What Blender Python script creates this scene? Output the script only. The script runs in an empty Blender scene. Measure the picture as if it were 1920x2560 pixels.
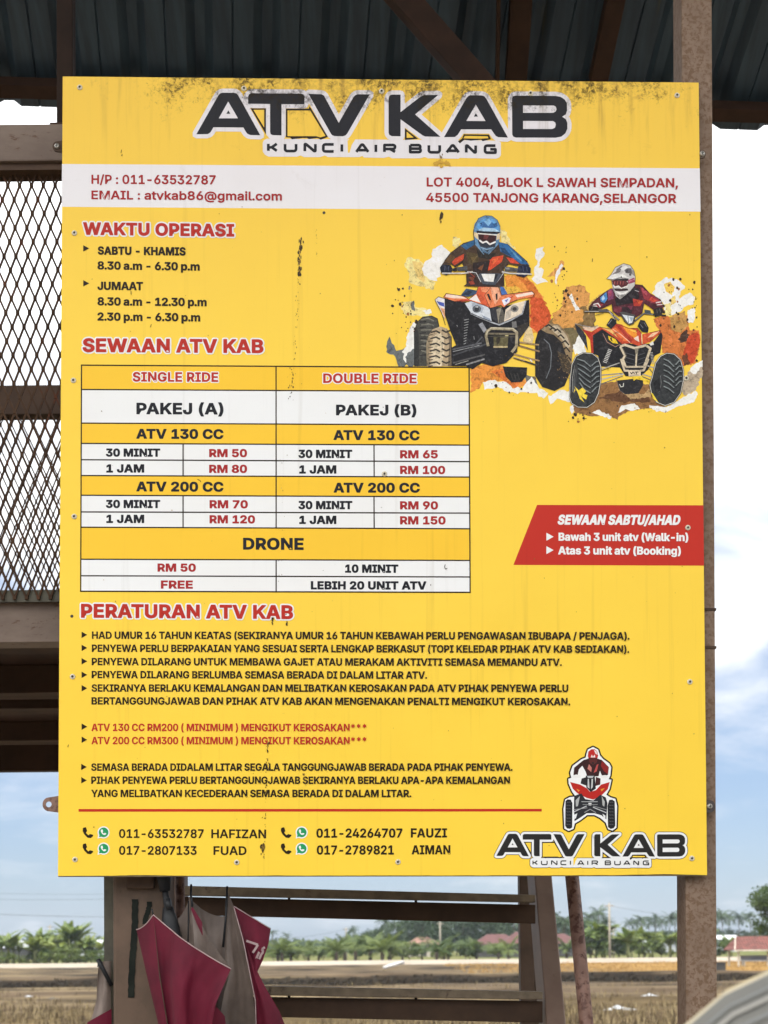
import bpy, bmesh, math, random
from mathutils import Vector, Matrix
from mathutils.geometry import tessellate_polygon
R = math.radians
sc = bpy.context.scene
col = sc.collection

# ------------------------------------------------------------------ camera
FPX, CY = 3400.0, 2256.0            # focal length and principal row in photo pixels (1920 x 2560)
PITCH, ROLL = 0.03352, 0.0095
CAM = Vector((0, 0, 1.55))
ROT = Matrix.Rotation(PITCH, 3, 'X') @ Matrix.Rotation(ROLL, 3, 'Y')
cam = bpy.data.cameras.new('camera')
cam.sensor_fit = 'HORIZONTAL'; cam.sensor_width = 36.0
cam.lens = FPX / 1920 * 36
cam.shift_y = (CY - 1280) / 1920
cam.clip_start = 0.05; cam.clip_end = 4000
cam.dof.use_dof = True; cam.dof.focus_distance = 2.55; cam.dof.aperture_fstop = 13.0
camo = bpy.data.objects.new('camera', cam); col.objects.link(camo)
m3 = Matrix((ROT.col[0], ROT.col[2], -ROT.col[1])).transposed()
camo.matrix_world = Matrix.Translation(CAM) @ m3.to_4x4()
sc.camera = camo

def ray(px, py):
    return ROT @ Vector(((px - 960) / FPX, 1.0, -(py - CY) / FPX))
def at(px, py, d):
    r = ray(px, py); return CAM + r * (d / r.y)
def on_ground(px, py, z=0.0):
    r = ray(px, py); return CAM + r * ((z - CAM.z) / r.z)
def on_plane(px, py, p, n):
    r = ray(px, py); return CAM + r * ((p - CAM).dot(n) / r.dot(n))

# ------------------------------------------------------------------ world, sun, exposure
SUN_EL, SUN_ROT = R(61), R(218)
SUN_DIR = Vector((math.sin(SUN_ROT) * math.cos(SUN_EL), math.cos(SUN_ROT) * math.cos(SUN_EL), math.sin(SUN_EL)))
world = bpy.data.worlds.new('World'); sc.world = world; world.use_nodes = True
wt = world.node_tree; wt.nodes.clear()
def wn(t, **k):
    n = wt.nodes.new(t)
    for a, b in k.items(): setattr(n, a, b)
    return n
L = wt.links.new
def wmath(op, a, b=None, c=None, clamp=False):
    n = wn('ShaderNodeMath', operation=op, use_clamp=clamp)
    for i, v in enumerate((a, b, c)):
        if v is None: continue
        if isinstance(v, (int, float)): n.inputs[i].default_value = v
        else: L(v, n.inputs[i])
    return n.outputs[0]
sky = wn('ShaderNodeTexSky', sky_type='NISHITA', sun_disc=False)
sky.sun_elevation = SUN_EL; sky.sun_rotation = SUN_ROT; sky.air_density = 1.0; sky.dust_density = 1.2; sky.ozone_density = 1.2
tc = wn('ShaderNodeTexCoord')
sep = wn('ShaderNodeSeparateXYZ'); L(tc.outputs['Generated'], sep.inputs[0])
zc = wmath('MAXIMUM', sep.outputs[2], 0.0)
den = wmath('ADD', zc, 0.22)
comb = wn('ShaderNodeCombineXYZ')
L(wmath('DIVIDE', sep.outputs[0], den), comb.inputs[0]); L(wmath('DIVIDE', sep.outputs[1], den), comb.inputs[1])
noi = wn('ShaderNodeTexNoise'); noi.inputs['Scale'].default_value = 2.6; noi.inputs['Detail'].default_value = 7; noi.inputs['Roughness'].default_value = 0.52
noi.inputs['Distortion'].default_value = 0.25
mp = wn('ShaderNodeMapping'); mp.inputs['Location'].default_value = (3.1, 0.7, 0); L(comb.outputs[0], mp.inputs[0]); L(mp.outputs[0], noi.inputs['Vector'])
grad = wmath('MULTIPLY', wmath('SUBTRACT', zc, 0.24), 1.15)
cov = wmath('ADD', noi.outputs['Fac'], grad)
mask = wn('ShaderNodeMapRange', interpolation_type='SMOOTHSTEP'); L(cov, mask.inputs[0])
mask.inputs[1].default_value = 0.30; mask.inputs[2].default_value = 0.66
# cloud brightness: thin bright cloud, brighter towards the sun
vd = wn('ShaderNodeVectorMath', operation='DOT_PRODUCT'); L(tc.outputs['Generated'], vd.inputs[0]); vd.inputs[1].default_value = SUN_DIR
glow = wmath('POWER', wmath('MAXIMUM', wmath('ADD', wmath('MULTIPLY', vd.outputs['Value'], 0.5), 0.5), 0.0), 3.0)
cb = wmath('ADD', wmath('MULTIPLY', glow, 17.0), wmath('ADD', 5.0, wmath('MULTIPLY', zc, 9.0)))
cc = wn('ShaderNodeVectorMath', operation='SCALE'); cc.inputs[0].default_value = (0.97, 0.985, 1.0); L(cb, cc.inputs['Scale'])
skym = wn('ShaderNodeVectorMath', operation='MULTIPLY_ADD'); L(sky.outputs[0], skym.inputs[0])
skym.inputs[1].default_value = (0.47, 0.50, 0.58); skym.inputs[2].default_value = (0.98, 1.30, 1.85)
mix = wn('ShaderNodeMix', data_type='RGBA'); L(mask.outputs[0], mix.inputs['Factor']); L(skym.outputs[0], mix.inputs['A']); L(cc.outputs[0], mix.inputs['B'])
bg = wn('ShaderNodeBackground'); L(mix.outputs['Result'], bg.inputs[0]); bg.inputs[1].default_value = 0.10
wo = wn('ShaderNodeOutputWorld'); L(bg.outputs[0], wo.inputs[0])
sun = bpy.data.lights.new('sun', 'SUN'); sun.energy = 2.6; sun.angle = R(0.8); sun.color = (1.0, 0.95, 0.86)
suno = bpy.data.objects.new('sun', sun); col.objects.link(suno)
suno.rotation_euler = SUN_DIR.to_track_quat('Z', 'Y').to_euler()
suno.location = SUN_DIR * 40
sc.view_settings.view_transform = 'Standard'; sc.view_settings.look = 'None'
sc.view_settings.gamma = 1.0; sc.view_settings.use_curve_mapping = False
sc.view_settings.exposure = 0.72
sc.render.engine = 'CYCLES'
sc.cycles.max_bounces = 7; sc.cycles.volume_bounces = 0; sc.cycles.use_denoising = True

# ------------------------------------------------------------------ materials
def lin(c, k=1.0):
    o = []
    for v in c:
        v /= 255.0
        o.append((v / 12.92 if v <= 0.04045 else ((v + 0.055) / 1.055) ** 2.4) * k)
    return tuple(o)
def nmat(name):
    m = bpy.data.materials.new(name); m.use_nodes = True
    nt = m.node_tree; b = nt.nodes['Principled BSDF']
    return m, nt, b
def N(nt, t, **k):
    n = nt.nodes.new(t)
    for a, v in k.items(): setattr(n, a, v)
    return n
def nmath(nt, op, a, b=None, clamp=False):
    n = N(nt, 'ShaderNodeMath', operation=op, use_clamp=clamp)
    for i, v in enumerate((a, b)):
        if v is None: continue
        if isinstance(v, (int, float)): n.inputs[i].default_value = v
        else: nt.links.new(v, n.inputs[i])
    return n.outputs[0]
def nnoise(nt, vec, scale, detail=5, rough=0.6, dist=0.0):
    n = N(nt, 'ShaderNodeTexNoise'); n.inputs['Scale'].default_value = scale; n.inputs['Detail'].default_value = detail
    n.inputs['Roughness'].default_value = rough; n.inputs['Distortion'].default_value = dist
    if vec is not None: nt.links.new(vec, n.inputs['Vector'])
    return n.outputs['Fac']
def nrange(nt, v, a, b, c=0.0, d=1.0, smooth=True):
    n = N(nt, 'ShaderNodeMapRange', interpolation_type='SMOOTHSTEP' if smooth else 'LINEAR')
    nt.links.new(v, n.inputs[0])
    for i, x in enumerate((a, b, c, d)): n.inputs[i + 1].default_value = x
    return n.outputs[0]
def nmix(nt, f, a, b):
    n = N(nt, 'ShaderNodeMix', data_type='RGBA')
    for k, v in (('Factor', f), ('A', a), ('B', b)):
        s = n.inputs[k]
        if isinstance(v, (int, float)): s.default_value = v
        elif isinstance(v, tuple): s.default_value = v if len(v) == 4 else v + (1,)
        else: nt.links.new(v, s)
    return n.outputs['Result']
def noisy(name, c1, c2, scale=20, rough=0.6, c3=None, thr=(0.58, 0.7), bump=0.0, metal=0.0, stretch=None, scale3=None, spec=0.5):
    """two tones blended by noise, with an optional third (rust, dirt) in patches"""
    m, nt, b = nmat(name)
    t = N(nt, 'ShaderNodeTexCoord').outputs['Object']
    if stretch:
        mpn = N(nt, 'ShaderNodeMapping'); mpn.inputs['Scale'].default_value = stretch; nt.links.new(t, mpn.inputs[0]); t = mpn.outputs[0]
    f = nnoise(nt, t, scale, 6, 0.62)
    c = nmix(nt, nrange(nt, f, 0.3, 0.7), c1, c2)
    if c3:
        g = nnoise(nt, t, scale3 or scale * 0.6, 8, 0.7, 0.4)
        c = nmix(nt, nrange(nt, g, *thr), c, c3)
    nt.links.new(c, b.inputs['Base Color'])
    b.inputs['Roughness'].default_value = rough; b.inputs['Metallic'].default_value = metal
    b.inputs['Specular IOR Level'].default_value = spec
    if bump:
        bp = N(nt, 'ShaderNodeBump'); bp.inputs['Strength'].default_value = bump; bp.inputs['Distance'].default_value = 0.004
        nt.links.new(nnoise(nt, t, scale * 3, 5), bp.inputs['Height']); nt.links.new(bp.outputs[0], b.inputs['Normal'])
    return m

# weathering and painted roof shade shared by everything printed on the sign (board coordinates: x right, z up, metres)
SIGN_W, SIGN_H = 1.22, 1.5297
def dirt_shade_group():
    g = bpy.data.node_groups.new('sign_weathering_shade', 'ShaderNodeTree')
    g.interface.new_socket('Color', in_out='INPUT', socket_type='NodeSocketColor')
    g.interface.new_socket('Color', in_out='OUTPUT', socket_type='NodeSocketColor')
    g.interface.new_socket('Roughness', in_out='OUTPUT', socket_type='NodeSocketFloat')
    gi = N(g, 'NodeGroupInput'); go = N(g, 'NodeGroupOutput')
    t = N(g, 'ShaderNodeTexCoord').outputs['Object']
    s = N(g, 'ShaderNodeSeparateXYZ'); g.links.new(t, s.inputs[0])
    depth = nmath(g, 'SUBTRACT', SIGN_H / 2, s.outputs[2])                    # distance below the top edge
    top = nrange(g, depth, 0.012, 0.105, 1.0, 0.0, False)
    # mildew sits between x -0.45 and +0.40, heaviest in the middle
    cx = nrange(g, nmath(g, 'ABSOLUTE', nmath(g, 'SUBTRACT', s.outputs[0], 0.05)), 0.28, 0.62, 1.0, 0.35)
    big = nnoise(g, t, 9, 4, 0.6); fine = nnoise(g, t, 95, 9, 0.82, 0.9); grit = nnoise(g, t, 260, 4, 0.7, 0.5)
    v = nmath(g, 'ADD', nmath(g, 'ADD', nmath(g, 'MULTIPLY', big, 0.55), nmath(g, 'MULTIPLY', fine, 0.75)), nmath(g, 'MULTIPLY', grit, 0.25))
    v = nmath(g, 'ADD', v, nmath(g, 'MULTIPLY', nmath(g, 'MULTIPLY', top, cx), 0.34))
    mild = nrange(g, v, 0.90, 1.06)
    mild = nmath(g, 'MULTIPLY', mild, nrange(g, depth, 0.02, 0.15, 1.0, 0.0))
    mild = nmath(g, 'MULTIPLY', mild, nrange(g, nnoise(g, t, 150, 5, 0.7, 0.4), 0.40, 0.60, 0.12, 1.0))
    mild = nmath(g, 'MULTIPLY', mild, nrange(g, nnoise(g, t, 22, 3, 0.6), 0.36, 0.58, 0.25, 1.0))
    # soft brown blotches lower down, faint fading over the whole sheet
    bl = nrange(g, nnoise(g, t, 17, 6, 0.65, 0.5), 0.60, 0.74)
    bl = nmath(g, 'MULTIPLY', bl, nrange(g, depth, 0.02, 0.26, 0.6, 0.0))
    sp = nrange(g, nnoise(g, t, 130, 2, 0.5), 0.75, 0.80)
    sp = nmath(g, 'MULTIPLY', sp, nrange(g, nnoise(g, t, 6, 2), 0.50, 0.66, 0.0, 0.55))
    fade = nrange(g, nnoise(g, t, 3.2, 5, 0.6), 0.3, 0.7, 0.0, 0.10)
    vs = N(g, 'ShaderNodeMapping'); vs.inputs['Scale'].default_value = (60, 60, 1.6); g.links.new(t, vs.inputs[0])
    run = nmath(g, 'MULTIPLY', nrange(g, nnoise(g, vs.outputs[0], 1.0, 4, 0.6), 0.56, 0.75), 0.16)
    def stain_shade(c, f, tint):
        n = N(g, 'ShaderNodeMix', data_type='RGBA', blend_type='MULTIPLY'); g.links.new(f, n.inputs['Factor']); g.links.new(c, n.inputs['A']); n.inputs['B'].default_value = tint + (1,)
        return n.outputs['Result']
    c = stain_shade(gi.outputs[0], nmath(g, 'MULTIPLY', fade, 3.0), (0.90, 0.86, 0.80))
    c = stain_shade(c, nrange(g, depth, 0.0, 0.55, 1.0, 0.0), (0.93, 0.88, 0.92))  # roof shade over the upper board, put into the print colours
    vd_ = N(g, 'ShaderNodeMapping'); vd_.inputs['Scale'].default_value = (46, 46, 3.2); g.links.new(t, vd_.inputs[0])
    drip = nmath(g, 'MULTIPLY', nmath(g, 'MULTIPLY', nrange(g, nnoise(g, vd_.outputs[0], 1.0, 5, 0.65), 0.50, 0.72), nrange(g, depth, 0.03, 0.20, 0.6, 0.0)), cx)
    c = stain_shade(c, drip, (0.36, 0.30, 0.20))
    c = stain_shade(c, run, (0.40, 0.34, 0.25)); c = stain_shade(c, bl, (0.50, 0.42, 0.32))
    c = nmix(g, sp, c, (0.09, 0.06, 0.03, 1))
    c = nmix(g, nmath(g, 'MULTIPLY', mild, 0.9), c, (0.028, 0.021, 0.012, 1))
    g.links.new(c, go.inputs[0])
    g.links.new(nrange(g, mild, 0, 1, 0.42, 0.8), go.inputs[1])
    return g
DIRT_SHADE = dirt_shade_group()
_ink = {}
def ink(rgb, brush=False):
    """a printed colour of the sign; brush gives the uneven tone of the painted pictures"""
    rgb = tuple(rgb); key = (rgb, brush)
    if key in _ink: return _ink[key]
    m, nt, b = nmat(('picture_%d_%d_%d' if brush else 'print_%d_%d_%d') % rgb)
    g = N(nt, 'ShaderNodeGroup'); g.node_tree = DIRT_SHADE
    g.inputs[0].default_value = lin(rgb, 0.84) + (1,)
    if brush:
        t = N(nt, 'ShaderNodeTexCoord').outputs['Object']
        f = nmath(nt, 'ADD', nmath(nt, 'MULTIPLY', nnoise(nt, t, 62, 5, .65, 1.6), .6), nmath(nt, 'MULTIPLY', nnoise(nt, t, 210, 4, .6, 1.0), .4))
        lo = nrange(nt, f, .38, .50); hi = nrange(nt, f, .52, .62)
        d = lin(rgb, 0.84); k_ = .84 if min(rgb) > 190 else .52; c1 = tuple(x * k_ for x in d) + (1,); c3 = tuple(min(.84, x * 1.22 + .022) for x in d) + (1,)
        nt.links.new(nmix(nt, hi, nmix(nt, lo, c1, d + (1,)), c3), g.inputs[0])
    nt.links.new(g.outputs[0], b.inputs['Base Color']); nt.links.new(g.outputs[1], b.inputs['Roughness'])
    b.inputs['Specular IOR Level'].default_value = 0.14
    if rgb == (254, 211, 58):
        t = N(nt, 'ShaderNodeTexCoord').outputs['Object']; b.inputs['Specular IOR Level'].default_value = 0.3
        bp = N(nt, 'ShaderNodeBump'); bp.inputs['Strength'].default_value = .5; bp.inputs['Distance'].default_value = .006
        nt.links.new(nnoise(nt, t, 3.5, 3, .5), bp.inputs['Height']); nt.links.new(bp.outputs[0], b.inputs['Normal'])
    _ink[key] = m
    return m

# ------------------------------------------------------------------ object helpers
def tag(o, label=None, cat=None, group=None, kind=None):
    if label: o['label'] = label
    if cat: o['category'] = cat
    if group: o['group'] = group
    if kind: o['kind'] = kind
    return o
def empty(name, loc=(0, 0, 0), rz=0.0):
    o = bpy.data.objects.new(name, None); o.empty_display_size = 0.1
    o.location = loc; o.rotation_euler = (0, 0, rz); col.objects.link(o); return o
class MB:
    """collects shapes, then links them as one mesh object; inputs are world points unless a parent is unmoved"""
    def __init__(s): s.v = []; s.f = []; s.mi = []; s.mats = []; s.sm = []
    def face(s, pts, mat=0, smooth=False):
        b = len(s.v); s.v += [tuple(p) for p in pts]; s.f.append(tuple(range(b, b + len(pts)))); s.mi.append(mat); s.sm.append(smooth)
    def mesh(s, vs, fs, mat=0, smooth=False):
        b = len(s.v); s.v += [tuple(p) for p in vs]
        for f in fs: s.f.append(tuple(i + b for i in f)); s.mi.append(mat); s.sm.append(smooth)
    def box8(s, c, mat=0, bevel=0.0):
        """eight corners: bottom ring 0-3, top ring 4-7"""
        s.mesh(c, [(3, 2, 1, 0), (4, 5, 6, 7), (0, 1, 5, 4), (1, 2, 6, 5), (2, 3, 7, 6), (3, 0, 4, 7)], mat)
    def box(s, x0, x1, y0, y1, z0, z1, mat=0):
        s.box8([(x0, y0, z0), (x1, y0, z0), (x1, y1, z0), (x0, y1, z0), (x0, y0, z1), (x1, y0, z1), (x1, y1, z1), (x0, y1, z1)], mat)
    def bar(s, a, b, w, h, up=Vector((0, 0, 1)), mat=0):
        """rectangular bar from a to b: w across, h along up"""
        a = Vector(a); b = Vector(b); d = (b - a).normalized(); side = d.cross(up).normalized(); u = side.cross(d).normalized()
        c = []
        for p in (a, b):
            c += [p - side * w / 2 - u * h / 2, p + side * w / 2 - u * h / 2, p + side * w / 2 + u * h / 2, p - side * w / 2 + u * h / 2]
        s.box8(c, mat)
    def tube(s, pts, r, n=8, mat=0, cap=True, smooth=True):
        pts = [Vector(p) for p in pts]; rs = r if isinstance(r, (list, tuple)) else [r] * len(pts)
        vs = []; fs = []
        ref = Vector((0.31, 0.2, 0.93))
        for i, p in enumerate(pts):
            d = (pts[min(i + 1, len(pts) - 1)] - pts[max(i - 1, 0)]).normalized()
            a = d.cross(ref)
            if a.length < 1e-3: a = d.cross(Vector((1, 0, 0)))
            a.normalize(); b = d.cross(a).normalized()
            for k in range(n):
                t = 2 * math.pi * k / n; vs.append(p + (a * math.cos(t) + b * math.sin(t)) * rs[i])
        for i in range(len(pts) - 1):
            for k in range(n):
                fs.append((i * n + k, i * n + (k + 1) % n, (i + 1) * n + (k + 1) % n, (i + 1) * n + k))
        if cap:
            fs.append(tuple(range(n))[::-1]); fs.append(tuple(range((len(pts) - 1) * n, len(pts) * n)))
        s.mesh(vs, fs, mat, smooth)
    def build(s, name, mats, parent=None, bevel=0.0, local=True):
        me = bpy.data.meshes.new(name)
        me.from_pydata(s.v, [], s.f)
        for m in (mats if isinstance(mats, (list, tuple)) else [mats]): me.materials.append(m)
        me.polygons.foreach_set('material_index', s.mi); me.polygons.foreach_set('use_smooth', s.sm)
        me.update()
        o = bpy.data.objects.new(name, me); col.objects.link(o)
        if parent is not None:
            o.parent = parent
            if not local:
                o.matrix_parent_inverse = parent.matrix_basis.inverted()
        if bevel:
            bm = bmesh.new(); bm.from_mesh(me); bmesh.ops.remove_doubles(bm, verts=bm.verts, dist=1e-6)
            bmesh.ops.bevel(bm, geom=[e for e in bm.edges if len(e.link_faces) == 2 and e.calc_face_angle(0) > 0.6], offset=bevel, segments=2, affect='EDGES', profile=0.6)
            bm.to_mesh(me); bm.free()
        return o
def copy_tree(o, parent=None):
    c = o.copy(); col.objects.link(c)
    if parent is not None: c.parent = parent
    for ch in [x for x in sc.objects if x.parent == o]: copy_tree(ch, c)
    return c
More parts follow.
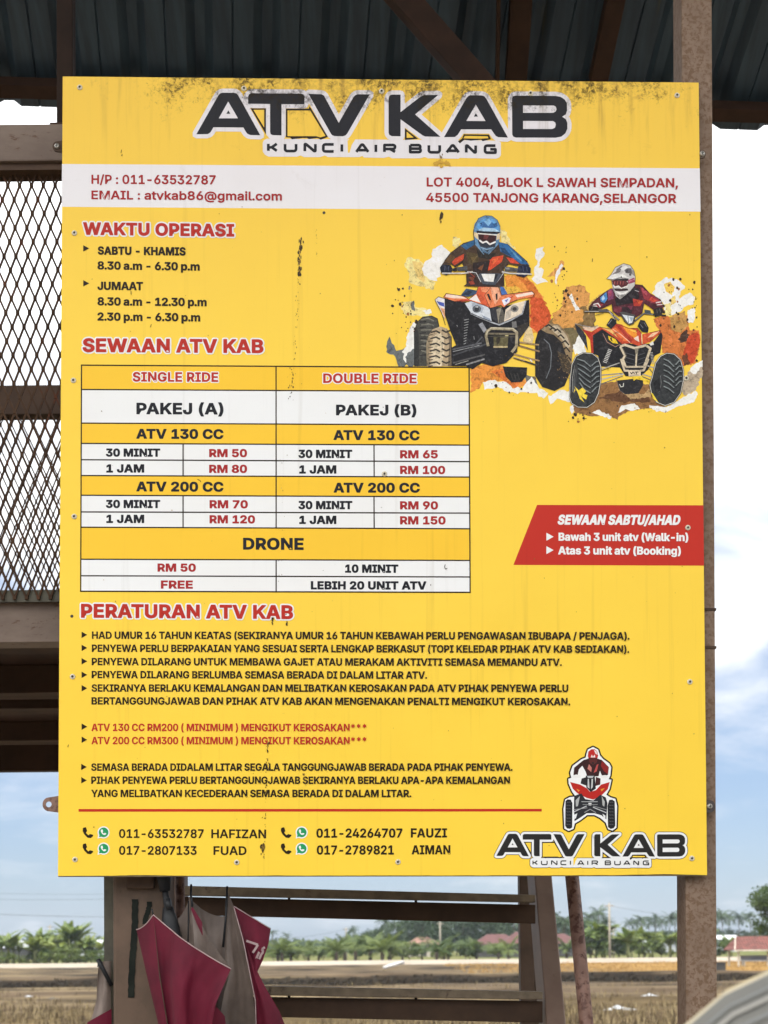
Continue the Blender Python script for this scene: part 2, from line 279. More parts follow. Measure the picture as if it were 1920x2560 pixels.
GLYPHS_BOLD = """65 747 24 0 273 728 468 728 723 0 557 0 441 351 419 422 398 500 376 584 352 676 385 676 362 584 341 499 321 421 301 351 188 0;179 169 179 286 567 286 567 169
66 662 66 0 66 728 355 728 428 722 488 703 535 675 568 637 588 592 595 541 590 500 578 466 557 437 531 413 499 396 464 384 464 377 504 370 541 354 574 328 600 293 617 251 623 200 616 146 595 98 560 57 511 26 449 7 373 0;215 123 344 123 400 129 439 148 462 177 470 215 466 244 455 269 437 290 412 307 383 317 347 320 215 320;215 422 332 422 363 425 390 433 412 447 429 466 440 489 444 517 437 553 416 581 382 600 335 606 215 606
67 740 384 -10 292 1 211 34 163 68 123 110 90 162 65 221 51 288 46 363 51 439 66 506 90 566 124 617 164 660 211 693 293 726 384 737 444 733 499 720 550 699 594 669 632 633 662 588 684 537 697 479 546 479 539 507 527 532 512 554 492 572 470 586 445 597 417 603 387 605 334 598 287 577 249 542 221 494 203 435 197 363 203 291 221 231 250 184 288 150 334 129 386 123 416 125 444 131 469 142 492 156 511 174 527 196 539 221 547 249 697 249 687 199 667 152 639 108 603 69 559 36 508 11 449 -4
68 722 322 0 133 0 133 128 315 128 379 135 432 153 474 185 504 230 522 290 528 364 522 438 504 497 474 543 432 574 380 593 315 599 130 599 130 728 324 728 426 717 513 684 561 651 601 609 634 559 666 470 676 364 666 259 634 169 601 119 561 77 512 44 425 11;215 728 215 0 66 0 66 728
69 607 66 0 66 728 553 728 553 604 215 604 215 428 527 428 527 307 215 307 215 124 554 124 554 0
70 587 66 0 66 728 544 728 544 604 215 604 215 401 512 401 512 279 215 279 215 0
71 751 388 -10 292 2 209 36 162 70 122 113 89 164 57 256 46 363 51 438 66 505 91 565 124 616 165 659 212 693 294 726 385 737 444 733 499 720 549 698 594 669 631 633 661 591 683 544 695 493 543 493 534 518 522 540 506 559 488 575 467 588 443 597 416 603 387 605 334 598 288 577 250 543 221 495 203 436 197 364 203 293 221 233 249 186 288 151 335 130 389 123 438 127 480 142 513 165 537 196 552 234 557 279 589 274 400 274 400 388 702 388 702 297 692 208 662 133 614 72 550 27 474 -1
72 747 66 0 66 728 215 728 215 434 532 434 532 728 681 728 681 0 532 0 532 310 215 310 215 0
73 477 36 0 36 124 164 124 164 604 36 604 36 728 441 728 441 604 313 604 313 124 441 124 441 0
74 584 277 -10 176 5 98 50 49 121 33 219 33 261 182 261 182 216 189 171 208 137 238 117 277 111 316 117 346 137 365 171 371 217 371 728 519 728 519 219 502 122 454 50 377 5
75 719 176 165 176 300 198 339 220 375 242 409 267 444 295 479 326 519 504 728 687 728 379 372 367 377;66 0 66 728 215 728 215 529 212 343 215 271 215 0;518 0 302 328 396 439 694 0
76 565 66 0 66 728 215 728 215 124 529 124 529 0
77 932 66 0 66 728 295 728 412 394 420 367 429 333 439 294 449 253 458 211 467 169 475 132 481 99 452 99 458 131 466 169 475 210 484 252 494 294 504 333 513 367 521 394 637 728 866 728 866 0 716 0 716 343 717 370 717 402 718 439 719 479 720 521 721 562 722 603 722 641 732 641 722 600 711 557 700 515 689 474 678 435 667 399 657 368 649 343 529 0 403 0 281 343 273 368 263 399 253 434 241 473 230 514 218 556 207 599 196 641 208 641 208 604 209 564 210 523 211 481 212 441 213 404 214 370 214 343 214 0
78 762 66 0 66 728 232 728 462 359 479 330 497 298 516 263 534 224 553 181 572 133 557 133 553 175 551 219 548 264 546 307 544 346 544 378 544 728 696 728 696 0 530 0 321 334 299 371 278 407 258 444 238 485 214 532 187 587 206 587 209 536 212 486 215 440 217 399 218 363 218 334 218 0
79 770 385 -10 294 1 212 34 164 68 124 110 90 162 66 221 51 288 46 363 51 439 66 506 90 566 124 617 164 660 212 693 294 726 385 737 477 726 559 693 606 660 647 617 680 566 705 506 720 439 725 363 720 288 705 221 680 161 647 110 606 68 559 34 477 1;385 123 438 129 484 150 522 184 550 232 567 292 573 363 567 436 550 496 522 543 484 577 438 598 385 605 333 598 287 577 249 543 221 495 203 435 197 363 203 292 221 232 249 185 287 150 333 130
80 648 66 0 66 728 350 728 426 720 491 696 542 659 579 609 602 550 610 482 602 414 579 355 541 306 489 269 424 245 346 238 164 238 164 358 322 358 364 362 398 374 423 393 442 418 452 448 456 482 452 516 442 546 423 571 397 589 364 601 322 605 215 605 215 0
81 777 339 250 467 250 534 164 594 93 716 -60 577 -60 493 43 453 101;385 -10 294 1 212 34 164 68 124 110 90 162 66 221 51 288 46 363 51 439 66 506 90 566 124 617 164 660 212 693 294 726 385 737 477 726 559 693 606 660 647 617 680 566 705 506 720 439 725 363 720 288 705 221 680 161 647 110 606 68 559 34 477 1;385 123 438 129 484 150 522 184 550 232 567 292 573 363 567 436 550 496 522 543 484 577 438 598 385 605 333 598 287 577 249 543 221 495 203 435 197 363 203 292 221 232 249 185 287 150 333 130
82 657 66 0 66 728 350 728 426 720 491 698 542 663 579 616 602 558 610 491 602 424 579 367 541 321 489 287 424 266 346 260 154 260 154 380 322 380 364 383 397 393 423 408 441 430 452 457 456 491 452 525 441 553 423 575 397 591 364 601 322 605 215 605 215 0;471 0 294 331 455 331 636 0
83 655 333 -11 251 -4 181 16 123 50 80 96 52 155 41 226 186 226 193 192 208 164 231 143 259 127 293 118 331 115 368 118 401 127 427 141 447 159 459 182 463 208 460 231 448 250 430 265 406 279 375 290 338 300 258 320 176 349 113 391 74 447 61 518 70 580 96 633 139 677 194 710 260 730 335 737 410 730 475 710 529 677 569 633 594 580 604 520 460 520 448 559 422 588 383 606 333 612 298 609 268 601 245 588 228 571 217 551 214 528 218 503 230 483 249 467 273 454 301 444 330 436 396 420 440 408 481 392 518 372 551 349 577 321 597 288 609 250 613 207 605 145 580 92 539 49 484 16 415 -4
84 668 37 604 37 728 631 728 631 604 409 604 409 0 259 0 259 604
85 732 366 -10 281 -2 208 23 148 63 103 116 75 181 66 255 66 728 215 728 215 268 220 227 234 192 256 163 286 141 323 126 366 122 409 126 446 141 476 163 498 192 512 227 517 268 517 728 666 728 666 255 657 181 629 116 584 63 524 23 450 -2
86 747 279 0 24 728 189 728 306 377 327 307 348 230 370 147 393 56 361 56 384 147 405 231 426 307 446 377 558 728 723 728 473 0
87 1038 219 0 24 728 187 728 271 370 281 323 290 274 298 222 307 171 315 121 323 72 296 72 305 121 314 171 323 222 332 274 342 323 352 370 441 728 596 728 685 370 695 323 705 274 714 222 723 171 732 121 741 72 714 72 722 121 730 171 739 222 747 274 757 323 766 370 851 728 1014 728 818 0 648 0 551 372 537 437 525 506 513 580 500 655 537 655 523 581 512 509 501 439 486 372 390 0
88 738 25 0 325 427 325 314 48 728 221 728 301 605 321 573 338 543 351 516 364 490 377 464 390 437 351 437 365 464 378 490 391 516 405 543 421 573 442 605 523 728 692 728 420 322 420 430 713 0 537 0 435 152 417 181 403 205 391 226 381 245 370 266 357 289 381 289 369 266 358 246 347 226 335 205 320 181 302 152 197 0
89 731 293 0 293 274 24 728 198 728 321 501 339 467 355 433 370 396 385 353 353 353 367 397 382 434 397 467 414 501 533 728 707 728 442 274 442 0
90 664 56 0 56 89 351 506 380 544 411 582 444 620 477 658 488 610 440 606 391 605 341 604 293 604 55 604 55 728 608 728 608 638 318 229 288 189 256 149 222 109 187 69 176 117 227 121 278 123 329 123 380 124 609 124 609 0
48 646 323 -10 239 1 169 34 115 88 76 162 53 254 45 363 53 473 77 565 116 639 170 693 239 726 323 737 407 726 477 693 531 638 570 565 593 473 601 363 593 254 570 162 531 88 477 34 408 1;323 114 363 121 396 141 421 176 439 224 450 287 454 363 450 440 439 503 421 552 396 587 363 607 323 614 283 607 250 587 225 552 207 503 196 440 192 363 196 287 207 224 225 176 250 141 283 121
49 646 87 0 87 121 578 121 578 0;427 728 427 0 278 0 278 596 273 596 106 478 106 615 267 728
50 646 69 0 69 107 327 349 358 380 383 407 403 433 418 459 427 485 430 513 426 543 415 569 398 590 375 605 348 615 317 618 285 615 258 604 236 588 219 565 208 537 205 504 63 504 71 571 95 628 134 674 185 709 247 730 318 737 390 730 453 710 504 677 542 634 566 582 574 523 570 482 558 442 536 400 502 354 453 300 387 236 276 128 276 122 584 122 584 0
51 646 315 -10 241 -3 176 17 121 49 79 92 52 144 41 204 191 204 197 178 211 156 230 138 255 125 284 116 316 114 350 117 379 126 404 142 422 163 434 190 438 223 434 252 422 280 403 303 376 321 341 333 298 337 219 337 219 436 383 600 383 605 77 605 77 728 564 728 564 619 323 388 323 419 399 421 465 404 519 373 559 329 585 275 593 214 584 150 557 96 514 51 458 18 391 -3
52 646 32 129 32 247 305 728 449 728 182 255 182 250 614 250 614 129;380 0 380 164 385 218 385 454 521 454 521 0
53 646 317 -10 246 -3 184 18 131 50 91 94 65 145 56 204 201 204 206 178 218 154 236 135 260 120 287 111 317 108 351 113 381 125 406 144 425 171 437 202 441 238 437 275 425 307 406 333 380 354 349 366 314 370 282 367 251 357 225 342 205 322 71 346 106 728 546 728 546 605 229 605 210 420 214 420 239 445 272 464 313 477 358 481 405 477 448 464 487 442 521 414 548 379 569 338 582 292 586 242 578 173 552 112 511 61 457 23 392 -2
54 646 325 -10 256 -2 193 19 139 55 98 104 71 164 62 236 67 293 85 350 114 411 155 478 324 728 474 728 246 393 205 393 219 410 238 427 262 441 291 453 323 460 359 463 422 456 477 436 522 403 556 358 577 303 584 238 576 168 551 108 511 59 459 21 396 -2;324 108 358 112 387 124 411 143 429 169 441 200 445 234 441 269 429 300 411 325 387 345 358 357 324 361 291 357 262 345 238 326 219 300 208 270 204 235 208 200 219 169 238 144 262 124 291 112
55 646 119 0 422 600 422 605 69 605 69 728 577 728 577 602 274 0
56 646 323 -10 246 -3 178 17 122 49 79 90 52 140 43 195 49 239 64 279 88 314 120 343 158 364 200 376 200 380 147 401 106 438 79 486 70 542 78 595 102 642 141 682 192 712 254 731 323 737 392 731 453 712 504 682 543 642 568 595 576 542 567 486 539 437 498 401 446 380 446 376 488 364 525 343 557 314 582 279 597 239 603 195 594 140 567 90 524 49 467 17 400 -3;323 101 358 104 388 114 413 130 432 152 443 178 447 207 443 237 431 264 412 286 387 303 357 314 323 317 289 314 259 303 234 286 214 264 202 238 198 207 202 178 214 152 232 130 257 114 288 104;323 427 352 430 378 439 400 454 416 475 427 499 430 526 427 553 416 577 400 597 379 611 352 620 323 623 293 620 267 611 245 597 229 577 219 553 215 526 219 499 229 475 246 455 267 439 293 430
57 646 321 737 390 730 453 708 507 672 549 624 575 563 584 492 579 434 562 377 533 317 491 249 322 0 172 0 400 335 441 335 428 317 409 301 384 286 356 275 323 267 287 265 224 271 169 292 124 325 90 369 69 425 62 490 70 559 95 620 135 669 188 706 250 730;322 620 289 616 260 604 235 584 217 559 205 528 201 493 205 458 217 428 235 402 260 383 289 371 322 367 355 371 384 383 408 402 427 427 438 458 442 492 438 528 427 558 408 584 384 604 355 616
46 269 135 -9 102 -3 75 15 57 42 51 75 57 107 75 134 102 152 135 158 168 152 195 134 214 107 220 75 214 42 195 15 168 -3
44 269 28 -193 71 110 217 110 127 -193
58 269 135 -9 102 -3 75 15 57 42 51 75 57 107 75 134 102 152 135 158 168 152 195 134 214 107 220 75 214 42 195 15 168 -3;135 353 102 359 75 377 57 404 51 437 57 470 75 497 102 515 135 521 168 515 195 497 214 470 220 437 214 404 195 377 168 359
45 646 488 358 488 241 157 241 157 358
47 388 375 762 140 -109 13 -109 248 762
40 391 82 296 86 379 98 465 117 551 142 633 173 708 208 772 343 772 311 695 283 614 261 532 244 451 234 372 231 296 234 232 242 168 257 101 279 29 307 -49 343 -136 208 -136 170 -67 138 4 114 77 96 150 85 223
41 391 47 -136 84 -48 113 31 134 102 149 169 157 233 160 296 157 372 146 451 130 532 108 614 80 695 47 772 183 772 218 708 248 633 274 551 293 465 305 379 309 296 306 223 295 149 277 76 252 3 221 -67 183 -136
42 646 276 318 285 457 169 380 122 461 247 522 122 584 169 666 285 589 276 728 369 728 361 589 477 666 523 584 399 522 523 461 477 380 361 457 369 318
32 269 
97 581 215 -11 166 -6 122 8 85 31 57 62 39 103 33 153 38 195 50 229 70 257 96 278 127 295 162 307 200 315 239 320 282 325 316 329 341 335 358 343 368 354 372 369 372 372 369 393 362 411 350 425 333 436 312 442 286 444 260 442 237 436 218 426 203 413 191 398 183 381 49 404 68 448 96 484 132 514 177 535 229 548 286 553 330 550 372 542 411 529 446 510 476 484 499 452 513 414 518 368 518 0 379 0 379 76 374 76 359 52 339 31 315 14 286 0 253 -8;256 92 289 96 317 106 340 122 358 143 369 168 373 195 373 254 364 250 353 246 339 242 324 239 308 236 292 233 277 231 264 229 239 224 217 217 199 207 185 194 177 177 174 157 176 137 184 121 197 109 214 99 234 94
103 632 305 -216 241 -212 186 -199 140 -178 104 -151 77 -119 60 -82 186 -47 194 -62 207 -77 224 -90 245 -100 272 -107 304 -109 354 -103 392 -84 416 -51 425 -4 425 97 413 97 401 75 385 54 363 36 336 21 302 11 262 8 203 15 150 37 105 73 70 125 47 191 40 274 47 359 70 428 106 482 151 521 204 545 262 553 304 549 339 537 368 520 390 499 407 476 419 454 425 454 425 546 569 546 569 5 561 -63 535 -118 495 -161 442 -192 378 -210;308 119 342 124 371 138 394 160 411 191 422 229 425 275 422 320 411 359 395 391 372 415 342 430 308 435 272 430 243 415 220 390 203 358 193 319 190 275 193 230 203 192 220 161 243 138 272 124
104 623 209 316 209 0 62 0 62 728 206 728 206 410 194 410 221 470 259 515 310 543 372 553 425 547 471 528 509 498 537 457 554 407 560 347 560 0 414 0 414 322 407 367 387 401 356 423 315 430 286 427 260 417 239 400 222 378 212 350
105 271 62 0 62 546 209 546 209 0;136 617 105 623 79 639 61 663 55 692 61 721 79 746 105 762 136 768 166 762 192 746 210 721 216 692 210 663 192 639 166 623
107 580 195 160 195 336 217 336 396 546 565 546 329 272 295 272;62 0 62 728 209 728 209 0;403 0 239 239 337 343 576 0
108 309 225 -3 152 6 102 33 72 78 62 142 62 728 209 728 209 162 211 139 218 124 230 115 249 112 260 112 267 113 273 114 279 115 302 8 288 4 270 1 249 -2
109 912 62 0 62 546 198 546 206 410 195 410 210 456 232 492 259 520 290 539 324 550 360 554 413 545 455 517 486 469 508 401 491 401 507 449 531 488 561 517 596 538 635 550 676 554 723 549 765 532 800 506 827 469 844 423 850 368 850 0 704 0 704 340 697 381 679 409 651 426 617 432 591 429 569 420 551 405 538 386 530 363 527 336 527 0 385 0 385 344 379 380 362 408 334 426 300 432 276 429 254 420 235 405 221 386 212 360 209 330 209 0
110 622 209 316 209 0 62 0 62 546 201 546 203 410 194 410 221 470 259 515 310 543 372 553 425 547 471 528 509 498 537 457 554 407 560 347 560 0 414 0 414 322 407 367 387 401 356 423 315 430 286 427 260 417 239 400 222 378 212 350
111 613 307 -11 230 -2 165 25 111 67 72 123 48 192 40 271 48 350 72 419 111 475 165 517 230 544 307 553 383 544 449 517 502 475 541 419 566 350 574 271 566 192 541 123 502 67 449 25 383 -2;307 105 343 110 372 126 395 152 411 186 421 226 425 271 421 317 411 357 395 390 372 416 343 432 307 437 271 432 241 416 218 390 202 357 192 317 189 271 192 226 202 186 218 152 241 126 271 110
112 630 62 -204 62 546 206 546 206 454 214 454 226 476 242 499 264 520 292 537 327 549 369 553 427 545 480 521 525 482 560 428 583 358 591 272 583 188 561 118 527 63 482 23 428 -1 368 -9 327 -5 293 6 265 23 243 43 226 65 214 87 209 87 209 -204;323 108 358 114 388 129 410 154 427 187 437 227 440 272 437 318 427 357 411 390 388 415 359 430 323 435 288 430 259 415 236 391 219 359 209 319 206 272 209 226 219 186 236 154 260 129 289 113
115 560 279 -11 217 -6 163 8 116 31 80 63 53 102 38 149 174 173 189 139 212 116 243 101 284 97 321 101 350 113 368 131 374 153 370 172 357 188 335 200 303 209 209 229 141 250 91 284 62 328 52 384 60 432 81 474 115 507 161 532 217 548 282 553 342 548 394 535 437 513 470 484 495 449 509 407 379 384 367 410 347 430 320 443 284 448 251 444 223 432 205 415 199 392 203 373 215 358 236 345 269 335 367 316 436 295 485 263 514 221 524 168 516 118 492 74 455 39 406 12 347 -5
116 366 334 546 334 434 10 434 10 546;85 676 231 676 231 160 234 137 243 121 258 112 281 109 291 110 305 111 318 113 328 115 349 5 324 -1 300 -5 276 -7 254 -8 181 2 128 32 96 81 85 147
117 623 250 -7 197 -1 151 18 114 48 86 89 68 139 62 199 62 546 209 546 209 224 215 179 235 144 266 123 308 116 337 119 363 129 384 146 400 168 410 197 414 230 414 546 560 546 560 0 422 0 420 136 428 136 401 75 363 30 313 2
118 600 216 0 15 546 171 546 263 263 278 209 292 155 304 100 317 43 286 43 299 100 311 155 324 209 340 263 430 546 584 546 383 0
119 850 176 0 15 546 169 546 216 344 229 287 243 226 256 159 269 85 252 85 265 158 280 225 295 287 308 344 358 546 493 546 541 344 555 287 569 225 584 159 597 85 581 85 593 158 606 225 619 287 632 344 679 546 835 546 673 0 524 0 463 211 454 244 446 280 437 319 429 359 420 397 412 433 437 433 429 397 421 359 412 319 403 280 395 243 386 211 325 0"""
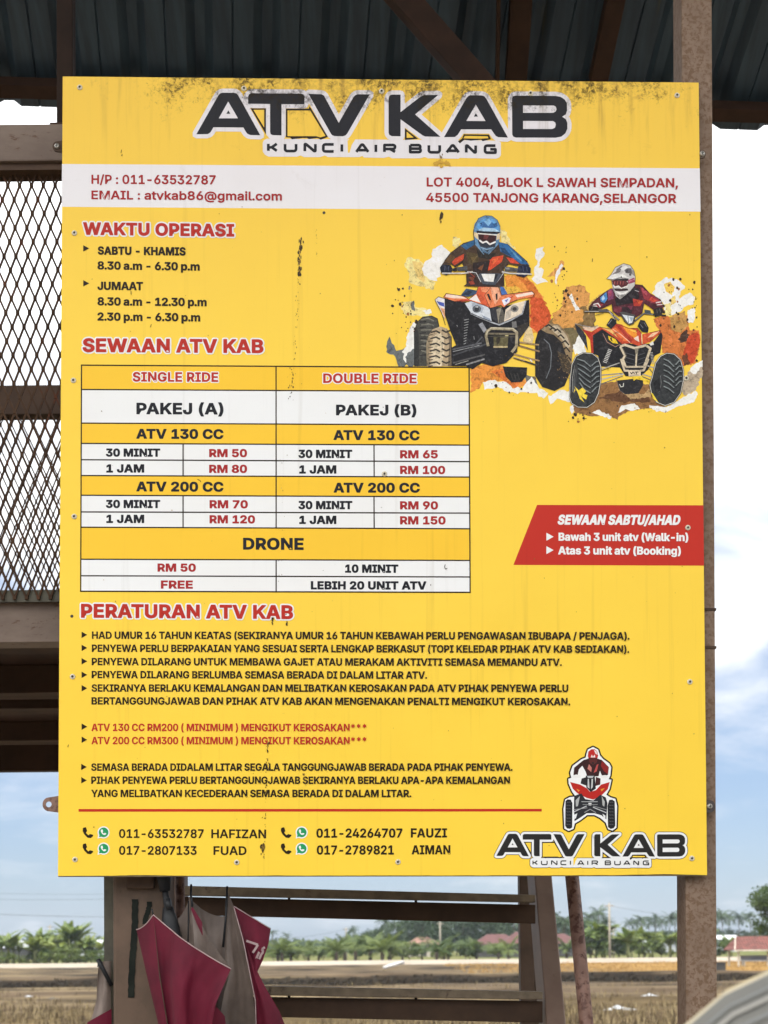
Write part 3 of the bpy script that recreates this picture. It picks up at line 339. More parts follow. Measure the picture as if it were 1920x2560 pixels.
GLYPHS_MEDIUM = """72 745 78 0 78 728 196 728 196 422 549 422 549 728 666 728 666 0 549 0 549 322 196 322 196 0
47 372 354 762 120 -109 19 -109 253 762
80 643 78 0 78 728 342 728 420 720 483 696 532 659 567 611 589 554 596 490 589 425 567 368 532 320 482 283 419 260 341 252 162 252 162 350 328 350 376 355 414 369 442 390 462 418 473 452 477 490 473 528 462 561 442 589 413 610 375 624 328 628 196 628 196 0
32 269 
58 269 136 -8 107 -2 83 14 67 38 62 66 67 95 83 118 107 134 136 140 164 134 188 118 204 95 210 66 204 38 188 14 164 -2;136 373 107 379 83 395 67 418 62 447 67 475 83 499 107 515 136 521 164 515 188 499 204 475 210 447 204 418 188 395 164 379
48 648 324 -10 245 1 179 34 127 88 89 162 66 254 59 363 67 473 90 565 127 639 179 693 245 726 324 737 403 726 468 693 520 639 558 565 581 473 589 363 581 254 558 162 521 88 469 34 403 1;324 90 369 98 407 121 436 160 457 214 470 282 474 363 470 446 457 514 436 568 407 607 369 630 324 638 279 630 241 607 212 568 190 514 177 446 173 363 177 282 190 214 212 160 241 121 279 98
49 648 100 0 100 97 568 97 568 0;409 728 409 0 293 0 293 622 288 622 116 497 116 613 276 728
45 648 485 354 485 257 160 257 160 354
54 648 325 -10 259 -2 200 20 150 57 112 105 87 164 79 233 85 288 102 345 132 408 178 482 345 728 467 728 230 381 207 381 220 400 238 417 260 432 285 444 314 451 346 454 408 447 462 426 507 393 540 349 561 294 568 230 560 164 536 106 499 57 450 21 391 -2;324 86 361 91 393 105 420 127 440 155 453 189 457 228 453 268 440 302 420 331 393 352 361 366 324 370 288 366 255 352 228 331 208 303 195 269 191 230 195 190 208 156 228 127 255 105 288 91
51 648 312 -10 244 -4 183 15 131 45 91 85 64 134 52 193 171 193 178 162 194 137 216 117 244 102 277 93 313 90 352 93 386 104 415 121 437 145 450 176 455 213 451 247 438 279 416 306 385 327 343 341 291 346 223 346 223 430 399 623 399 628 89 628 89 728 546 728 546 642 311 392 311 414 386 415 451 397 503 365 542 321 567 268 575 209 566 148 541 95 500 51 448 18 384 -3
53 648 316 -10 251 -3 193 16 145 47 107 88 83 137 73 193 187 193 193 164 207 138 227 117 253 101 283 91 316 88 354 92 388 106 417 129 438 158 452 194 456 234 451 275 437 311 415 342 386 365 351 379 312 384 278 381 246 372 216 359 194 342 86 358 126 728 534 728 534 628 224 628 201 428 205 428 230 448 262 464 300 475 340 478 388 474 432 460 471 439 505 410 532 374 553 333 566 287 570 237 562 169 538 110 499 60 448 22 386 -2
50 648 82 0 82 84 331 338 365 374 393 407 416 436 432 465 441 494 444 525 440 558 428 586 408 609 383 626 352 636 318 640 282 636 252 624 227 606 208 581 196 550 193 514 81 514 88 577 112 631 148 676 196 710 254 730 320 737 386 730 443 710 491 678 527 636 549 586 557 529 553 489 542 451 521 410 489 364 444 311 382 248 245 105 245 99 568 99 568 0
55 648 130 0 444 623 444 628 80 628 80 728 567 728 567 624 252 0
56 648 323 -10 251 -3 187 17 134 48 94 89 69 139 61 194 66 238 80 279 103 314 133 344 169 365 209 377 209 381 159 402 121 439 96 488 87 543 95 596 118 643 154 682 202 712 259 731 323 737 387 731 444 712 492 682 528 643 552 596 559 543 551 488 526 439 487 402 438 381 438 377 477 365 513 344 543 314 566 279 581 238 586 194 578 139 553 89 512 48 459 17 396 -3;323 84 364 87 399 99 427 116 449 140 462 169 466 202 462 237 448 267 426 293 397 312 362 324 323 328 284 324 249 312 220 293 198 267 184 237 180 202 184 169 197 140 218 116 247 99 282 87;323 420 357 423 386 434 410 451 429 473 441 501 445 532 441 564 430 590 411 612 387 629 357 639 323 643 289 639 259 629 235 612 217 590 205 564 201 532 205 501 217 474 235 451 260 434 290 423
69 604 78 0 78 728 541 728 541 627 196 627 196 417 516 417 516 318 196 318 196 100 544 100 544 0
77 916 78 0 78 728 252 728 405 323 412 301 420 274 429 243 438 209 447 175 456 141 464 109 471 81 446 81 453 108 461 140 470 173 479 208 488 241 497 273 505 300 513 323 663 728 837 728 837 0 721 0 721 384 721 409 721 439 722 472 723 506 724 543 724 579 725 615 726 649 734 649 724 612 713 574 702 536 690 500 679 465 669 434 660 406 652 384 508 0 408 0 261 384 253 406 244 433 234 464 223 498 212 534 201 572 189 611 177 649 187 649 188 617 189 582 190 546 191 510 191 475 192 441 192 410 193 384 193 0
65 715 25 0 282 728 428 728 690 0 563 0 425 397 407 453 387 518 366 593 342 681 366 681 342 592 321 516 302 452 286 397 152 0;167 188 167 285 547 285 547 188
73 456 41 0 41 100 170 100 170 627 41 627 41 728 415 728 415 627 287 627 287 100 415 100 415 0
76 565 78 0 78 728 196 728 196 100 522 100 522 0
97 570 223 -12 174 -7 130 7 92 31 64 63 45 105 39 154 44 196 57 230 78 257 105 278 137 293 172 305 210 312 249 318 293 323 327 327 353 332 371 340 382 351 386 367 386 370 383 397 374 420 360 438 340 451 315 459 284 462 252 459 225 451 202 439 184 424 171 407 161 389 55 415 77 459 107 494 144 520 187 539 234 549 283 553 318 551 355 544 391 533 425 516 455 491 479 458 494 416 499 363 499 0 390 0 390 75 384 75 371 54 352 33 328 15 299 1 264 -9;250 77 290 81 323 93 350 113 370 138 382 166 386 196 386 265 378 260 364 255 347 250 328 247 309 243 289 240 272 238 258 236 229 231 203 223 181 212 165 197 154 178 150 154 153 130 163 111 179 96 199 85 223 79
116 344 310 546 310 455 10 455 10 546;89 676 202 676 202 149 205 122 216 103 233 91 260 88 270 88 282 90 295 92 306 94 325 4 306 -1 286 -5 266 -7 247 -7 180 2 130 31 99 78 89 140
118 578 227 0 22 546 143 546 249 240 266 188 280 136 293 85 306 33 274 33 288 84 300 136 314 188 330 240 436 546 557 546 351 0
107 562 175 181 175 319 194 319 403 546 539 546 293 280 273 280;71 0 71 728 184 728 184 0;414 0 225 255 302 335 553 0
98 620 347 -11 303 -6 267 6 239 24 218 45 202 67 190 86 181 86 181 0 71 0 71 728 184 728 184 457 190 457 202 475 217 497 238 518 266 536 302 549 347 553 409 545 463 520 509 479 544 424 567 354 574 272 567 189 545 120 510 64 464 23 409 -2;320 85 362 91 396 110 423 139 443 177 454 222 458 272 454 323 443 367 424 404 397 433 362 451 320 457 279 452 244 434 217 407 198 370 186 325 182 272 186 220 198 175 218 137 245 109 279 91
64 988 514 -200 409 -192 318 -170 239 -132 173 -81 121 -17 84 61 61 152 54 254 61 354 84 443 121 521 172 587 237 640 314 679 404 703 506 711 603 703 688 679 762 641 823 591 871 531 906 462 927 387 934 309 932 253 926 200 915 150 898 105 874 68 843 39 802 20 751 14 723 16 694 22 667 33 644 48 627 69 618 96 614 96 596 65 566 39 525 22 475 16 414 24 364 47 324 85 295 134 278 193 272 259 279 324 299 381 330 428 372 464 422 487 479 495 522 490 559 478 587 459 605 438 610 438 610 483 698 483 698 158 701 133 711 113 729 99 753 94 783 100 805 117 821 145 831 186 837 239 839 305 833 368 818 428 793 482 757 529 710 568 654 598 586 616 508 623 428 616 357 598 296 567 246 525 206 472 177 409 159 336 153 254 159 171 177 98 206 36 247 -16 299 -57 362 -87 436 -105 520 -111 559 -109 597 -104 632 -97 664 -89 690 -81 710 -74 739 -156 712 -166 679 -177 641 -186 600 -193 557 -198;483 103 523 108 555 121 579 143 596 174 606 214 609 262 605 310 595 347 577 374 553 392 522 402 484 405 449 400 418 386 394 364 377 335 366 301 362 263 365 221 374 183 390 150 413 125 444 108
103 621 301 -216 242 -212 190 -200 148 -181 113 -156 86 -127 68 -95 163 -54 174 -69 188 -86 207 -102 231 -115 262 -123 301 -126 356 -119 400 -97 429 -60 438 -7 438 99 428 99 417 80 401 59 380 40 353 23 317 12 273 8 212 16 158 38 112 76 76 128 54 194 46 275 54 356 76 425 112 480 158 520 213 545 274 553 319 549 355 536 383 518 405 497 421 476 432 457 440 457 440 546 551 546 551 -6 542 -72 518 -124 479 -165 429 -193 369 -210;301 101 342 106 376 122 403 147 423 182 435 225 439 276 435 327 423 371 403 407 377 434 342 452 301 457 259 451 224 433 197 405 177 368 166 325 162 276 166 227 178 184 197 149 224 123 259 106
109 892 71 0 71 546 178 546 181 418 173 418 188 461 209 495 236 521 266 540 300 551 335 555 389 546 431 518 462 473 481 413 467 413 482 456 504 491 534 519 568 539 607 551 648 555 694 550 736 534 771 508 798 471 815 425 821 368 821 0 708 0 708 355 700 401 678 432 646 451 608 457 577 453 551 443 530 426 514 404 505 378 501 348 501 0 390 0 390 361 383 400 363 431 332 450 293 457 265 453 239 443 216 426 199 403 188 374 184 338 184 0
105 255 71 0 71 546 184 546 184 0;128 627 101 632 79 647 63 668 58 693 63 718 79 739 101 754 128 758 154 754 177 739 192 718 197 693 192 668 177 647 154 632
108 290 211 -4 149 5 105 31 79 73 71 130 71 728 184 728 184 151 186 123 193 105 206 94 227 91 239 91 247 92 254 93 260 94 280 6 267 3 250 -1 231 -3
46 269 136 -8 107 -2 83 14 67 38 62 66 67 95 83 118 107 134 136 140 164 134 188 118 204 95 210 66 204 38 188 14 164 -2
99 579 302 -11 230 -2 167 24 116 66 78 123 54 191 46 270 54 350 78 419 116 475 167 518 230 544 302 553 344 550 384 541 419 528 451 509 479 486 502 457 520 425 533 389 426 364 419 384 410 402 398 418 383 432 367 443 348 452 326 457 303 458 259 452 224 433 196 403 177 365 165 320 161 270 165 221 177 176 196 138 224 109 259 90 303 83 327 85 348 90 368 99 385 110 400 124 412 141 421 161 428 182 534 157 522 120 504 87 481 58 453 34 421 14 384 0 345 -8
111 606 303 -11 230 -2 167 24 116 66 78 123 54 191 46 270 54 350 78 419 116 475 167 518 230 544 303 553 375 544 438 518 490 475 528 419 552 350 560 270 552 191 528 123 490 66 438 24 375 -2;303 83 347 90 382 109 410 138 429 177 441 221 445 270 441 320 429 364 410 403 382 433 347 452 303 458 259 452 223 433 196 403 177 365 165 320 161 270 165 221 177 177 196 138 223 109 259 90
79 767 384 -10 294 1 215 35 168 69 129 112 97 163 64 255 54 363 64 472 97 564 129 616 168 658 215 693 294 726 384 737 474 726 553 693 599 658 638 616 671 564 703 472 714 363 703 255 671 163 638 112 599 69 553 35 474 1;384 96 442 104 493 127 536 165 569 217 590 284 597 363 590 444 569 510 536 563 493 601 442 624 384 631 326 624 274 600 231 562 198 510 177 443 170 363 177 284 198 218 231 165 274 127 326 104
84 655 43 627 43 728 612 728 612 627 387 627 387 0 269 0 269 627
52 648 47 140 47 234 330 728 444 728 168 244 168 238 600 238 600 140;393 0 393 168 394 211 394 454 503 454 503 0
44 269 42 -183 85 105 205 105 123 -183
66 657 78 0 78 728 350 728 421 721 479 702 523 673 555 634 574 588 580 537 576 496 563 461 544 433 519 411 489 394 456 383 456 376 493 369 528 353 560 327 586 292 603 248 609 197 602 144 582 96 549 56 501 26 439 6 362 0;196 100 348 100 414 107 458 129 483 162 492 203 487 236 475 265 454 290 427 309 392 322 353 326 196 326;196 414 337 414 371 418 402 428 428 444 448 467 460 494 465 526 457 566 434 599 395 621 340 628 196 628
75 692 162 189 162 304 186 340 209 374 233 406 258 438 285 470 314 504 514 728 662 728 353 385 345 387;78 0 78 728 196 728 196 500 193 331 196 274 196 0;527 0 285 352 358 441 666 0
83 647 326 -12 249 -5 183 14 129 46 88 89 61 142 50 206 167 206 175 170 192 141 217 118 249 102 285 93 325 90 368 93 406 104 437 121 461 144 476 171 481 203 477 231 463 254 443 272 415 287 382 299 345 310 261 333 181 363 120 404 83 458 70 526 79 586 104 637 145 679 197 711 260 731 330 737 401 731 463 711 514 680 553 639 578 589 588 534 474 534 460 577 429 610 384 630 328 637 288 633 253 623 225 607 205 586 192 561 187 533 193 503 208 479 231 460 258 446 288 435 317 427 386 408 423 398 460 384 496 366 528 345 556 318 578 286 593 247 597 202 589 143 565 91 526 48 473 16 406 -5
87 1008 222 0 25 728 149 728 251 320 260 279 269 237 277 194 285 150 293 106 301 63 283 63 291 106 299 150 307 194 316 237 326 279 335 320 441 728 567 728 672 320 682 279 691 237 700 194 709 150 717 106 725 63 706 63 714 106 722 150 730 194 739 237 748 279 757 320 858 728 983 728 786 0 651 0 538 422 525 477 513 536 502 600 490 670 517 670 505 603 495 540 483 481 469 422 357 0
68 722 318 0 137 0 137 102 311 102 385 110 446 132 493 169 526 221 546 286 553 365 546 443 526 508 493 559 447 596 388 618 317 625 133 625 133 728 324 728 424 717 509 684 577 631 627 559 658 470 668 365 658 259 627 169 595 119 555 77 507 44 421 11;196 728 196 0 78 0 78 728
78 757 78 0 78 728 212 728 480 304 495 280 511 251 529 219 547 183 566 144 585 100 571 100 568 142 565 183 563 224 561 261 561 295 560 323 560 728 679 728 679 0 544 0 304 379 284 412 265 445 245 480 224 519 199 566 169 622 187 622 190 570 192 522 194 477 196 438 197 406 197 380 197 0
74 577 271 -10 177 5 105 48 58 118 42 213 42 253 159 253 159 212 167 159 190 120 225 96 271 89 316 96 352 120 374 159 382 212 382 728 498 728 498 213 483 118 436 48 364 5
71 748 387 -10 293 2 212 36 166 70 127 113 96 165 64 256 54 363 64 472 96 564 128 615 167 658 213 692 292 726 382 737 439 733 492 720 541 699 584 670 621 635 650 594 672 548 685 497 565 497 554 526 539 553 521 576 500 595 475 611 447 622 417 629 383 631 326 624 274 600 231 562 198 510 177 444 170 364 177 284 198 218 231 166 275 127 327 104 387 96 441 102 488 119 526 147 554 185 572 231 577 285 607 280 402 280 402 375 692 375 692 291 682 204 652 131 606 71 544 27 470 -1
82 649 78 0 78 728 342 728 420 720 483 698 532 664 567 617 589 561 596 498 589 434 567 379 532 334 482 300 419 279 341 272 146 272 146 371 328 371 376 375 413 386 442 405 461 430 473 461 477 498 473 535 461 567 442 593 413 612 375 624 328 628 196 628 196 0;491 0 314 329 443 329 623 0
70 589 78 0 78 728 535 728 535 627 196 627 196 398 502 398 502 299 196 299 196 0
90 644 60 0 60 76 372 531 398 566 425 601 453 636 482 671 493 633 446 630 399 628 352 628 305 627 58 627 58 728 584 728 584 651 277 204 250 167 222 130 192 93 162 57 152 95 199 98 247 99 294 100 342 100 587 100 587 0
85 739 370 -11 287 -3 216 22 158 62 114 115 87 179 78 251 78 728 196 728 196 260 201 215 217 175 243 142 277 116 320 100 370 95 420 100 462 116 497 142 522 175 538 215 543 260 543 728 661 728 661 251 652 179 624 115 581 62 523 22 452 -3"""
# ------------------------------------------------------------------ THE SIGN
SIGN_ROT = Matrix.Rotation(0.01898, 3, 'Z') @ Matrix.Rotation(0.00719, 3, 'Y')
SIGN_C = Vector((0.00586, 2.5540, 1.55 + 0.89937))
sign = empty('information_sign')
sign.matrix_world = Matrix.Translation(SIGN_C) @ SIGN_ROT.to_4x4()
tag(sign, 'large yellow rental price sign board with white band and two quad bike riders', 'sign')
SN = SIGN_ROT @ Vector((0, 1, 0)); SINV = SIGN_ROT.transposed()
PXM = SIGN_W / 1606.0                  # metres per photo pixel on the board
def B(px, py):
    """a point of the printed artwork -> board coordinates (x, z)"""
    p = SINV @ (on_plane(px, py, SIGN_C, SN) - SIGN_C); return (p.x, p.z)

def load_glyphs(txt):
    G = {}
    for ln in txt.strip('\n').split('\n'):
        h, _, rest = ln.partition(' '); a, _, cs = rest.partition(' ')
        C = []
        for c in cs.split(';'):
            n = [int(v) for v in c.split()]
            if n: C.append(list(zip(n[::2], n[1::2])))
        G[chr(int(h))] = (int(a), C)
    return G
BOLD = load_glyphs(GLYPHS_BOLD); MEDIUM = load_glyphs(GLYPHS_MEDIUM)
KERN = {}
for pr, k in (('AT TA AV VA AY YA', -62), ('AW WA LT PA', -42), ('FA KA RT TO', -18), ('L ', 0)):
    for q in pr.split(): KERN[q] = k
def area(c): return sum(c[i][0] * c[(i + 1) % len(c)][1] - c[(i + 1) % len(c)][0] * c[i][1] for i in range(len(c))) / 2
def inside(p, c):
    r = False; x, y = p
    for i in range(len(c)):
        (x1, y1), (x2, y2) = c[i], c[i - 1]
        if (y1 > y) != (y2 > y) and x < (x2 - x1) * (y - y1) / (y2 - y1) + x1: r = not r
    return r
STEP = 0.0000025
class Art:
    """flat print on the board: polygons in photo pixels, each a hair above the one before"""
    def __init__(s, h): s.h = h * 0.00022; s.k = 0; s.mb = MB(); s.cols = []
    def ci(s, c):
        c = tuple(c)
        if c not in s.cols: s.cols.append(c)
        return s.cols.index(c)
    def poly(s, loops, colr, lev=None):
        if not isinstance(loops[0][0], (tuple, list)): loops = [loops]
        y = -0.0015 - s.h - (s.k if lev is None else lev) * STEP
        if lev is None: s.k += 1
        L3 = [[Vector((*B(*p), 0)) for p in l] for l in loops]
        flat = [v for l in L3 for v in l]
        base = len(s.mb.v); s.mb.v += [(v.x, y, v.y) for v in flat]
        ci = s.ci(colr)
        for t in tessellate_polygon(L3):
            a, b, c = (flat[i] for i in t)
            cr = (b.x - a.x) * (c.y - a.y) - (b.y - a.y) * (c.x - a.x)
            if abs(cr) < 1e-13: continue
            if cr < 0: t = t[::-1]
            s.mb.f.append(tuple(i + base for i in t)); s.mb.mi.append(ci); s.mb.sm.append(False)
    def line(s, pts, w, colr, closed=False):
        """stroke of width w with round-ish corners: one quad per segment, staggered"""
        n = len(pts); m = n if closed else n - 1
        for i in range(m):
            a = pts[i]; b = pts[(i + 1) % n]; dx, dy = b[0] - a[0], b[1] - a[1]; l = math.hypot(dx, dy)
            if l < 1e-6: continue
            ux, uy = dx / l * w / 2, dy / l * w / 2
            ca = closed or i > 0; cb = closed or i < m - 1
            q = []
            k = 0.42
            if ca: q += [(a[0] - uy * .5 - ux * .87, a[1] + ux * .5 - uy * .87), (a[0] + uy * .5 - ux * .87, a[1] - ux * .5 - uy * .87)]
            q += [(a[0] + uy, a[1] - ux), (b[0] + uy, b[1] - ux)]
            if cb: q += [(b[0] + uy * .5 + ux * .87, b[1] - ux * .5 + uy * .87), (b[0] - uy * .5 + ux * .87, b[1] + ux * .5 + uy * .87)]
            q += [(b[0] - uy, b[1] + ux), (a[0] - uy, a[1] + ux)]
            s.poly(q, colr, s.k + i % 4)
        s.k += 4
    def rect(s, x0, y0, x1, y1, colr): s.poly([(x0, y0), (x1, y0), (x1, y1), (x0, y1)], colr)
    def glyphs(s, text, x0, y0, x1, y1, cap, colr, font, outline=None, bold=0.0, slant=0.0, track=0):
        pen = 0; items = []
        for i, ch in enumerate(text):
            a, cs = font[ch]
            if i: pen += KERN.get(text[i - 1] + ch, 0)
            items.append((pen, cs)); pen += a - track * (1 if ch != ' ' else 2)
        xs = [p + q[0] for p, cs in items for c in cs for q in c]
        lo, hi = min(xs), max(xs)
        bx = bold / 2
        sx = (x1 - x0 - 2 * bx) / (hi - lo); sy = (cap - 2 * bx) / 728.0
        def tr(p, q):
            u = (p + q[0] - lo) * sx; y = y0 + (y1 - y0) * u / max(x1 - x0, 1e-6)
            return (x0 + bx + u + slant * q[1] * sy, y - bx - q[1] * sy)
        if outline:
            for p, cs in items:
                for c in cs:
                    if len(c) > 2:
                        s.line([tr(p, q) for q in c], outline[0] * 2 + bold, outline[1], True)
                for c in cs:
                    if area(c) < 0: s.poly([tr(p, q) for q in c], outline[1])
        for p, cs in items:
            outs = [c for c in cs if area(c) < 0]; holes = [c for c in cs if area(c) >= 0]
            for o in outs:
                hs = [h for h in holes if inside(h[0], o)]
                s.poly([[tr(p, q) for q in l] for l in [o] + hs], colr)
            if bold:
                for c in cs: s.line([tr(p, q) for q in c], bold, colr, True)
    def build(s, name, label=None, brush=False):
        o = s.mb.build(name, [ink(c, brush) for c in s.cols], sign)
        if label: o['label'] = label
        return o

YEL = (254, 211, 58); YEL2 = (253, 202, 54); WHT = (243, 242, 240); BLK = (40, 27, 10); INK = (30, 30, 36); RED = (188, 46, 32); DRED = (170, 40, 40)
# the board itself: backing sheet, and the printed sheet with its slightly lifted lower edge
mb = MB(); mb.box(-SIGN_W / 2, SIGN_W / 2, 0.0012, 0.0045, -SIGN_H / 2, SIGN_H / 2)
mb.build('backing_sheet', noisy('sheet_edge', lin((150, 130, 95), .8), lin((105, 90, 70), .8), 30, .6), sign)
random.seed(3)
edge = []
for i in range(61):
    t = i / 60; x = SIGN_W / 2 - t * SIGN_W
    dz = 0.0012 + 0.0020 * max(0, math.sin(t * 9 + .8)) * (0.4 + 0.6 * math.sin(t * 23)) ** 2 + random.uniform(0, .0006)
    edge.append((x, -SIGN_H / 2 + dz))
outl = [(-SIGN_W / 2 + .0004, SIGN_H / 2 - .0004), (SIGN_W / 2 - .0004, SIGN_H / 2 - .0004)] + edge
vs = [(x, -0.0015, z) for x, z in outl] + [(x, 0.0010, z) for x, z in outl]; n = len(outl)
mb = MB(); tri = tessellate_polygon([[Vector((x, z, 0)) for x, z in outl]])
fs = []
for t in tri:
    a, b, c = (outl[i] for i in t)
    if (b[0] - a[0]) * (c[1] - a[1]) - (b[1] - a[1]) * (c[0] - a[0]) < 0: t = t[::-1]
    fs.append(tuple(t))
fs += [(i, i + n, (i + 1) % n + n, (i + 1) % n) for i in range(n)]
mb.mesh(vs, fs); mb.build('printed_sheet', ink(YEL), sign)

# --- white address band
a = Art(0.15); a.poly([(155.3, 411), (1749, 422), (1751, 530), (154.7, 518)], WHT); a.build('white_band')
def word(text, x0, y0, x1, y1, cap, colr=BLK, font=BOLD, outline=None, bold=0.0, slant=0.0, name='lettering', h=1.5, track=0):
    t = Art(h); t.glyphs(text, x0, y0, x1, y1, cap, colr, font, outline, bold, slant, track); return t.build(name)
word('H/P : 011-63532787', 229, 461, 539.5, 462.5, 23, DRED, MEDIUM, bold=1.2)
word('EMAIL : atvkab86@gmail.com', 229, 499.5, 705, 503, 22, DRED, MEDIUM, bold=1.2)
word('LOT 4004, BLOK L SAWAH SEMPADAN,', 1066.5, 467.8, 1694.5, 470, 23, DRED, MEDIUM, bold=1.3)
word('45500 TANJONG KARANG,SELANGOR', 1065, 506.3, 1690, 509.3, 23, DRED, MEDIUM, bold=1.3)

# --- headings with a white edge
for t, x0, y0, x1, y1, cp in (('WAKTU OPERASI', 208, 588.7, 586, 593.4, 32), ('SEWAAN ATV KAB', 207, 881.5, 659, 884.5, 35), ('PERATURAN ATV KAB', 203, 1545, 733, 1548.7, 35)):
    word(t, x0, y0, x1, y1, cp, RED, BOLD, (3.6, WHT), 2.2, name='heading_lettering')

# --- opening hours
word('SABTU - KHAMIS', 244.8, 637.9, 464.6, 640.4, 21, bold=1.6)
word('8.30 a.m - 6.30 p.m', 244, 675, 499.7, 678, 20.8, bold=1.3, track=20)
word('JUMAAT', 244, 726, 358, 727, 21, bold=1.3, track=16)
word('8.30 a.m - 12.30 p.m', 244, 764.8, 517, 767, 20.8, bold=1.3, track=20)
word('2.30 p.m - 6.30 p.m', 244, 802.8, 501, 805, 20.8, bold=1.3, track=20)
def bullet(x, y, w=14, h=16, c=BLK):
    t = Art(1.5); t.poly([(x, y - h / 2), (x + w, y), (x, y + h / 2)], c); t.build('bullet_mark')
bullet(208.6, 622.2, 15, 16); bullet(208.6, 709.5, 15, 16)

# --- price table
rowsL = [913.9, 974.7, 1058.7, 1109.4, 1150.2, 1189.7, 1238.9, 1280.6, 1318.8, 1398.7, 1440.1, 1478.7]
rowsR = [919.7, 979.6, 1063.3, 1113.7, 1155.0, 1193.5, 1242.9, 1283.6, 1322.7, 1401.8, 1443.1, 1481.5]
def ty(i, x): return rowsL[i] + (rowsR[i] - rowsL[i]) * (x - 204) / 969
def lx(i): return 204.4 - 2.2 * i / 11
def rx(i): return 1172.5 + 2.6 * i / 11
t = Art(1.15)
for i in range(11):
    c = WHT if i in (1, 3, 4, 6, 7, 9, 10) else YEL2
    t.poly([(lx(i), ty(i, 204)), (rx(i), ty(i, 1173)), (rx(i + 1), ty(i + 1, 1173)), (lx(i + 1), ty(i + 1, 204))], c)
t.build('table_cells')
t = Art(1.3)
for i in range(12):
    w = 3.4
    t.poly([(lx(i) - 1.7, ty(i, 204) - w / 2), (rx(i) + 1.7, ty(i, 1173) - w / 2), (rx(i) + 1.7, ty(i, 1173) + w / 2), (lx(i) - 1.7, ty(i, 204) + w / 2)], BLK)
def vline(x0, i0, x1, i1, w=3.2):
    t.poly([(x0 - w / 2, ty(i0, x0)), (x0 + w / 2, ty(i0, x0)), (x1 + w / 2, ty(i1, x1)), (x1 - w / 2, ty(i1, x1))], BLK)
vline(204.4, 0, 202.2, 11); vline(1172.5, 0, 1175.1, 11)
vline(690.3, 0, 690.5, 8); vline(690.5, 9, 690.5, 11)
for i0, i1 in ((3, 5), (6, 8)): vline(458, i0, 458, i1); vline(935, i0, 935.4, i1)
t.build('table_grid')
word('SINGLE RIDE', 332, 955, 545.8, 956, 24, RED, BOLD, (2.4, WHT), .8)
word('DOUBLE RIDE', 808, 958.6, 1041.5, 959.6, 24, RED, BOLD, (2.4, WHT), .8)
for s, x0, y0, x1, y1, cp in (('PAKEJ (A)', 341.4, 1036.7, 559, 1037.5, 29), ('PAKEJ (B)', 840, 1039.5, 1041, 1040, 27), ('ATV 130 CC', 341, 1097.8, 559, 1098.8, 25),
        ('ATV 130 CC', 833.5, 1101, 1049, 1102, 25), ('30 MINIT', 265, 1142.7, 401, 1143, 20.7), ('30 MINIT', 746, 1146, 880.7, 1146.3, 21),
        ('1 JAM', 266, 1182.5, 361, 1182.5, 21), ('1 JAM', 748, 1185, 841, 1185, 21), ('ATV 200 CC', 341, 1229.5, 559, 1230.5, 25), ('ATV 200 CC', 834, 1232.5, 1049.6, 1232.8, 25),
        ('30 MINIT', 265, 1271, 401, 1271.3, 20.7), ('30 MINIT', 746, 1274, 881, 1274.2, 21), ('1 JAM', 266, 1308.5, 361, 1308.5, 21), ('1 JAM', 748, 1311, 841, 1311, 21),
        ('DRONE', 607.8, 1375, 759.3, 1375.7, 30), ('10 MINIT', 862.5, 1432.7, 996, 1433, 21), ('LEBIH 20 UNIT ATV', 777, 1474.4, 1066, 1475, 21)):
    word(s, x0, y0, x1, y1, cp, INK, bold=1.9)
for s, x0, y0, x1, y1 in (('RM 50', 523, 1144, 618, 1144), ('RM 65', 1000, 1147, 1094.5, 1147), ('RM 80', 523, 1183.4, 618, 1183.4), ('RM 100', 1000, 1186, 1113, 1186.3),
        ('RM 70', 524, 1271.8, 620, 1272), ('RM 90', 1000, 1274.5, 1095, 1274.7), ('RM 120', 524, 1309.4, 638, 1309.6), ('RM 150', 1000, 1312, 1114, 1312.2), ('RM 50', 394, 1430, 490, 1430.2), ('FREE', 402.5, 1472.4, 482.5, 1472.6)):
    word(s, x0, y0, x1, y1, 20.7, DRED, bold=1.6)

# --- red booking panel
t = Art(0.3); t.poly([(1342.3, 1262.9), (1757.9, 1263.9), (1759.4, 1414.8), (1283.2, 1413)], (196, 46, 30)); t.build('red_panel')
word('SEWAAN SABTU/AHAD', 1392.6, 1312.4, 1698, 1313.4, 25, WHT, bold=2.0, slant=.2)
word('Bawah 3 unit atv (Walk-in)', 1396, 1352.6, 1720, 1354, 20.3, WHT, bold=1.2, track=16)
word('Atas 3 unit atv (Booking)', 1395, 1386.8, 1701.4, 1388, 20.3, WHT, bold=1.2, track=16)
bullet(1365.6, 1342.5, 18, 20, WHT); bullet(1365.6, 1376, 18, 20, WHT)

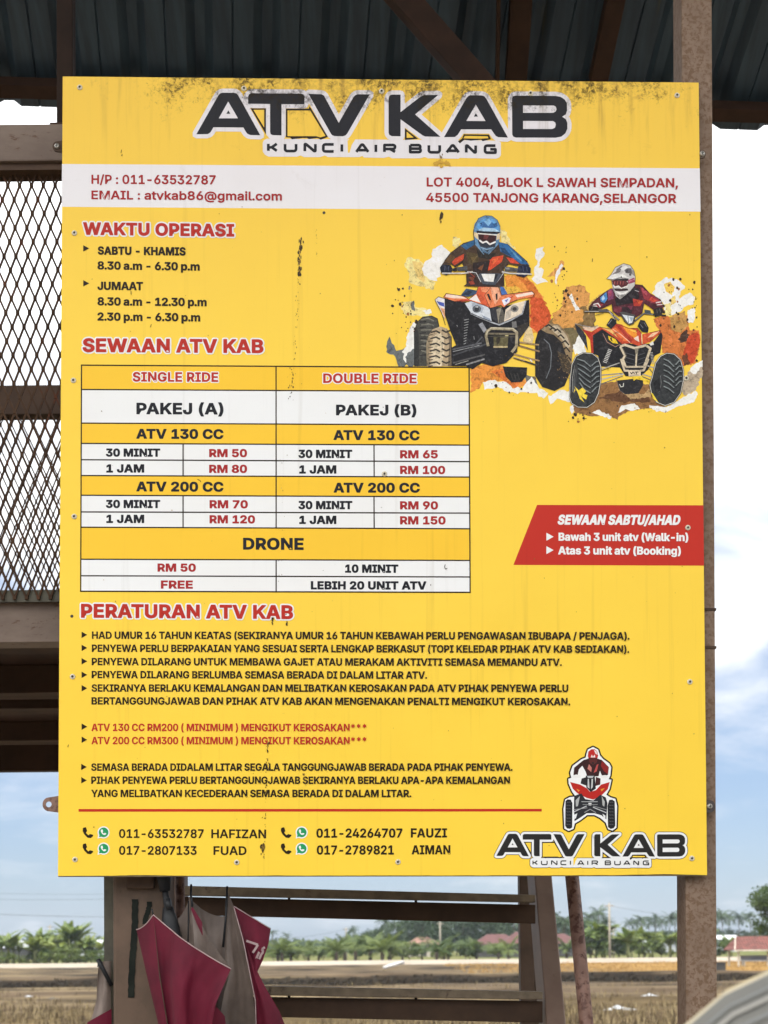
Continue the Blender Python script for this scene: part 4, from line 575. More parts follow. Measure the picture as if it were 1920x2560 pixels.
# --- rules
for s, x0, y0, x1, y1 in (('HAD UMUR 16 TAHUN KEATAS (SEKIRANYA UMUR 16 TAHUN KEBAWAH PERLU PENGAWASAN IBUBAPA / PENJAGA).', 230.2, 1597.7, 1573, 1600),
        ('PENYEWA PERLU BERPAKAIAN YANG SESUAI SERTA LENGKAP BERKASUT (TOPI KELEDAR PIHAK ATV KAB SEDIAKAN).', 230, 1630.3, 1572, 1633),
        ('PENYEWA DILARANG UNTUK MEMBAWA GAJET ATAU MERAKAM AKTIVITI SEMASA MEMANDU ATV.', 229.8, 1663.7, 1404, 1665.5),
        ('PENYEWA DILARANG BERLUMBA SEMASA BERADA DI DALAM LITAR ATV.', 229.6, 1696.2, 1067.5, 1697.6),
        ('SEKIRANYA BERLAKU KEMALANGAN DAN MELIBATKAN KEROSAKAN PADA ATV PIHAK PENYEWA PERLU', 229.4, 1729.7, 1420, 1730.6),
        ('BERTANGGUNGJAWAB DAN PIHAK ATV KAB AKAN MENGENAKAN PENALTI MENGIKUT KEROSAKAN.', 229.2, 1761.9, 1425, 1763.8),
        ('SEMASA BERADA DIDALAM LITAR SEGALA TANGGUNGJAWAB BERADA PADA PIHAK PENYEWA.', 228.4, 1927.3, 1281, 1927.3),
        ('PIHAK PENYEWA PERLU BERTANGGUNGJAWAB SEKIRANYA BERLAKU APA-APA KEMALANGAN', 228.4, 1960, 1274.6, 1960.3),
        ('YANG MELIBATKAN KECEDERAAN SEMASA BERADA DI DALAM LITAR.', 228.4, 1993, 1028, 1993.2)):
    word(s, x0, y0, x1, y1, 18.5, BLK, bold=.6, track=18)
word('ATV 130 CC RM200 ( MINIMUM ) MENGIKUT KEROSAKAN***', 229, 1828, 916, 1828.6, 18.5, RED, bold=.4, track=16)
word('ATV 200 CC RM300 ( MINIMUM ) MENGIKUT KEROSAKAN***', 229, 1861, 916, 1861.4, 18.5, RED, bold=.4, track=16)
for y in (1587.6, 1620.2, 1653.6, 1687.5, 1721, 1817, 1849.7): bullet(204.5, y)
for y in (1917.7, 1951): bullet(203.5, y)
t = Art(0.3); t.poly([(196.8, 2022.7), (1354, 2022.2), (1354, 2028.9), (196.8, 2029.6)], (192, 44, 26)); t.build('red_rule')

# --- telephone lines
word('011-63532787', 298, 2095, 509.7, 2095.3, 22, BLK, MEDIUM, bold=1.1)
word('HAFIZAN', 528.5, 2095.4, 665.5, 2096, 22, BLK, MEDIUM, bold=1.1)
word('017-2807133', 298, 2137, 492, 2137.3, 22, BLK, MEDIUM, bold=1.1)
word('FUAD', 534, 2137.5, 616.4, 2137.8, 22, BLK, MEDIUM, bold=1.1)
word('011-24264707', 791, 2094.5, 1006, 2094.3, 23, BLK, bold=.8)
word('FAUZI', 1027, 2094, 1117.5, 2094, 23, BLK, bold=.8)
word('017-2789821', 792, 2136.7, 984.6, 2136.5, 23, BLK, bold=.8)
word('AIMAN', 1029, 2136.2, 1125.8, 2136, 23, BLK, bold=.8)
HAND = [(0, 4), (2, 1), (8, 0), (11, 9), (8, 14), (14, 20), (18, 17), (26, 19), (26, 22), (20, 27), (12, 26), (4, 18), (0, 10)]
def disc(cx, cy, r, n=22): return [(cx + r * math.cos(2 * math.pi * i / n), cy + r * math.sin(2 * math.pi * i / n)) for i in range(n)]
for x, cx in ((207.3, 259.5), (702.6, 754.3)):
    for y, cy in ((2068.2, 2081.2), (2108.6, 2121.8)):
        t = Art(1.5); t.poly([(x + p, y + q) for p, q in HAND], BLK); t.build('handset_mark')
        t = Art(1.5); t.poly([(cx - 15, cy + 15.5), (cx - 13, cy + 3), (cx - 3, cy + 12)], WHT); t.poly(disc(cx, cy, 15.2), WHT)
        t.poly([(cx - 11.5, cy + 12), (cx - 10, cy + 2), (cx - 2, cy + 10)], (38, 150, 92)); t.poly(disc(cx, cy, 12.2), (38, 150, 92))
        t.poly([(cx - 7 + p * .52, cy - 7.5 + q * .52) for p, q in HAND], WHT); t.build('chat_mark')
# --- the big logo (coordinates read off two enlargements of the photo)
def z3(p): return (440 + p[0] * .31344, 180 + p[1] * .31344)
def z4(p): return (920 + p[0] * .32550, 180 + p[1] * .32550)
def m3_(l): return [z3(p) for p in l]
def m4_(l): return [z4(p) for p in l]
LOGO = [
 [m3_([(163, 501), (338, 192), (350, 177), (368, 170), (462, 170), (482, 175), (496, 189), (673, 509), (592, 507), (570, 497), (560, 485), (538, 447), (300, 445), (275, 486), (255, 500)]), m3_([(417, 240), (495, 374), (342, 374)])],
 [m3_([(576, 258), (576, 200), (583, 182), (602, 174), (1000, 177), (1018, 184), (1025, 200), (1025, 262), (842, 261), (842, 510), (772, 508), (755, 500), (751, 482), (751, 260)])],
 [m3_([(1056, 178), (1160, 182), (1180, 192), (1298, 410), (1412, 210), (1428, 190), (1450, 182), (1545, 183), (1365, 497), (1350, 511), (1330, 517), (1265, 516), (1245, 508), (1236, 497)])],
 [m4_([(158, 210), (164, 188), (180, 178), (250, 178), (250, 312), (405, 192), (430, 182), (540, 180), (362, 330), (556, 502), (440, 500), (420, 492), (250, 368), (250, 498), (182, 497), (163, 487), (158, 470)])],
 [m4_([(583, 505), (755, 205), (772, 187), (795, 183), (868, 184), (892, 190), (907, 207), (1074, 508), (1000, 505), (980, 495), (945, 445), (715, 445), (690, 485), (668, 503)]), m4_([(827, 255), (902, 381), (755, 380)])],
 [m4_([(1105, 210), (1112, 192), (1130, 186), (1440, 188), (1480, 196), (1510, 216), (1527, 245), (1528, 300), (1518, 330), (1490, 348), (1518, 366), (1530, 395), (1530, 440), (1515, 475), (1485, 500), (1440, 509), (1135, 508), (1115, 500), (1107, 485)]),
  m4_([(1190, 261), (1425, 262), (1442, 272), (1447, 290), (1440, 308), (1420, 318), (1190, 318)]), m4_([(1190, 380), (1420, 381), (1437, 392), (1441, 410), (1435, 432), (1415, 442), (1190, 442)])]]
DOTS = [m3_([(418, 310), (434, 338), (402, 338)]), m4_([(828, 320), (844, 347), (812, 347)])]
GAPB = [m3_([(595, 294), (718, 295), (718, 502)]), m3_([(877, 297), (1060, 297), (1062, 278), (1075, 290), (1212, 522), (1155, 545), (1130, 530), (1060, 540), (1045, 530), (1010, 530), (925, 541), (910, 526), (877, 526)]),
        m4_([(283, 437), (385, 517), (283, 527)]), m4_([(735, 482), (930, 485), (944, 520), (880, 536), (868, 524), (790, 532), (740, 524), (705, 553), (690, 536), (722, 515)])]
GAPY = [m3_([(618, 306), (704, 306), (704, 448)]), m3_([(890, 312), (1070, 312), (1192, 514), (1150, 526), (1120, 516), (890, 516)]), m4_([(297, 462), (350, 507), (297, 510)]), m4_([(743, 495), (917, 498), (924, 512), (872, 516), (733, 514)])]
SLASH = m3_([(1368, 552), (1392, 535), (1432, 538), (1402, 586), (1384, 648), (1371, 648)])
STRIP = [(657, 358), (660, 352), (668, 348), (1180, 352), (1245, 353), (1252, 358), (1252, 389), (1248, 395), (1240, 398), (1150, 396), (1146, 398), (1070, 397), (1062, 394), (1050, 397), (980, 397), (972, 393), (960, 396), (910, 395), (906, 391), (898, 394), (820, 394), (812, 390), (800, 394), (760, 394), (752, 390), (742, 393), (672, 393), (662, 388), (657, 380)]
def kunci():
    """wide square lettering as centre lines: (glyph box in photo px, strokes in unit box)"""
    S = {'K': [[(0, 0), (0, 1)], [(.95, 0), (.38, .5), (.06, .52)], [(.38, .5), (.95, 1)]], 'U': [[(0, 0), (0, .78), (.08, .95), (.2, 1), (.8, 1), (.92, .95), (1, .78), (1, 0)]],
         'N': [[(0, 1), (0, .04), (.1, 0), (.9, 1), (1, .96), (1, 0)]], 'C': [[(1, 0), (.2, 0), (.06, .06), (0, .22), (0, .78), (.06, .94), (.2, 1), (1, 1)]], 'I': [[(.5, 0), (.5, 1)]],
         'A': [[(0, 1), (.42, .05), (.5, 0), (.58, .05), (1, 1)], [(.2, .76), (.8, .76)]], 'R': [[(0, 1), (0, 0), (.82, 0), (.97, .1), (1, .3), (.95, .5), (.82, .58), (.12, .58)], [(.55, .6), (1, 1)]],
         'B': [[(0, 0), (0, 1), (.85, 1), (.98, .9), (1, .75), (.97, .58), (.85, .5), (.12, .5)], [(.85, .5), (.95, .4), (.97, .22), (.92, .06), (.8, 0), (0, 0)]],
         'G': [[(1, 0), (.2, 0), (.06, .06), (0, .22), (0, .78), (.06, .94), (.2, 1), (1, 1), (1, .52), (.5, .52)]]}
    out = []
    for z, s, x0, x1, y0, y1 in [(z3, 'K', 725, 820, 565, 645), (z3, 'U', 858, 970, 567, 647), (z3, 'N', 1016, 1124, 567, 648), (z3, 'C', 1163, 1270, 570, 650), (z3, 'I', 1308, 1338, 570, 651), (z3, 'A', 1426, 1545, 571, 654), (z3, 'I', 1580, 1608, 573, 654),
                                 (z4, 'R', 114, 220, 553, 630), (z4, 'B', 312, 416, 554, 632), (z4, 'U', 455, 562, 555, 633), (z4, 'A', 592, 708, 556, 634), (z4, 'N', 742, 838, 557, 635), (z4, 'G', 886, 990, 558, 636)]:
        w = 12.0
        for st in S[s]:
            out.append([z((x0 + w + p[0] * (x1 - x0 - 2 * w), y0 + w + p[1] * (y1 - y0 - 2 * w))) for p in st])
    return out
def logo(name, tr, k, edge, h):
    t = Art(h); T = lambda l: [tr(p) for p in l]
    WH = (240, 239, 237)
    if edge:
        for g in LOGO: t.line(T(g[0]), 2 * (10.6 * k + edge), BLK, True)
        t.line(T(STRIP), 2 * edge, BLK, True)
    t.poly(T(STRIP), WH)
    for g in LOGO:
        t.poly(T(g[0]), WH); t.line(T(g[0]), 2 * 10.4 * k, WH, True)
    for b, y in zip(GAPB, GAPY): t.poly(T(b), BLK); t.poly(T(y), YEL)
    t.poly(T(SLASH), YEL)
    for g in LOGO: t.poly([T(l) for l in g], INK if not edge else (40, 38, 36))
    for d in DOTS: t.poly(T(d), INK)
    for st in kunci(): t.line(T(st), (7.0 if not edge else 5.2) * k, INK if not edge else (40, 38, 36))
    return t.build(name)
logo('logo_lettering', lambda p: p, 1.0, 0, 0.9)
KX = 472 / 927.0
def small(p):
    x = 1240.5 + (p[0] - 491) * KX
    return (x, 2084.5 + (p[1] - (233 + .0104 * (p[0] - 570))) * .531 + .004 * (x - 1270))
logo('logo_lettering', small, .53, 1.3, 0.9)

# --- rider mascot above the small logo
def zs(l): return [(1200 + x * .36166, 1820 + y * .36166) for x, y in l]
t = Art(0.5)
SIL = zs([(735, 180), (745, 150), (780, 132), (815, 150), (828, 190), (850, 215), (892, 245), (906, 272), (900, 330), (888, 355), (908, 358), (895, 420), (872, 462), (900, 480), (935, 490), (947, 540), (942, 690), (915, 710), (885, 700), (868, 655), (830, 622), (790, 602), (740, 602), (690, 640), (655, 660), (645, 698), (612, 712), (582, 695), (576, 560), (588, 495), (620, 478), (660, 475), (635, 440), (612, 385), (610, 352), (630, 345), (622, 310), (640, 262), (700, 217), (730, 205)])
t.line(SIL, 7.5, BLK, True); t.poly(SIL, WHT)
for c, l in (((58, 30, 30), [(650, 275), (715, 222), (750, 212), (810, 212), (842, 222), (890, 272), (884, 325), (845, 338), (828, 296), (818, 335), (740, 335), (728, 300), (706, 262), (682, 288), (672, 338), (645, 328)]),
             ((140, 36, 34), [(842, 226), (888, 274), (882, 318), (856, 300), (834, 262)]), ((196, 120, 110), [(752, 250), (772, 276), (768, 306), (742, 282)]), ((190, 80, 76), [(806, 255), (818, 250), (806, 300), (784, 312)]),
             ((192, 42, 36), [(744, 196), (748, 164), (768, 148), (790, 147), (808, 160), (816, 190), (812, 206), (748, 206)]), ((238, 225, 220), [(786, 152), (804, 160), (812, 188), (796, 176)]), ((238, 225, 220), [(764, 204), (772, 184), (780, 200), (792, 184), (796, 204)]),
             ((92, 40, 38), [(748, 206), (812, 206), (806, 240), (780, 256), (756, 240)]), ((40, 36, 38), [(770, 238), (790, 238), (784, 250), (776, 250)]),
             ((186, 38, 30), [(622, 374), (692, 392), (736, 416), (760, 442), (800, 430), (836, 392), (896, 374), (882, 424), (836, 470), (782, 496), (736, 484), (672, 452), (640, 420)]), ((228, 150, 50), [(664, 420), (690, 432), (680, 442)]), ((228, 150, 50), [(832, 424), (862, 416), (840, 440)]),
             ((44, 40, 42), [(702, 350), (740, 338), (736, 400), (694, 384)]), ((70, 34, 34), [(800, 338), (832, 350), (830, 392), (796, 402)]),
             ((236, 234, 230), [(636, 330), (664, 322), (700, 330), (690, 346), (644, 346)]), ((236, 234, 230), [(832, 330), (870, 326), (884, 338), (866, 350), (836, 346)]),
             ((38, 37, 40), [(730, 330), (792, 330), (800, 420), (764, 444), (734, 412)]), ((190, 190, 190), [(738, 332), (786, 332), (778, 346), (746, 346)]), ((200, 200, 198), [(744, 352), (752, 352), (756, 420), (742, 410)]), ((200, 200, 198), [(770, 352), (780, 352), (778, 410), (766, 424)]),
             ((42, 42, 46), [(650, 470), (700, 452), (726, 492), (782, 502), (830, 462), (868, 480), (880, 520), (872, 632), (838, 604), (790, 590), (736, 590), (690, 622), (652, 645), (648, 540)]),
             ((35, 35, 38), [(590, 505), (604, 494), (626, 496), (638, 520), (636, 688), (620, 698), (600, 694), (588, 676)]), ((35, 35, 38), [(892, 498), (914, 496), (930, 508), (934, 676), (922, 694), (902, 698), (884, 686), (880, 540)]),
             ((176, 176, 174), [(660, 500), (690, 470), (676, 540), (662, 544)]), ((176, 176, 174), [(840, 470), (862, 510), (858, 545), (846, 535)]), ((232, 232, 230), [(650, 600), (672, 590), (662, 624), (652, 630)]), ((232, 232, 230), [(846, 594), (866, 606), (866, 632), (856, 624)]), ((210, 210, 208), [(748, 518), (770, 518), (768, 536), (750, 536)])):
    t.poly(zs(l), c)
for l, c, w in (([(644, 582), (736, 540)], (205, 205, 205), 2), ([(780, 548), (872, 586)], (205, 205, 205), 2), ([(700, 510), (812, 510)], (170, 170, 170), 2), ([(708, 530), (812, 530)], (140, 140, 140), 1.6), ([(644, 566), (740, 552)], (150, 150, 150), 1.6), ([(782, 540), (874, 566)], (150, 150, 150), 1.6), ([(720, 585), (760, 562), (800, 585)], (150, 150, 150), 2)):
    t.line(zs(l), w, c)
for k in range(8):
    for x in (596, 612, 892, 908): t.line(zs([(x, 512 + 22 * k), (x + 14, 516 + 22 * k)]), 1.4, (92, 92, 96))
t.build('rider_mascot')

# --- the two quad riders
def za(l): return [(960 + x * .27728, 540 + y * .27728) for x, y in l]
def zb(l): return [(1380 + x * .22905, 620 + y * .22905) for x, y in l]
def rough_edge(l, amp, rng, sub=5):
    o = []
    for i in range(len(l)):
        a, b = l[i], l[(i + 1) % len(l)]
        d = math.hypot(b[0] - a[0], b[1] - a[1]); n = max(1, int(d / (amp * 1.8)))
        n = min(n, sub * 3)
        for k in range(n):
            u = k / n; g = rng.uniform(-1, 1) * amp * (1.6 if rng.random() < .22 else .7)
            o.append((a[0] + (b[0] - a[0]) * u - (b[1] - a[1]) / (d + 1e-6) * g * (k > 0), a[1] + (b[1] - a[1]) * u + (b[0] - a[0]) / (d + 1e-6) * g * (k > 0)))
    return o
rng = random.Random(11)
t = Art(0.35)
def splash(z, lst):
    for c, l, amp in lst: t.poly(z(rough_edge(l, amp, rng)), c)
CRM = (250, 228, 150); WS = (247, 244, 236)
splash(za, [(CRM, [(185, 430), (215, 375), (300, 390), (350, 430), (400, 500), (430, 560), (460, 620), (440, 670), (350, 640), (270, 620), (225, 600), (230, 520), (195, 470)], 8),
 ((240, 205, 120), [(255, 410), (330, 420), (370, 500), (360, 600), (300, 560), (270, 480)], 6),
 (WS, [(360, 430), (435, 370), (440, 300), (520, 262), (560, 300), (595, 330), (590, 370), (540, 430), (505, 520), (480, 590), (420, 580), (360, 540), (340, 480)], 12),
 (CRM, [(620, 190), (680, 200), (700, 240), (650, 300), (615, 270)], 8), (CRM, [(1040, 120), (1110, 150), (1130, 230), (1190, 300), (1140, 300), (1060, 240)], 8),
 (WS, [(1370, 300), (1440, 280), (1450, 340), (1400, 420), (1390, 470), (1440, 490), (1420, 560), (1480, 600), (1380, 620), (1330, 570), (1350, 500), (1380, 440), (1360, 360)], 14),
 ((226, 160, 80), [(1500, 520), (1560, 470), (1600, 400), (1625, 420), (1600, 500), (1560, 560), (1555, 620), (1535, 600), (1540, 550), (1470, 550)], 10), (WS, [(1555, 500), (1600, 430), (1615, 450), (1570, 540), (1550, 625), (1538, 600)], 6),
 ((236, 150, 56), [(1080, 540), (1260, 530), (1340, 600), (1420, 720), (1480, 860), (1520, 960), (1400, 1060), (1310, 1050), (1310, 760), (1200, 720), (1100, 640)], 9),
 ((245, 190, 70), [(1090, 640), (1200, 640), (1260, 700), (1200, 725), (1100, 700)], 8),
 ((218, 118, 44), [(1210, 560), (1330, 600), (1420, 720), (1470, 800), (1400, 780), (1320, 690)], 8),
 ((216, 88, 38), [(1320, 740), (1420, 740), (1510, 900), (1490, 980), (1400, 1060), (1320, 1010)], 9),
 ((140, 110, 64), [(1480, 960), (1600, 820), (1720, 760), (1900, 800), (1900, 1000), (1700, 1100), (1560, 1000)], 14),
 ((226, 160, 84), [(1640, 640), (1760, 620), (1860, 700), (1840, 800), (1680, 860), (1600, 800)], 14),
 (CRM, [(150, 830), (170, 780), (260, 770), (300, 830), (360, 830), (420, 870), (400, 910), (280, 900), (200, 900)], 9), (WS, [(345, 850), (420, 845), (430, 880), (380, 890)], 6),
 ((112, 116, 116), [(240, 790), (270, 765), (275, 830), (280, 860), (250, 850)], 4), ((120, 122, 116), [(222, 640), (236, 630), (232, 668), (220, 668)], 3),
 ((108, 112, 112), [(20, 1180), (50, 1090), (70, 1150), (110, 1220), (190, 1190), (280, 1130), (300, 1360), (130, 1360), (100, 1270), (20, 1230)], 12),
 (WS, [(200, 1100), (250, 990), (290, 960), (280, 1100), (270, 1200), (210, 1240), (200, 1330), (160, 1230), (200, 1180)], 10),
 ((240, 152, 62), [(780, 1380), (900, 1340), (1080, 1350), (1100, 1450), (1280, 1480), (1290, 1520), (1180, 1580), (1130, 1540), (1060, 1490), (980, 1500), (890, 1500), (860, 1560), (780, 1600)], 8),
 ((225, 120, 50), [(960, 1400), (1080, 1380), (1110, 1490), (1230, 1500), (1180, 1560), (1060, 1470)], 7),
 ((108, 106, 98), [(1270, 1430), (1360, 1450), (1390, 1560), (1300, 1560)], 9),
 (WS, [(890, 1500), (1000, 1480), (1100, 1500), (1160, 1560), (1250, 1560), (1330, 1450), (1400, 1560), (1480, 1600), (1440, 1650), (1350, 1600), (1250, 1590), (1130, 1595), (1020, 1540), (950, 1560), (905, 1570)], 12),
 (WS, [(1480, 1620), (1600, 1570), (1700, 1600), (1680, 1680), (1560, 1650), (1500, 1700)], 12)])
splash(zb, [((226, 160, 80), [(0, 720), (130, 640), (340, 680), (345, 800), (230, 860), (300, 960), (230, 1050), (150, 1030), (0, 850)], 12), ((122, 108, 72), [(100, 880), (230, 870), (330, 970), (240, 1080), (200, 1180), (160, 1000)], 9),
 ((226, 178, 96), [(370, 640), (520, 510), (560, 490), (440, 600), (400, 740)], 5), (WS, [(185, 540), (210, 500), (260, 620), (310, 680), (260, 690)], 6), (WS, [(225, 1100), (290, 950), (340, 1010), (370, 1150), (250, 1170)], 10),
 (WS, [(1090, 500), (1150, 380), (1250, 320), (1380, 360), (1450, 420), (1400, 480), (1390, 560), (1500, 490), (1560, 540), (1540, 620), (1460, 640), (1400, 700), (1300, 740), (1220, 700), (1210, 600)], 14),
 ((250, 205, 90), [(1220, 400), (1290, 370), (1340, 430), (1310, 520), (1240, 480)], 12), ((250, 215, 120), [(1290, 560), (1340, 520), (1350, 600), (1290, 640)], 8),
 (WS, [(1480, 680), (1560, 660), (1560, 740), (1540, 820), (1480, 810)], 8), (CRM, [(1220, 620), (1290, 600), (1300, 740), (1240, 760)], 8),
 ((216, 122, 56), [(1100, 780), (1220, 740), (1300, 760), (1480, 740), (1500, 900), (1600, 900), (1620, 1000), (1590, 1150), (1550, 1270), (1400, 1290), (1200, 1150), (1190, 960)], 10),
 ((202, 152, 82), [(1290, 760), (1450, 690), (1480, 860), (1400, 930), (1300, 900)], 9), ((72, 46, 30), [(1370, 1000), (1420, 930), (1470, 890), (1500, 950), (1470, 1020), (1400, 1040)], 12),
 ((206, 72, 32), [(1490, 960), (1580, 920), (1620, 1010), (1580, 1150), (1540, 1260), (1440, 1280), (1420, 1180)], 10), ((110, 60, 34), [(1420, 1180), (1470, 1150), (1500, 1270), (1440, 1285)], 8),
 ((192, 172, 146), [(1380, 1500), (1500, 1350), (1640, 1250), (1640, 1400), (1560, 1560), (1450, 1620)], 10), (WS, [(1490, 1350), (1560, 1270), (1645, 1230), (1642, 1300), (1560, 1380)], 10),
 ((152, 108, 62), [(200, 1740), (520, 1480), (760, 1450), (1080, 1500), (1100, 1650), (1250, 1750), (1000, 1760), (860, 1770), (720, 1850), (715, 1880), (600, 1830), (420, 1840), (250, 1800)], 9),
 ((102, 66, 38), [(500, 1640), (760, 1560), (1040, 1600), (1080, 1680), (900, 1690), (700, 1680)], 14), ((196, 160, 110), [(720, 1540), (1000, 1600), (1060, 1540), (1080, 1620), (860, 1660)], 8),
 (WS, [(430, 1800), (500, 1770), (650, 1840), (640, 1870), (520, 1830)], 8), (WS, [(720, 1800), (760, 1720), (900, 1700), (960, 1760), (860, 1780), (800, 1760)], 10), (WS, [(1060, 1720), (1250, 1740), (1400, 1650), (1560, 1560), (1590, 1600), (1540, 1690), (1380, 1730), (1230, 1800), (1100, 1770)], 10), (WS, [(195, 1740), (230, 1700), (240, 1780), (210, 1820)], 6)])
DK = (62, 44, 26)
for z, n, x0, x1, y0, y1 in ((za, 34, 60, 300, 650, 1200), (za, 22, 1480, 1660, 250, 900), (zb, 70, 1140, 1620, 340, 1280), (zb, 26, 20, 300, 440, 760), (zb, 16, 160, 520, 1800, 1900), (zb, 14, 700, 1300, 1650, 1800), (za, 14, 880, 1360, 1380, 1600)):
    for _ in range(n):
        x, y, r = rng.uniform(x0, x1), rng.uniform(y0, y1), rng.choice((3, 4, 5, 6, 9, 14))
        t.poly(z([(x + r * (1 + rng.uniform(-.3, .3)) * math.cos(k * .9), y + r * 1.2 * (1 + rng.uniform(-.3, .3)) * math.sin(k * .9)) for k in range(7)]), DK if rng.random() < .75 else (170, 110, 56))
tag(t.build('paint_splash', None, True), kind='stuff')

t = Art(1.0)
def P(c, *l): t.poly(za(l), c)
def S(c, w, *l): t.line(za(l), w * .27728, c)
TD = (46, 42, 40)
P((74, 72, 66), (275, 1358), (272, 1050), (300, 960), (350, 915), (430, 905), (480, 930), (497, 1000), (480, 1060), (400, 1100), (385, 1358))
P((52, 52, 50), (275, 1358), (272, 1050), (290, 990), (312, 1060), (318, 1358))
for k in range(7): S((120, 116, 104), 12, (330 + 5 * k % 9, 940 + 46 * k), (400, 925 + 52 * k), (450, 950 + 40 * k)); S((38, 36, 34), 10, (320, 962 + 50 * k), (380, 955 + 50 * k))
P((192, 168, 134), (385, 1358), (380, 1160), (400, 1080), (440, 1025), (510, 1000), (570, 1020), (605, 1090), (610, 1358))
P((224, 205, 172), (430, 1358), (425, 1180), (445, 1090), (500, 1050), (540, 1090), (540, 1240), (520, 1358))
P((118, 102, 82), (560, 1015), (606, 1090), (611, 1358), (575, 1358), (588, 1150))
P((150, 132, 104), (385, 1358), (380, 1160), (400, 1080), (420, 1110), (408, 1230), (418, 1358))
for k in range(6):
    y = 1040 + 56 * k
    S((66, 58, 50), 15, (420 - 3 * k, y + 14), (470, y), (505, y + 20)); S((66, 58, 50), 15, (520, y - 8), (560, y + 12), (596, y - 4)); S((90, 78, 64), 9, (398, y + 40), (440, y + 34))
S((26, 25, 26), 6, (275, 1358), (272, 1050), (300, 960), (350, 915), (430, 905), (480, 930), (497, 1000)); S((26, 25, 26), 6, (606, 1090), (611, 1358))
P((30, 29, 30), (1070, 1360), (1290, 1370), (1285, 1440), (1240, 1500), (1150, 1505), (1095, 1450))
for k in range(4): S((62, 58, 54), 8, (1110 + 30 * k, 1420), (1130 + 30 * k, 1480))
P((226, 200, 150), (1250, 1130), (1290, 980), (1330, 1020), (1350, 1100), (1330, 1170))
P((36, 33, 34), (1361, 1134), (1389, 1043), (1480, 973), (1571, 979), (1653, 1061), (1699, 1207), (1681, 1408), (1626, 1536), (1535, 1582), (1425, 1545), (1361, 1445))
P((150, 126, 92), (1415, 1030), (1480, 973), (1571, 979), (1653, 1061), (1699, 1207), (1690, 1350), (1640, 1260), (1600, 1140), (1530, 1075), (1470, 1060))
P((196, 178, 148), (1480, 1000), (1560, 990), (1640, 1070), (1680, 1180), (1650, 1200), (1600, 1110), (1530, 1050))
P((74, 62, 46), (1560, 1220), (1640, 1260), (1690, 1350), (1670, 1420), (1610, 1400))
for x, y, d in ((1490, 985, 0), (1530, 1010, 6), (1570, 1020, 14), (1600, 1070, 18), (1640, 1120, 26), (1650, 1180, 30), (1660, 1250, 36), (1580, 1120, 26)):
    S((50, 42, 36), 13, (x - 36, y + 18 + d * .4), (x - 8, y + d * .3), (x + 26, y + 22 + d)); 
for _ in range(40):
    x, y = rng.uniform(1560, 1680), rng.uniform(1230, 1480); S((150, 120, 80), 5, (x, y), (x + 8, y + 6))
S((118, 122, 126), 8, (1440, 1115), (1488, 1160), (1508, 1240), (1500, 1370), (1460, 1470)); S((70, 70, 72), 5, (1400, 1130), (1385, 1250), (1390, 1400))
# body
P((29, 27, 31), (535, 745), (760, 790), (1050, 830), (1308, 760), (1310, 1000), (1210, 1030), (1200, 1230), (1100, 1330), (980, 1360), (880, 1330), (740, 1358), (611, 1358), (610, 1190), (650, 1170), (600, 1050), (550, 900))
P((24, 22, 24), (740, 1358), (880, 1330), (800, 1385), (770, 1375))
P((56, 50, 44), (1200, 1000), (1300, 960), (1300, 1010), (1240, 1090), (1210, 1130))
for a_, b_, w, c in (((615, 1210), (880, 1150), 13, (92, 92, 96)), ((620, 1228), (860, 1172), 6, (160, 160, 160)), ((620, 1262), (920, 1160), 14, (70, 70, 74)), ((620, 1330), (910, 1255), 14, (88, 86, 86)), ((740, 1345), (905, 1295), 14, (150, 148, 148)), ((640, 1345), (760, 1310), 7, (170, 168, 160)), ((800, 1190), (885, 1095), 12, (84, 84, 88)),
                     ((1200, 1140), (1395, 1168), 14, (176, 146, 104)), ((1210, 1172), (1400, 1228), 14, (150, 120, 86)), ((1170, 1250), (1400, 1312), 13, (170, 138, 96)), ((1165, 1282), (1410, 1362), 14, (60, 52, 46)), ((1165, 1278), (1270, 1310), 9, (190, 160, 110)), ((1210, 1060), (1215, 1180), 14, (60, 54, 48))):
    S(c, w, a_, b_)
for k in range(10): S((150, 150, 150), 7, (722 - 0.6 * k, 945 + 24 * k), (765 - 3 * k, 935 + 24 * k))
S((190, 190, 190), 5, (655, 990), (662, 1002)); S((150, 150, 150), 8, (808, 1090), (814, 1120)); S((230, 230, 230), 10, (1315, 1300), (1335, 1320))
P((100, 92, 60), (985, 1085), (1120, 1085), (1112, 1190), (990, 1192)); P((58, 50, 38), (1010, 1110), (1050, 1090), (1040, 1150), (1015, 1170)); P((196, 176, 130), (985, 1178), (1112, 1178), (1112, 1194), (985, 1194)); P((190, 176, 120), (1090, 1080), (1120, 1080), (1118, 1100), (1092, 1100))
S((128, 116, 94), 16, (930, 1066), (1192, 1070)); S((74, 68, 58), 10, (935, 1092), (1190, 1096))
S((168, 154, 124), 24, (938, 1180), (918, 1085), (930, 1045), (965, 1020), (1160, 1026), (1196, 1055), (1192, 1180), (1150, 1235)); S((214, 202, 174), 8, (922, 1075), (936, 1042), (968, 1014), (1160, 1020), (1190, 1045))
P((150, 150, 154), (850, 985), (885, 965), (925, 1030), (900, 1060)); P((120, 118, 116), (1150, 960), (1190, 955), (1200, 1010), (1155, 1015))
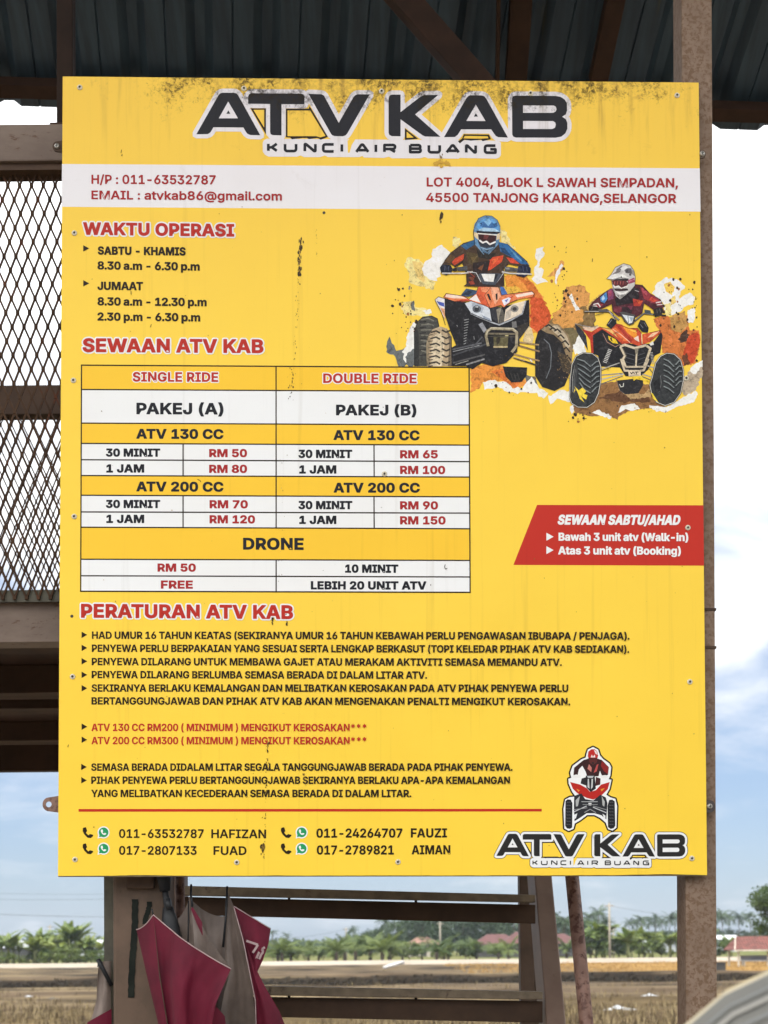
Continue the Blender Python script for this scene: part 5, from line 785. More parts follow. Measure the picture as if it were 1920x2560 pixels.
# nose and lamps
P((216, 220, 226), (725, 795), (800, 770), (930, 820), (952, 850), (970, 960), (870, 922), (780, 880)); P((150, 160, 176), (880, 900), (950, 930), (968, 958), (900, 930)); P((176, 184, 196), (790, 790), (850, 790), (900, 830), (880, 880), (800, 860))
P((92, 96, 104), *[(835 + 40 * math.cos(k * .55), 845 + 34 * math.sin(k * .55)) for k in range(12)]); P((46, 48, 54), *[(835 + 22 * math.cos(k * .7), 848 + 20 * math.sin(k * .7)) for k in range(9)]); P((230, 232, 236), (815, 825), (850, 822), (842, 832))
P((236, 218, 194), (1095, 850), (1160, 800), (1275, 770), (1245, 885), (1150, 930), (1080, 960)); P((200, 186, 170), (1100, 870), (1150, 840), (1140, 920), (1090, 945))
P((150, 144, 138), *[(1176 + 36 * math.cos(k * .55), 842 + 32 * math.sin(k * .55)) for k in range(12)]); P((64, 62, 62), *[(1176 + 20 * math.cos(k * .7), 845 + 18 * math.sin(k * .7)) for k in range(9)])
P((52, 52, 58), (955, 830), (1050, 826), (1088, 900), (1080, 962), (1035, 986), (988, 940), (958, 890)); P((156, 146, 128), (1012, 850), (1056, 830), (1030, 980)); P((96, 90, 82), (1058, 832), (1088, 900), (1078, 960), (1036, 982))
S((176, 178, 184), 12, (780, 884), (872, 926), (972, 966), (1038, 988), (1150, 942), (1246, 886), (1276, 772)); S((40, 40, 46), 6, (725, 795), (780, 882), (872, 922), (970, 960))
# fenders
P((236, 228, 222), (460, 765), (490, 735), (545, 752), (548, 935), (520, 880)); P((74, 92, 176), (470, 772), (540, 790), (545, 826), (500, 812)); P((240, 170, 120), (505, 830), (545, 845), (550, 935)); S((30, 28, 32), 5, (458, 762), (490, 735), (545, 752)); S((30, 28, 32), 5, (460, 765), (520, 880), (552, 990))
P((240, 134, 84), (535, 740), (560, 705), (720, 730), (765, 758), (830, 700), (850, 640), (1030, 645), (1060, 720), (1200, 700), (1330, 685), (1356, 710), (1340, 735), (1200, 760), (1130, 790), (1080, 830), (1050, 810), (960, 838), (900, 810), (780, 770), (640, 778))
P((226, 98, 58), (830, 702), (855, 645), (960, 650), (905, 720), (950, 832), (880, 802)); P((214, 84, 50), (640, 770), (760, 752), (800, 772), (700, 782)); P((252, 178, 140), (960, 650), (1030, 648), (1052, 730), (1000, 805), (975, 740)); P((246, 150, 104), (870, 650), (960, 650), (930, 700), (880, 690))
P((255, 222, 200), (560, 710), (700, 730), (745, 752), (620, 748), (552, 738)); P((255, 228, 208), (1180, 718), (1338, 690), (1348, 712), (1200, 742)); P((242, 240, 248), (1060, 765), (1150, 728), (1126, 786), (1082, 815)); P((110, 120, 190), (1085, 770), (1120, 752), (1105, 785)); P((214, 84, 50), (1120, 740), (1165, 725), (1150, 750))
P((250, 236, 228), (765, 758), (830, 715), (870, 790), (820, 775)); P((34, 28, 28), (925, 710), (945, 708), (968, 770), (946, 760)); P((34, 28, 28), (1004, 712), (1022, 700), (1022, 760), (1010, 765))
S((48, 30, 26), 5, (535, 740), (560, 705), (720, 730), (765, 758), (830, 700), (850, 640), (1030, 645), (1060, 720), (1200, 700), (1330, 685), (1356, 710), (1340, 735)); S((60, 34, 28), 4, (960, 652), (905, 722), (952, 832)); S((60, 34, 28), 5, (640, 778), (780, 772), (900, 812), (960, 838), (1050, 812), (1080, 832), (1130, 792), (1200, 762))
# rider
P((62, 84, 112), (690, 722), (740, 660), (840, 680), (830, 710), (760, 735)); P((72, 112, 182), (1040, 640), (1080, 650), (1112, 710), (1060, 718)); P((36, 46, 66), (700, 716), (760, 680), (800, 690), (760, 722))
P((72, 52, 36), (720, 640), (745, 620), (740, 520), (706, 430), (645, 470), (600, 440), (510, 462), (545, 410), (600, 340), (720, 250), (810, 222), (1030, 240), (1110, 260), (1200, 340), (1290, 420), (1312, 460), (1220, 462), (1120, 440), (1075, 480), (1082, 640), (1030, 650), (860, 645))
for c, l in (((46, 96, 138), [(690, 275), (810, 222), (822, 262), (740, 312)]), ((46, 106, 162), [(1030, 240), (1110, 262), (1200, 340), (1305, 445), (1235, 440), (1150, 380), (1050, 330)]), ((92, 150, 190), [(1120, 290), (1180, 340), (1250, 420), (1200, 390)]), ((30, 66, 104), [(1050, 290), (1090, 300), (1150, 372), (1060, 336)]),
             ((84, 68, 38), [(740, 330), (860, 350), (840, 470), (760, 430)]), ((112, 92, 52), [(780, 380), (840, 370), (800, 430)]), ((206, 74, 42), [(640, 390), (722, 348), (715, 402), (632, 452), (610, 425)]), ((100, 72, 40), [(545, 415), (600, 350), (640, 380), (590, 436)]), ((222, 78, 42), [(958, 382), (1076, 362), (1062, 420), (960, 492), (890, 512), (938, 450)]), ((240, 110, 60), [(975, 400), (1040, 380), (980, 450)]),
             ((212, 72, 46), [(1100, 380), (1162, 390), (1222, 440), (1140, 432)]), ((44, 30, 28), [(800, 430), (955, 410), (930, 520), (800, 535)]), ((40, 34, 28), [(830, 300), (900, 350), (1010, 340), (960, 400), (850, 380)]), ((58, 37, 32), [(745, 545), (1076, 532), (1078, 632), (860, 642), (746, 632)]), ((120, 60, 36), [(760, 560), (820, 550), (800, 600)]), ((150, 58, 36), [(760, 600), (800, 590), (820, 620), (780, 628)]), ((120, 70, 40), [(840, 480), (900, 440), (880, 500)])):
    P(c, *l)
S((28, 22, 20), 5, (720, 640), (745, 620), (740, 520), (706, 430)); S((28, 22, 20), 5, (545, 410), (600, 340), (720, 250)); S((28, 22, 20), 5, (1110, 260), (1200, 340), (1290, 420)); S((28, 22, 20), 5, (1120, 440), (1075, 480), (1082, 640)); S((28, 22, 20), 5, (640, 470), (700, 430), (735, 360))
P((26, 30, 46), (503, 470), (530, 445), (600, 450), (622, 490), (602, 522), (560, 542), (515, 522)); P((24, 32, 58), (1210, 460), (1290, 440), (1322, 480), (1320, 522), (1260, 562), (1190, 542)); S((80, 86, 110), 5, (550, 460), (545, 500)); S((80, 86, 110), 5, (580, 462), (580, 505)); S((80, 90, 120), 5, (1250, 460), (1255, 505)); S((80, 90, 120), 5, (1285, 465), (1288, 505))
S((206, 200, 192), 13, (522, 524), (720, 524), (800, 510)); S((206, 200, 192), 13, (1060, 510), (1130, 524), (1330, 532)); P((78, 78, 78), (655, 470), (750, 458), (750, 500), (665, 506)); P((86, 86, 84), (1085, 462), (1150, 470), (1205, 480), (1200, 512), (1085, 508)); P((40, 40, 42), (620, 480), (655, 470), (660, 505), (622, 505)); P((150, 148, 142), (1090, 470), (1130, 472), (1130, 490), (1092, 488))
S((206, 206, 206), 6, (750, 508), (830, 520), (872, 602)); S((206, 206, 206), 6, (1082, 510), (1050, 560), (1002, 622)); S((170, 60, 40), 5, (760, 512), (820, 560))
P((74, 80, 90), (845, 540), (870, 523), (1045, 526), (1062, 540), (1000, 632), (890, 622)); P((242, 240, 232), (876, 530), (1000, 530), (985, 602), (905, 596)); P((30, 32, 36), (1004, 532), (1030, 534), (990, 602)); S((30, 32, 36), 6, (890, 624), (1000, 632))
P((100, 144, 180), (808, 130), (815, 80), (850, 30), (910, 4), (970, 8), (1020, 45), (1045, 100), (1047, 170), (1035, 250), (990, 310), (935, 348), (880, 330), (820, 260))
P((96, 160, 214), (828, 104), (870, 50), (930, 20), (990, 40), (1030, 100), (1032, 150), (950, 130), (870, 142)); P((60, 110, 166), (862, 100), (885, 60), (925, 62), (958, 40), (985, 78), (1018, 70), (1018, 108), (950, 122), (900, 112)); P((132, 186, 226), (900, 60), (940, 30), (970, 60), (940, 100)); P((176, 210, 232), (850, 132), (900, 112), (1000, 122), (1040, 147), (1040, 162), (960, 150), (870, 150))
P((40, 74, 120), (862, 72), (882, 66), (876, 90)); P((40, 74, 120), (1010, 80), (1024, 92), (1016, 104))
P((34, 34, 44), (830, 140), (900, 146), (1040, 150), (1046, 172), (930, 168), (840, 168)); P((242, 218, 172), (812, 150), (846, 166), (852, 226), (812, 190)); P((228, 206, 166), (1015, 175), (1046, 160), (1042, 215), (1012, 225))
P((46, 52, 64), (842, 225), (1012, 240), (990, 312), (934, 346), (878, 322)); P((62, 26, 26), (845, 167), (930, 172), (1012, 177), (1006, 240), (962, 262), (926, 236), (890, 250), (856, 222)); P((112, 52, 50), (900, 176), (950, 178), (925, 220), (895, 215)); S((244, 238, 228), 10, (845, 166), (926, 172), (1016, 180)); S((246, 242, 236), 14, (858, 226), (888, 250), (922, 237), (952, 264), (1006, 240))
P((96, 128, 156), (862, 282), (920, 298), (990, 286), (968, 318), (935, 345), (890, 325)); P((40, 44, 54), (895, 300), (925, 318), (955, 302), (930, 335)); S((150, 176, 198), 6, (870, 290), (925, 312), (985, 292)); S((34, 46, 62), 6, (808, 130), (806, 170), (818, 262), (880, 332), (935, 350), (990, 312), (1036, 250)); S((34, 46, 62), 4, (810, 120), (850, 30), (910, 4), (970, 8), (1020, 45), (1046, 104)); S((120, 150, 176), 7, (822, 262), (900, 355)); S((120, 150, 176), 7, (1030, 258), (940, 352))
t.build('rider_picture', 'blue helmeted rider on an orange quad bike', True)

t = Art(1.0)
def P(c, *l): t.poly(zb(l), c)
def S(c, w, *l): t.line(zb(l), w * .22905, c)
P((38, 36, 38), (710, 1450), (990, 1420), (995, 1500), (940, 1590), (800, 1602), (740, 1560)); S((220, 216, 206), 8, (735, 1490), (750, 1520), (775, 1515), (780, 1480)); S((90, 88, 88), 6, (700, 1440), (740, 1560), (800, 1600))
P((46, 46, 52), (245, 830), (300, 870), (370, 960), (392, 1130), (350, 1050), (270, 920)); S((150, 148, 146), 7, (250, 830), (330, 850), (440, 870), (500, 850))
P((29, 27, 31), (430, 950), (560, 880), (860, 1050), (1090, 1050), (1190, 920), (1206, 960), (1180, 1150), (1120, 1180), (1050, 1330), (960, 1412), (800, 1404), (740, 1310), (540, 1300), (500, 1180), (430, 1150))
P((236, 200, 170), (330, 862), (440, 868), (520, 860), (440, 912), (350, 900)); P((186, 52, 32), (330, 890), (430, 920), (520, 862), (562, 880), (442, 960), (452, 1150), (426, 1150), (414, 1010)); P((216, 86, 50), (450, 915), (520, 868), (540, 882), (450, 950))
P((206, 76, 42), (520, 870), (640, 890), (700, 828), (760, 840), (830, 880), (930, 880), (972, 930), (982, 1060), (960, 1080), (860, 1042), (760, 1052), (700, 1000), (562, 902)); P((242, 190, 110), (540, 876), (650, 895), (720, 985), (620, 915)); P((246, 152, 42), (760, 845), (900, 900), (932, 960), (902, 995), (820, 930)); P((255, 200, 80), (830, 890), (915, 905), (925, 930), (850, 905))
P((166, 46, 28), (690, 840), (740, 850), (872, 1010), (862, 1048), (790, 960)); P((240, 120, 60), (640, 890), (690, 870), (830, 1020), (780, 1020)); S((252, 196, 166), 8, (660, 890), (750, 950), (850, 1035)); S((60, 26, 20), 5, (520, 868), (640, 890), (700, 828), (830, 880), (930, 880), (972, 930), (982, 1060)); S((60, 26, 20), 5, (562, 902), (700, 1000), (760, 1052)); P((250, 220, 200), (890, 990), (940, 960), (950, 1030), (910, 1010)); S((250, 220, 190), 6, (975, 940), (980, 1050))
P((216, 88, 46), (985, 945), (1060, 930), (1180, 904), (1186, 930), (1060, 1032), (986, 1060)); P((250, 200, 160), (1090, 935), (1175, 912), (1100, 970), (1040, 985)); S((50, 30, 26), 5, (1060, 930), (1180, 904), (1186, 930), (1062, 1032)); P((230, 228, 224), (1060, 1050), (1100, 1020), (1110, 1060), (1075, 1070))
P((44, 40, 40), (552, 936), (620, 956), (712, 1008), (745, 1052), (690, 1084), (600, 1032)); S((200, 150, 130), 5, (552, 936), (600, 1032), (690, 1084), (745, 1052)); P((246, 206, 40), (610, 962), (690, 998), (722, 1050), (662, 1042), (618, 1002)); P((60, 46, 20), (630, 985), (650, 980), (655, 1010), (670, 1030), (640, 1015))
for k in range(9): S((206, 202, 196), 9, (612 - 7 * k, 1108 + 17 * k), (652 - 7 * k, 1122 + 17 * k))
for k in range(8): S((180, 176, 170), 7, (1066 + 3 * k, 1150 + 16 * k), (1098 + 3 * k, 1146 + 16 * k))
for a_, b_, w, c in (((530, 1330), (735, 1258), 11, (176, 172, 166)), ((540, 1392), (770, 1372), 11, (150, 146, 142)), ((530, 1440), (780, 1382), 11, (200, 196, 188)), ((530, 1492), (770, 1402), 10, (120, 116, 114)), ((536, 1345), (735, 1272), 6, (40, 40, 42)), ((1040, 1290), (1180, 1336), 11, (186, 180, 170)), ((985, 1382), (1120, 1422), 11, (170, 164, 156)), ((970, 1402), (1130, 1470), 9, (90, 86, 84)), ((1060, 1320), (1120, 1400), 9, (110, 106, 100))): S(c, w, a_, b_)
P((246, 208, 52), (870, 1408), (970, 1396), (1000, 1430), (1140, 1496), (1000, 1452), (915, 1436), (890, 1456)); P((240, 200, 60), (590, 1330), (640, 1310), (620, 1345))
S((216, 198, 168), 26, (742, 1082), (792, 1062), (900, 1098), (1022, 1068), (1072, 1102), (1032, 1222), (1004, 1292)); S((216, 198, 168), 22, (742, 1082), (792, 1180), (772, 1220), (802, 1300)); S((216, 198, 168), 18, (924, 1100), (912, 1310)); S((206, 188, 160), 22, (750, 1215), (790, 1345), (835, 1345)); S((206, 188, 160), 22, (1050, 1215), (1000, 1340), (960, 1345)); S((206, 188, 160), 20, (800, 1302), (1000, 1302))
S((120, 110, 96), 5, (770, 1100), (812, 1180), (792, 1220)); 
for k in range(3): S((92, 92, 96), 6, (800, 1150 + 48 * k), (900, 1180 + 48 * k)); S((92, 92, 96), 6, (930, 1180 + 48 * k), (1015, 1150 + 48 * k))
P((228, 208, 178), (830, 1338), (966, 1338), (966, 1402), (834, 1406)); S((50, 44, 36), 9, (850, 1362), (868, 1380), (880, 1358), (900, 1380)); S((50, 44, 36), 9, (900, 1360), (940, 1358)); S((50, 44, 36), 9, (920, 1360), (918, 1384)); S((110, 100, 86), 5, (850, 1394), (945, 1392)); P((150, 140, 120), (900, 1100), (940, 1100), (935, 1160), (908, 1160))
def tyre(out, tread, rim):
    P((50, 52, 53), *out); 
    for l in tread: S((26, 27, 28), 20, *[(x, y + 14) for x, y in l]); S((128, 134, 134), 12, *l)
    S((30, 30, 32), 16, *out, out[0]); S((226, 220, 208), 6, *[(x, y) for x, y in out], out[0])
    S((104, 104, 104), 7, *rim)
tyre([(190, 1640), (195, 1450), (215, 1280), (260, 1190), (340, 1150), (440, 1160), (500, 1210), (530, 1300), (530, 1450), (505, 1590), (460, 1690), (380, 1745), (280, 1742), (212, 1700)],
     [[(270 + 6 * k, 1215 + 52 * k), (350, 1240 + 62 * k), (420, 1300 + 58 * k)] for k in range(6)] + [[(430, 1290 + 58 * k), (480, 1245 + 56 * k), (516, 1240 + 54 * k)] for k in range(6)], [(262, 1290), (240, 1420), (240, 1590)])
S((170, 168, 164), 5, (245, 1290), (222, 1420), (226, 1580)); S((90, 90, 92), 6, (275, 1300), (258, 1430), (256, 1560))
P((246, 212, 60), (245, 1516), (290, 1560), (328, 1528), (372, 1568), (345, 1600), (386, 1612), (370, 1660), (312, 1622), (352, 1692), (302, 1652), (280, 1590)); P((246, 212, 60), (232, 1590), (246, 1540), (252, 1560))
tyre([(1065, 1500), (1090, 1420), (1130, 1260), (1180, 1190), (1250, 1155), (1330, 1165), (1400, 1230), (1430, 1340), (1430, 1450), (1400, 1590), (1330, 1690), (1230, 1725), (1140, 1690), (1085, 1600)],
     [[(1215, 1215 + 60 * k), (1270, 1240 + 60 * k), (1330, 1300 + 58 * k)] for k in range(6)] + [[(1345, 1280 + 58 * k), (1385, 1235 + 58 * k), (1412, 1250 + 52 * k)] for k in range(5)], [(1180, 1400), (1190, 1480), (1170, 1570), (1130, 1580)])
P((246, 212, 60), (1072, 1580), (1100, 1600), (1130, 1650), (1165, 1700), (1110, 1660)); P((32, 32, 34), (1100, 1480), (1170, 1420), (1180, 1560), (1130, 1600))
P((31, 33, 39), (590, 850), (640, 770), (702, 790), (692, 842), (642, 892)); P((31, 33, 39), (960, 790), (1010, 800), (1052, 880), (1042, 932), (980, 922), (930, 862)); S((150, 150, 156), 6, (610, 840), (650, 790)); S((120, 120, 126), 8, (960, 840), (990, 880)); S((120, 120, 126), 6, (1000, 820), (1030, 870))
P((84, 31, 41), (400, 652), (440, 600), (560, 500), (640, 450), (900, 402), (980, 410), (1060, 500), (1180, 570), (1210, 640), (1202, 700), (1100, 680), (1000, 610), (980, 722), (920, 762), (720, 752), (660, 702), (650, 620), (560, 662), (480, 692))
for c, l in (((76, 142, 204), [(520, 552), (590, 488), (602, 560), (570, 612), (530, 592)]), ((190, 214, 236), [(535, 560), (560, 520), (575, 560), (550, 585)]), ((130, 62, 98), [(602, 470), (660, 448), (672, 560), (612, 582)]), ((176, 72, 100), [(610, 490), (645, 470), (650, 520), (618, 540)]), ((36, 26, 31), [(680, 562), (900, 430), (952, 520), (930, 602), (800, 622), (700, 642)]), ((152, 52, 62), [(960, 430), (1060, 500), (1180, 580), (1192, 640), (1090, 610), (1000, 562)]), ((196, 82, 96), [(980, 440), (1050, 500), (1030, 530), (985, 490)]), ((206, 70, 52), [(1080, 540), (1150, 580), (1110, 600), (1050, 575)]), ((182, 56, 42), [(878, 560), (992, 582), (960, 642), (890, 642)]), ((214, 90, 46), [(915, 575), (985, 590), (945, 620)]), ((120, 44, 56), [(670, 640), (760, 660), (740, 720), (670, 700)]), ((50, 28, 36), [(760, 650), (880, 660), (860, 740), (770, 740)]), ((120, 50, 70), [(820, 640), (880, 640), (860, 690)]), ((160, 60, 66), [(470, 610), (560, 620), (520, 660), (470, 660)]), ((40, 30, 34), [(890, 440), (940, 450), (950, 480), (900, 475)])): P(c, *l)
S((228, 218, 212), 12, (448, 625), (500, 612), (525, 650)); S((228, 218, 212), 10, (432, 645), (480, 640), (505, 668)); S((228, 218, 212), 12, (1130, 606), (1200, 592)); S((228, 218, 212), 9, (1140, 630), (1205, 622)); S((26, 20, 24), 5, (400, 652), (440, 600), (560, 500), (640, 450)); S((26, 20, 24), 5, (980, 410), (1060, 500), (1180, 570), (1212, 640)); S((26, 20, 24), 5, (650, 620), (660, 702)); S((26, 20, 24), 5, (1000, 610), (980, 722)); S((26, 20, 24), 4, (600, 470), (606, 590)); S((200, 190, 190), 5, (900, 470), (945, 485))
P((36, 31, 33), (395, 660), (430, 640), (500, 652), (532, 690), (450, 698), (398, 692)); P((36, 31, 33), (1100, 682), (1160, 652), (1216, 680), (1192, 742), (1120, 764)); S((110, 100, 100), 5, (440, 655), (430, 685)); S((120, 110, 110), 5, (1140, 675), (1145, 720)); S((120, 110, 110), 5, (1170, 670), (1180, 710))
S((44, 42, 42), 18, (352, 702), (480, 702), (620, 702), (730, 795)); S((176, 170, 162), 9, (352, 700), (480, 700), (620, 700), (725, 792)); S((44, 42, 42), 18, (900, 806), (1000, 722), (1240, 746)); S((150, 146, 140), 7, (905, 800), (1000, 720), (1100, 735)); P((70, 80, 84), (1005, 680), (1070, 690), (1080, 730), (1010, 722)); P((90, 88, 84), (500, 680), (600, 672), (620, 700), (510, 712)); S((60, 56, 54), 7, (470, 742), (560, 720)); S((190, 186, 180), 6, (620, 700), (690, 800)); S((60, 60, 60), 6, (600, 680), (660, 720), (700, 830))
P((84, 80, 78), (735, 710), (780, 703), (908, 740), (892, 830), (842, 852), (788, 812)); P((228, 232, 234), (762, 735), (890, 756), (870, 825), (832, 832)); P((160, 176, 190), (840, 760), (885, 768), (862, 815)); S((30, 30, 30), 5, (735, 710), (788, 812), (842, 852), (892, 830), (908, 740)); S((40, 40, 40), 6, (825, 745), (830, 830))
P((206, 201, 196), (600, 345), (640, 300), (690, 220), (780, 178), (850, 198), (892, 260), (906, 330), (900, 420), (850, 482), (740, 572), (690, 532), (660, 452), (645, 362), (700, 350))
for c, l in (((120, 112, 110), [(700, 240), (762, 198), (742, 272), (690, 292)]), ((96, 90, 90), [(780, 232), (862, 230), (872, 292), (800, 282)]), ((150, 142, 138), [(860, 240), (890, 262), (900, 320), (872, 300)]), ((236, 233, 226), [(740, 230), (800, 200), (830, 220), (770, 260)]), ((70, 66, 66), [(800, 250), (830, 248), (825, 270), (802, 272)]), ((130, 122, 118), [(660, 290), (700, 260), (690, 310), (650, 322)]), ((236, 233, 226), [(592, 346), (640, 310), (682, 290), (782, 300), (842, 340), (742, 326), (662, 347)]), ((150, 144, 140), [(600, 345), (662, 347), (742, 327), (842, 342), (830, 352), (740, 340), (660, 358)]), ((40, 34, 36), [(700, 345), (830, 345), (835, 372), (650, 366)]), ((168, 72, 98), [(820, 362), (896, 330), (901, 382), (832, 402)]), ((210, 130, 150), [(830, 372), (895, 345), (896, 355), (832, 384)]), ((92, 34, 39), [(650, 362), (802, 366), (832, 392), (800, 442), (762, 447), (722, 422), (690, 432), (660, 402)]), ((60, 45, 46), [(670, 450), (820, 450), (832, 472), (742, 482), (690, 477)]), ((172, 167, 160), [(680, 502), (742, 522), (852, 472), (742, 566)]), ((60, 56, 56), [(705, 520), (730, 530), (722, 545)]), ((240, 236, 230), [(690, 480), (760, 500), (840, 470), (800, 510), (740, 520)])): P(c, *l)
for x in (682, 712, 745, 775): S((170, 84, 78), 7, (x, 372), (x - 4, 410))
S((236, 226, 216), 11, (660, 420), (690, 434), (722, 422), (752, 450), (826, 422)); S((40, 34, 36), 5, (592, 347), (640, 300), (690, 220), (780, 178), (850, 198), (892, 260), (906, 330), (900, 420), (850, 482), (740, 572), (690, 532), (645, 362)); P((50, 48, 48), (745, 320), (758, 316), (760, 330), (748, 332)); P((90, 86, 84), *[(850 + 14 * math.cos(k * .8), 300 + 14 * math.sin(k * .8)) for k in range(8)])
t.build('rider_picture', 'silver helmeted rider on a smaller red quad bike', True)

# --- dirt runs, insect marks and scratches
t = Art(1.7); rng = random.Random(5)
def blot(x, y, r, c, e=1.6):
    t.poly([(x + r * rng.uniform(.55, 1.2) * math.cos(k * .785), y + r * e * rng.uniform(.6, 1.2) * math.sin(k * .785)) for k in range(8)], c)
D1, D2, D3 = (62, 46, 22), (128, 100, 44), (176, 140, 52)
def run(x0, y0, x1, y1, n, r, cs, sp=2.5):
    for i in range(n):
        u = rng.random(); blot(x0 + (x1 - x0) * u + rng.gauss(0, sp), y0 + (y1 - y0) * u, r * rng.uniform(.3, 1.1), rng.choice(cs), 2.2)
run(752, 596, 749, 690, 46, 2.6, (D1, D1, D2), 2.6); run(748, 690, 728, 1010, 46, 1.3, (D2, D3, D1), 3); run(790, 575, 793, 655, 14, .9, (D3,), 1)
run(735, 920, 722, 1000, 16, 1.2, (D2, D1), 4); run(712, 1090, 700, 1460, 20, .9, (D2, (150, 145, 130)), 5)
run(671, 1850, 668, 1925, 26, 2.0, (D1, D2), 1.8); run(668, 1925, 659, 2150, 34, 1.2, (D2, D1), 1.2); run(658, 2110, 657, 2136, 14, 3, (D1, D2), 1.6); run(681, 1545, 681, 1565, 8, 1.8, (D1, D2), 1); run(716, 1535, 717, 1564, 8, 1.8, (D1,), 1); run(760, 1935, 766, 1965, 10, 1.6, (D2,), 2)
run(1103, 532, 1104, 545, 14, 3.2, (D1,), 1.2); run(1101, 546, 1101, 560, 6, 2.2, (D1,), 1)
run(1103, 385, 1103, 405, 12, 1.6, (D2,), 3)
for _ in range(16): blot(1103 + rng.gauss(0, 12), 408 + rng.uniform(-4, 10), rng.uniform(2, 6), (214, 170, 60), 1)
t.line([(306, 388), (304.5, 392)], 2, D1); t.line([(304.5, 376), (303, 384)], 1.6, D1); t.line([(494, 1199), (501, 1203), (502, 1206)], 1.5, D1); t.line([(1113, 1412), (1111, 1418), (1114, 1424), (1118, 1421)], 1.6, (90, 84, 80)); t.line([(328, 729), (328.5, 738)], 1.6, D1); t.line([(172, 1862), (170, 1868)], 1.6, D1); t.line([(1030, 1178), (1040, 1177)], 1.4, (130, 126, 120)); t.line([(379, 812), (376, 820)], 1.3, D2); t.line([(1481, 648), (1480, 656)], 1.4, D1)
for _ in range(90): blot(rng.uniform(165, 1740), rng.uniform(440, 2170), rng.uniform(.5, 1.5), rng.choice((D2, D3, D3, D1)), 1.3)
tag(t.build('dirt_marks'), kind='stuff')

# --- rivets, screws and their tabs
RV = noisy('rivet_metal', lin((232, 222, 198), .85), lin((196, 182, 152), .8), 300, .5)
RC = noisy('rivet_core', (.02, .018, .016), (.05, .04, .03), 300, .7)
def lathe(mb, c, prof, n=14, mat=0):
    vs = []; fs = []
    for r, y in prof:
        for k in range(n): vs.append((c[0] + r * math.cos(2 * math.pi * k / n), c[1] + y, c[2] + r * math.sin(2 * math.pi * k / n)))
    for i in range(len(prof) - 1):
        for k in range(n): fs.append((i * n + k, i * n + (k + 1) % n, (i + 1) * n + (k + 1) % n, (i + 1) * n + k))
    fs.append(tuple(range((len(prof) - 1) * n, len(prof) * n)))
    mb.mesh(vs, fs, mat, True)
first = None
for x, y in ((200, 220), (610, 223), (954, 230), (1692, 240), (186.5, 584), (184, 952), (186, 1292), (182, 1692), (1724, 1705), (1719, 1320), (188, 2149), (592, 2156), (995, 2155), (1729, 2146), (961, 1186), (1715, 947), (1326, 235)):
    bx, bz = B(x, y)
    if first is None:
        mb = MB(); lathe(mb, (0, -.0032, 0), [(.0043, .0017), (.0043, .0006), (.0036, .0000), (.0024, -.0004), (.0018, -.0003), (.0017, .0006)])
        first = mb.build('rivet', RV, sign); mb = MB(); lathe(mb, (0, -.0034, 0), [(.0018, -.0008), (.0008, -.0016)]); mb.build('rivet_pin', RC, first); o = first
    else: o = copy_tree(first, sign)
    o.location = (bx, 0, bz); o.scale = (1.2, 1, 1.2)
for x, y, r in ((180, 1541, 3.4), (810, 533, 3.2)):
    mb = MB(); bx, bz = B(x, y); lathe(mb, (bx, -.0018, bz), [(r * PXM * 1.15, 0), (r * PXM, -.0003)])
    mb.build('empty_rivet_hole', RC, sign)
# ------------------------------------------------------------------ STEEL STRUCTURE
V = Vector
BROWN = noisy('brown_painted_steel', lin((124, 100, 82), .56), lin((104, 84, 68), .56), 14, .6, lin((92, 66, 46), .5), (.60, .75), .12, scale3=40, spec=.25)
BROWN2 = noisy('brown_steel_scuffed', lin((140, 117, 99), .80), lin((124, 102, 84), .78), 30, .65, lin((118, 92, 70), .74), (.46, .60), .25, scale3=120, spec=.22)
BEAMM = noisy('railing_beam_paint', lin((134, 116, 102), .72), lin((116, 98, 86), .70), 12, .6, lin((108, 78, 58), .6), (.58, .68), .15, scale3=46, stretch=(.6, 1, 1.4), spec=.25)
STRM = noisy('stringer_paint', lin((142, 118, 102), .72), lin((126, 102, 88), .70), 9, .55, lin((108, 82, 64), .6), (.62, .74), .12, scale3=50, spec=.3)
DARKBR = noisy('dark_brown_steel', lin((98, 74, 56), .6), lin((80, 60, 46), .6), 12, .65, lin((104, 76, 56), .5), (.60, .72), .1, spec=.2)
ROOFBR = noisy('roof_frame_steel', lin((84, 60, 46), .55), lin((66, 48, 38), .55), 9, .7, lin((104, 74, 56), .5), (.60, .72), .1, spec=.15)
RUSTY = noisy('rusty_pipe_steel', lin((146, 110, 94), .85), lin((122, 88, 72), .8), 26, .6, lin((96, 56, 40), .7), (.50, .60), .3, scale3=60)
GALV = noisy('dull_olive_steel', lin((104, 98, 76), .55), lin((78, 72, 56), .5), 24, .65)
MESHM = noisy('mesh_steel', lin((104, 76, 54), .5), lin((72, 52, 38), .5), 18, .7, lin((116, 66, 42), .5), (.55, .65), spec=.12)
SCREW = noisy('zinc_screw', lin((200, 195, 185), .8), lin((120, 112, 100), .8), 240, .4, metal=.5)
BLACK = noisy('black_paint', (.008, .010, .008), (.016, .018, .014), 30, .8, spec=.1)

def px_x(px, d, py=1800): return at(px, py, d).x
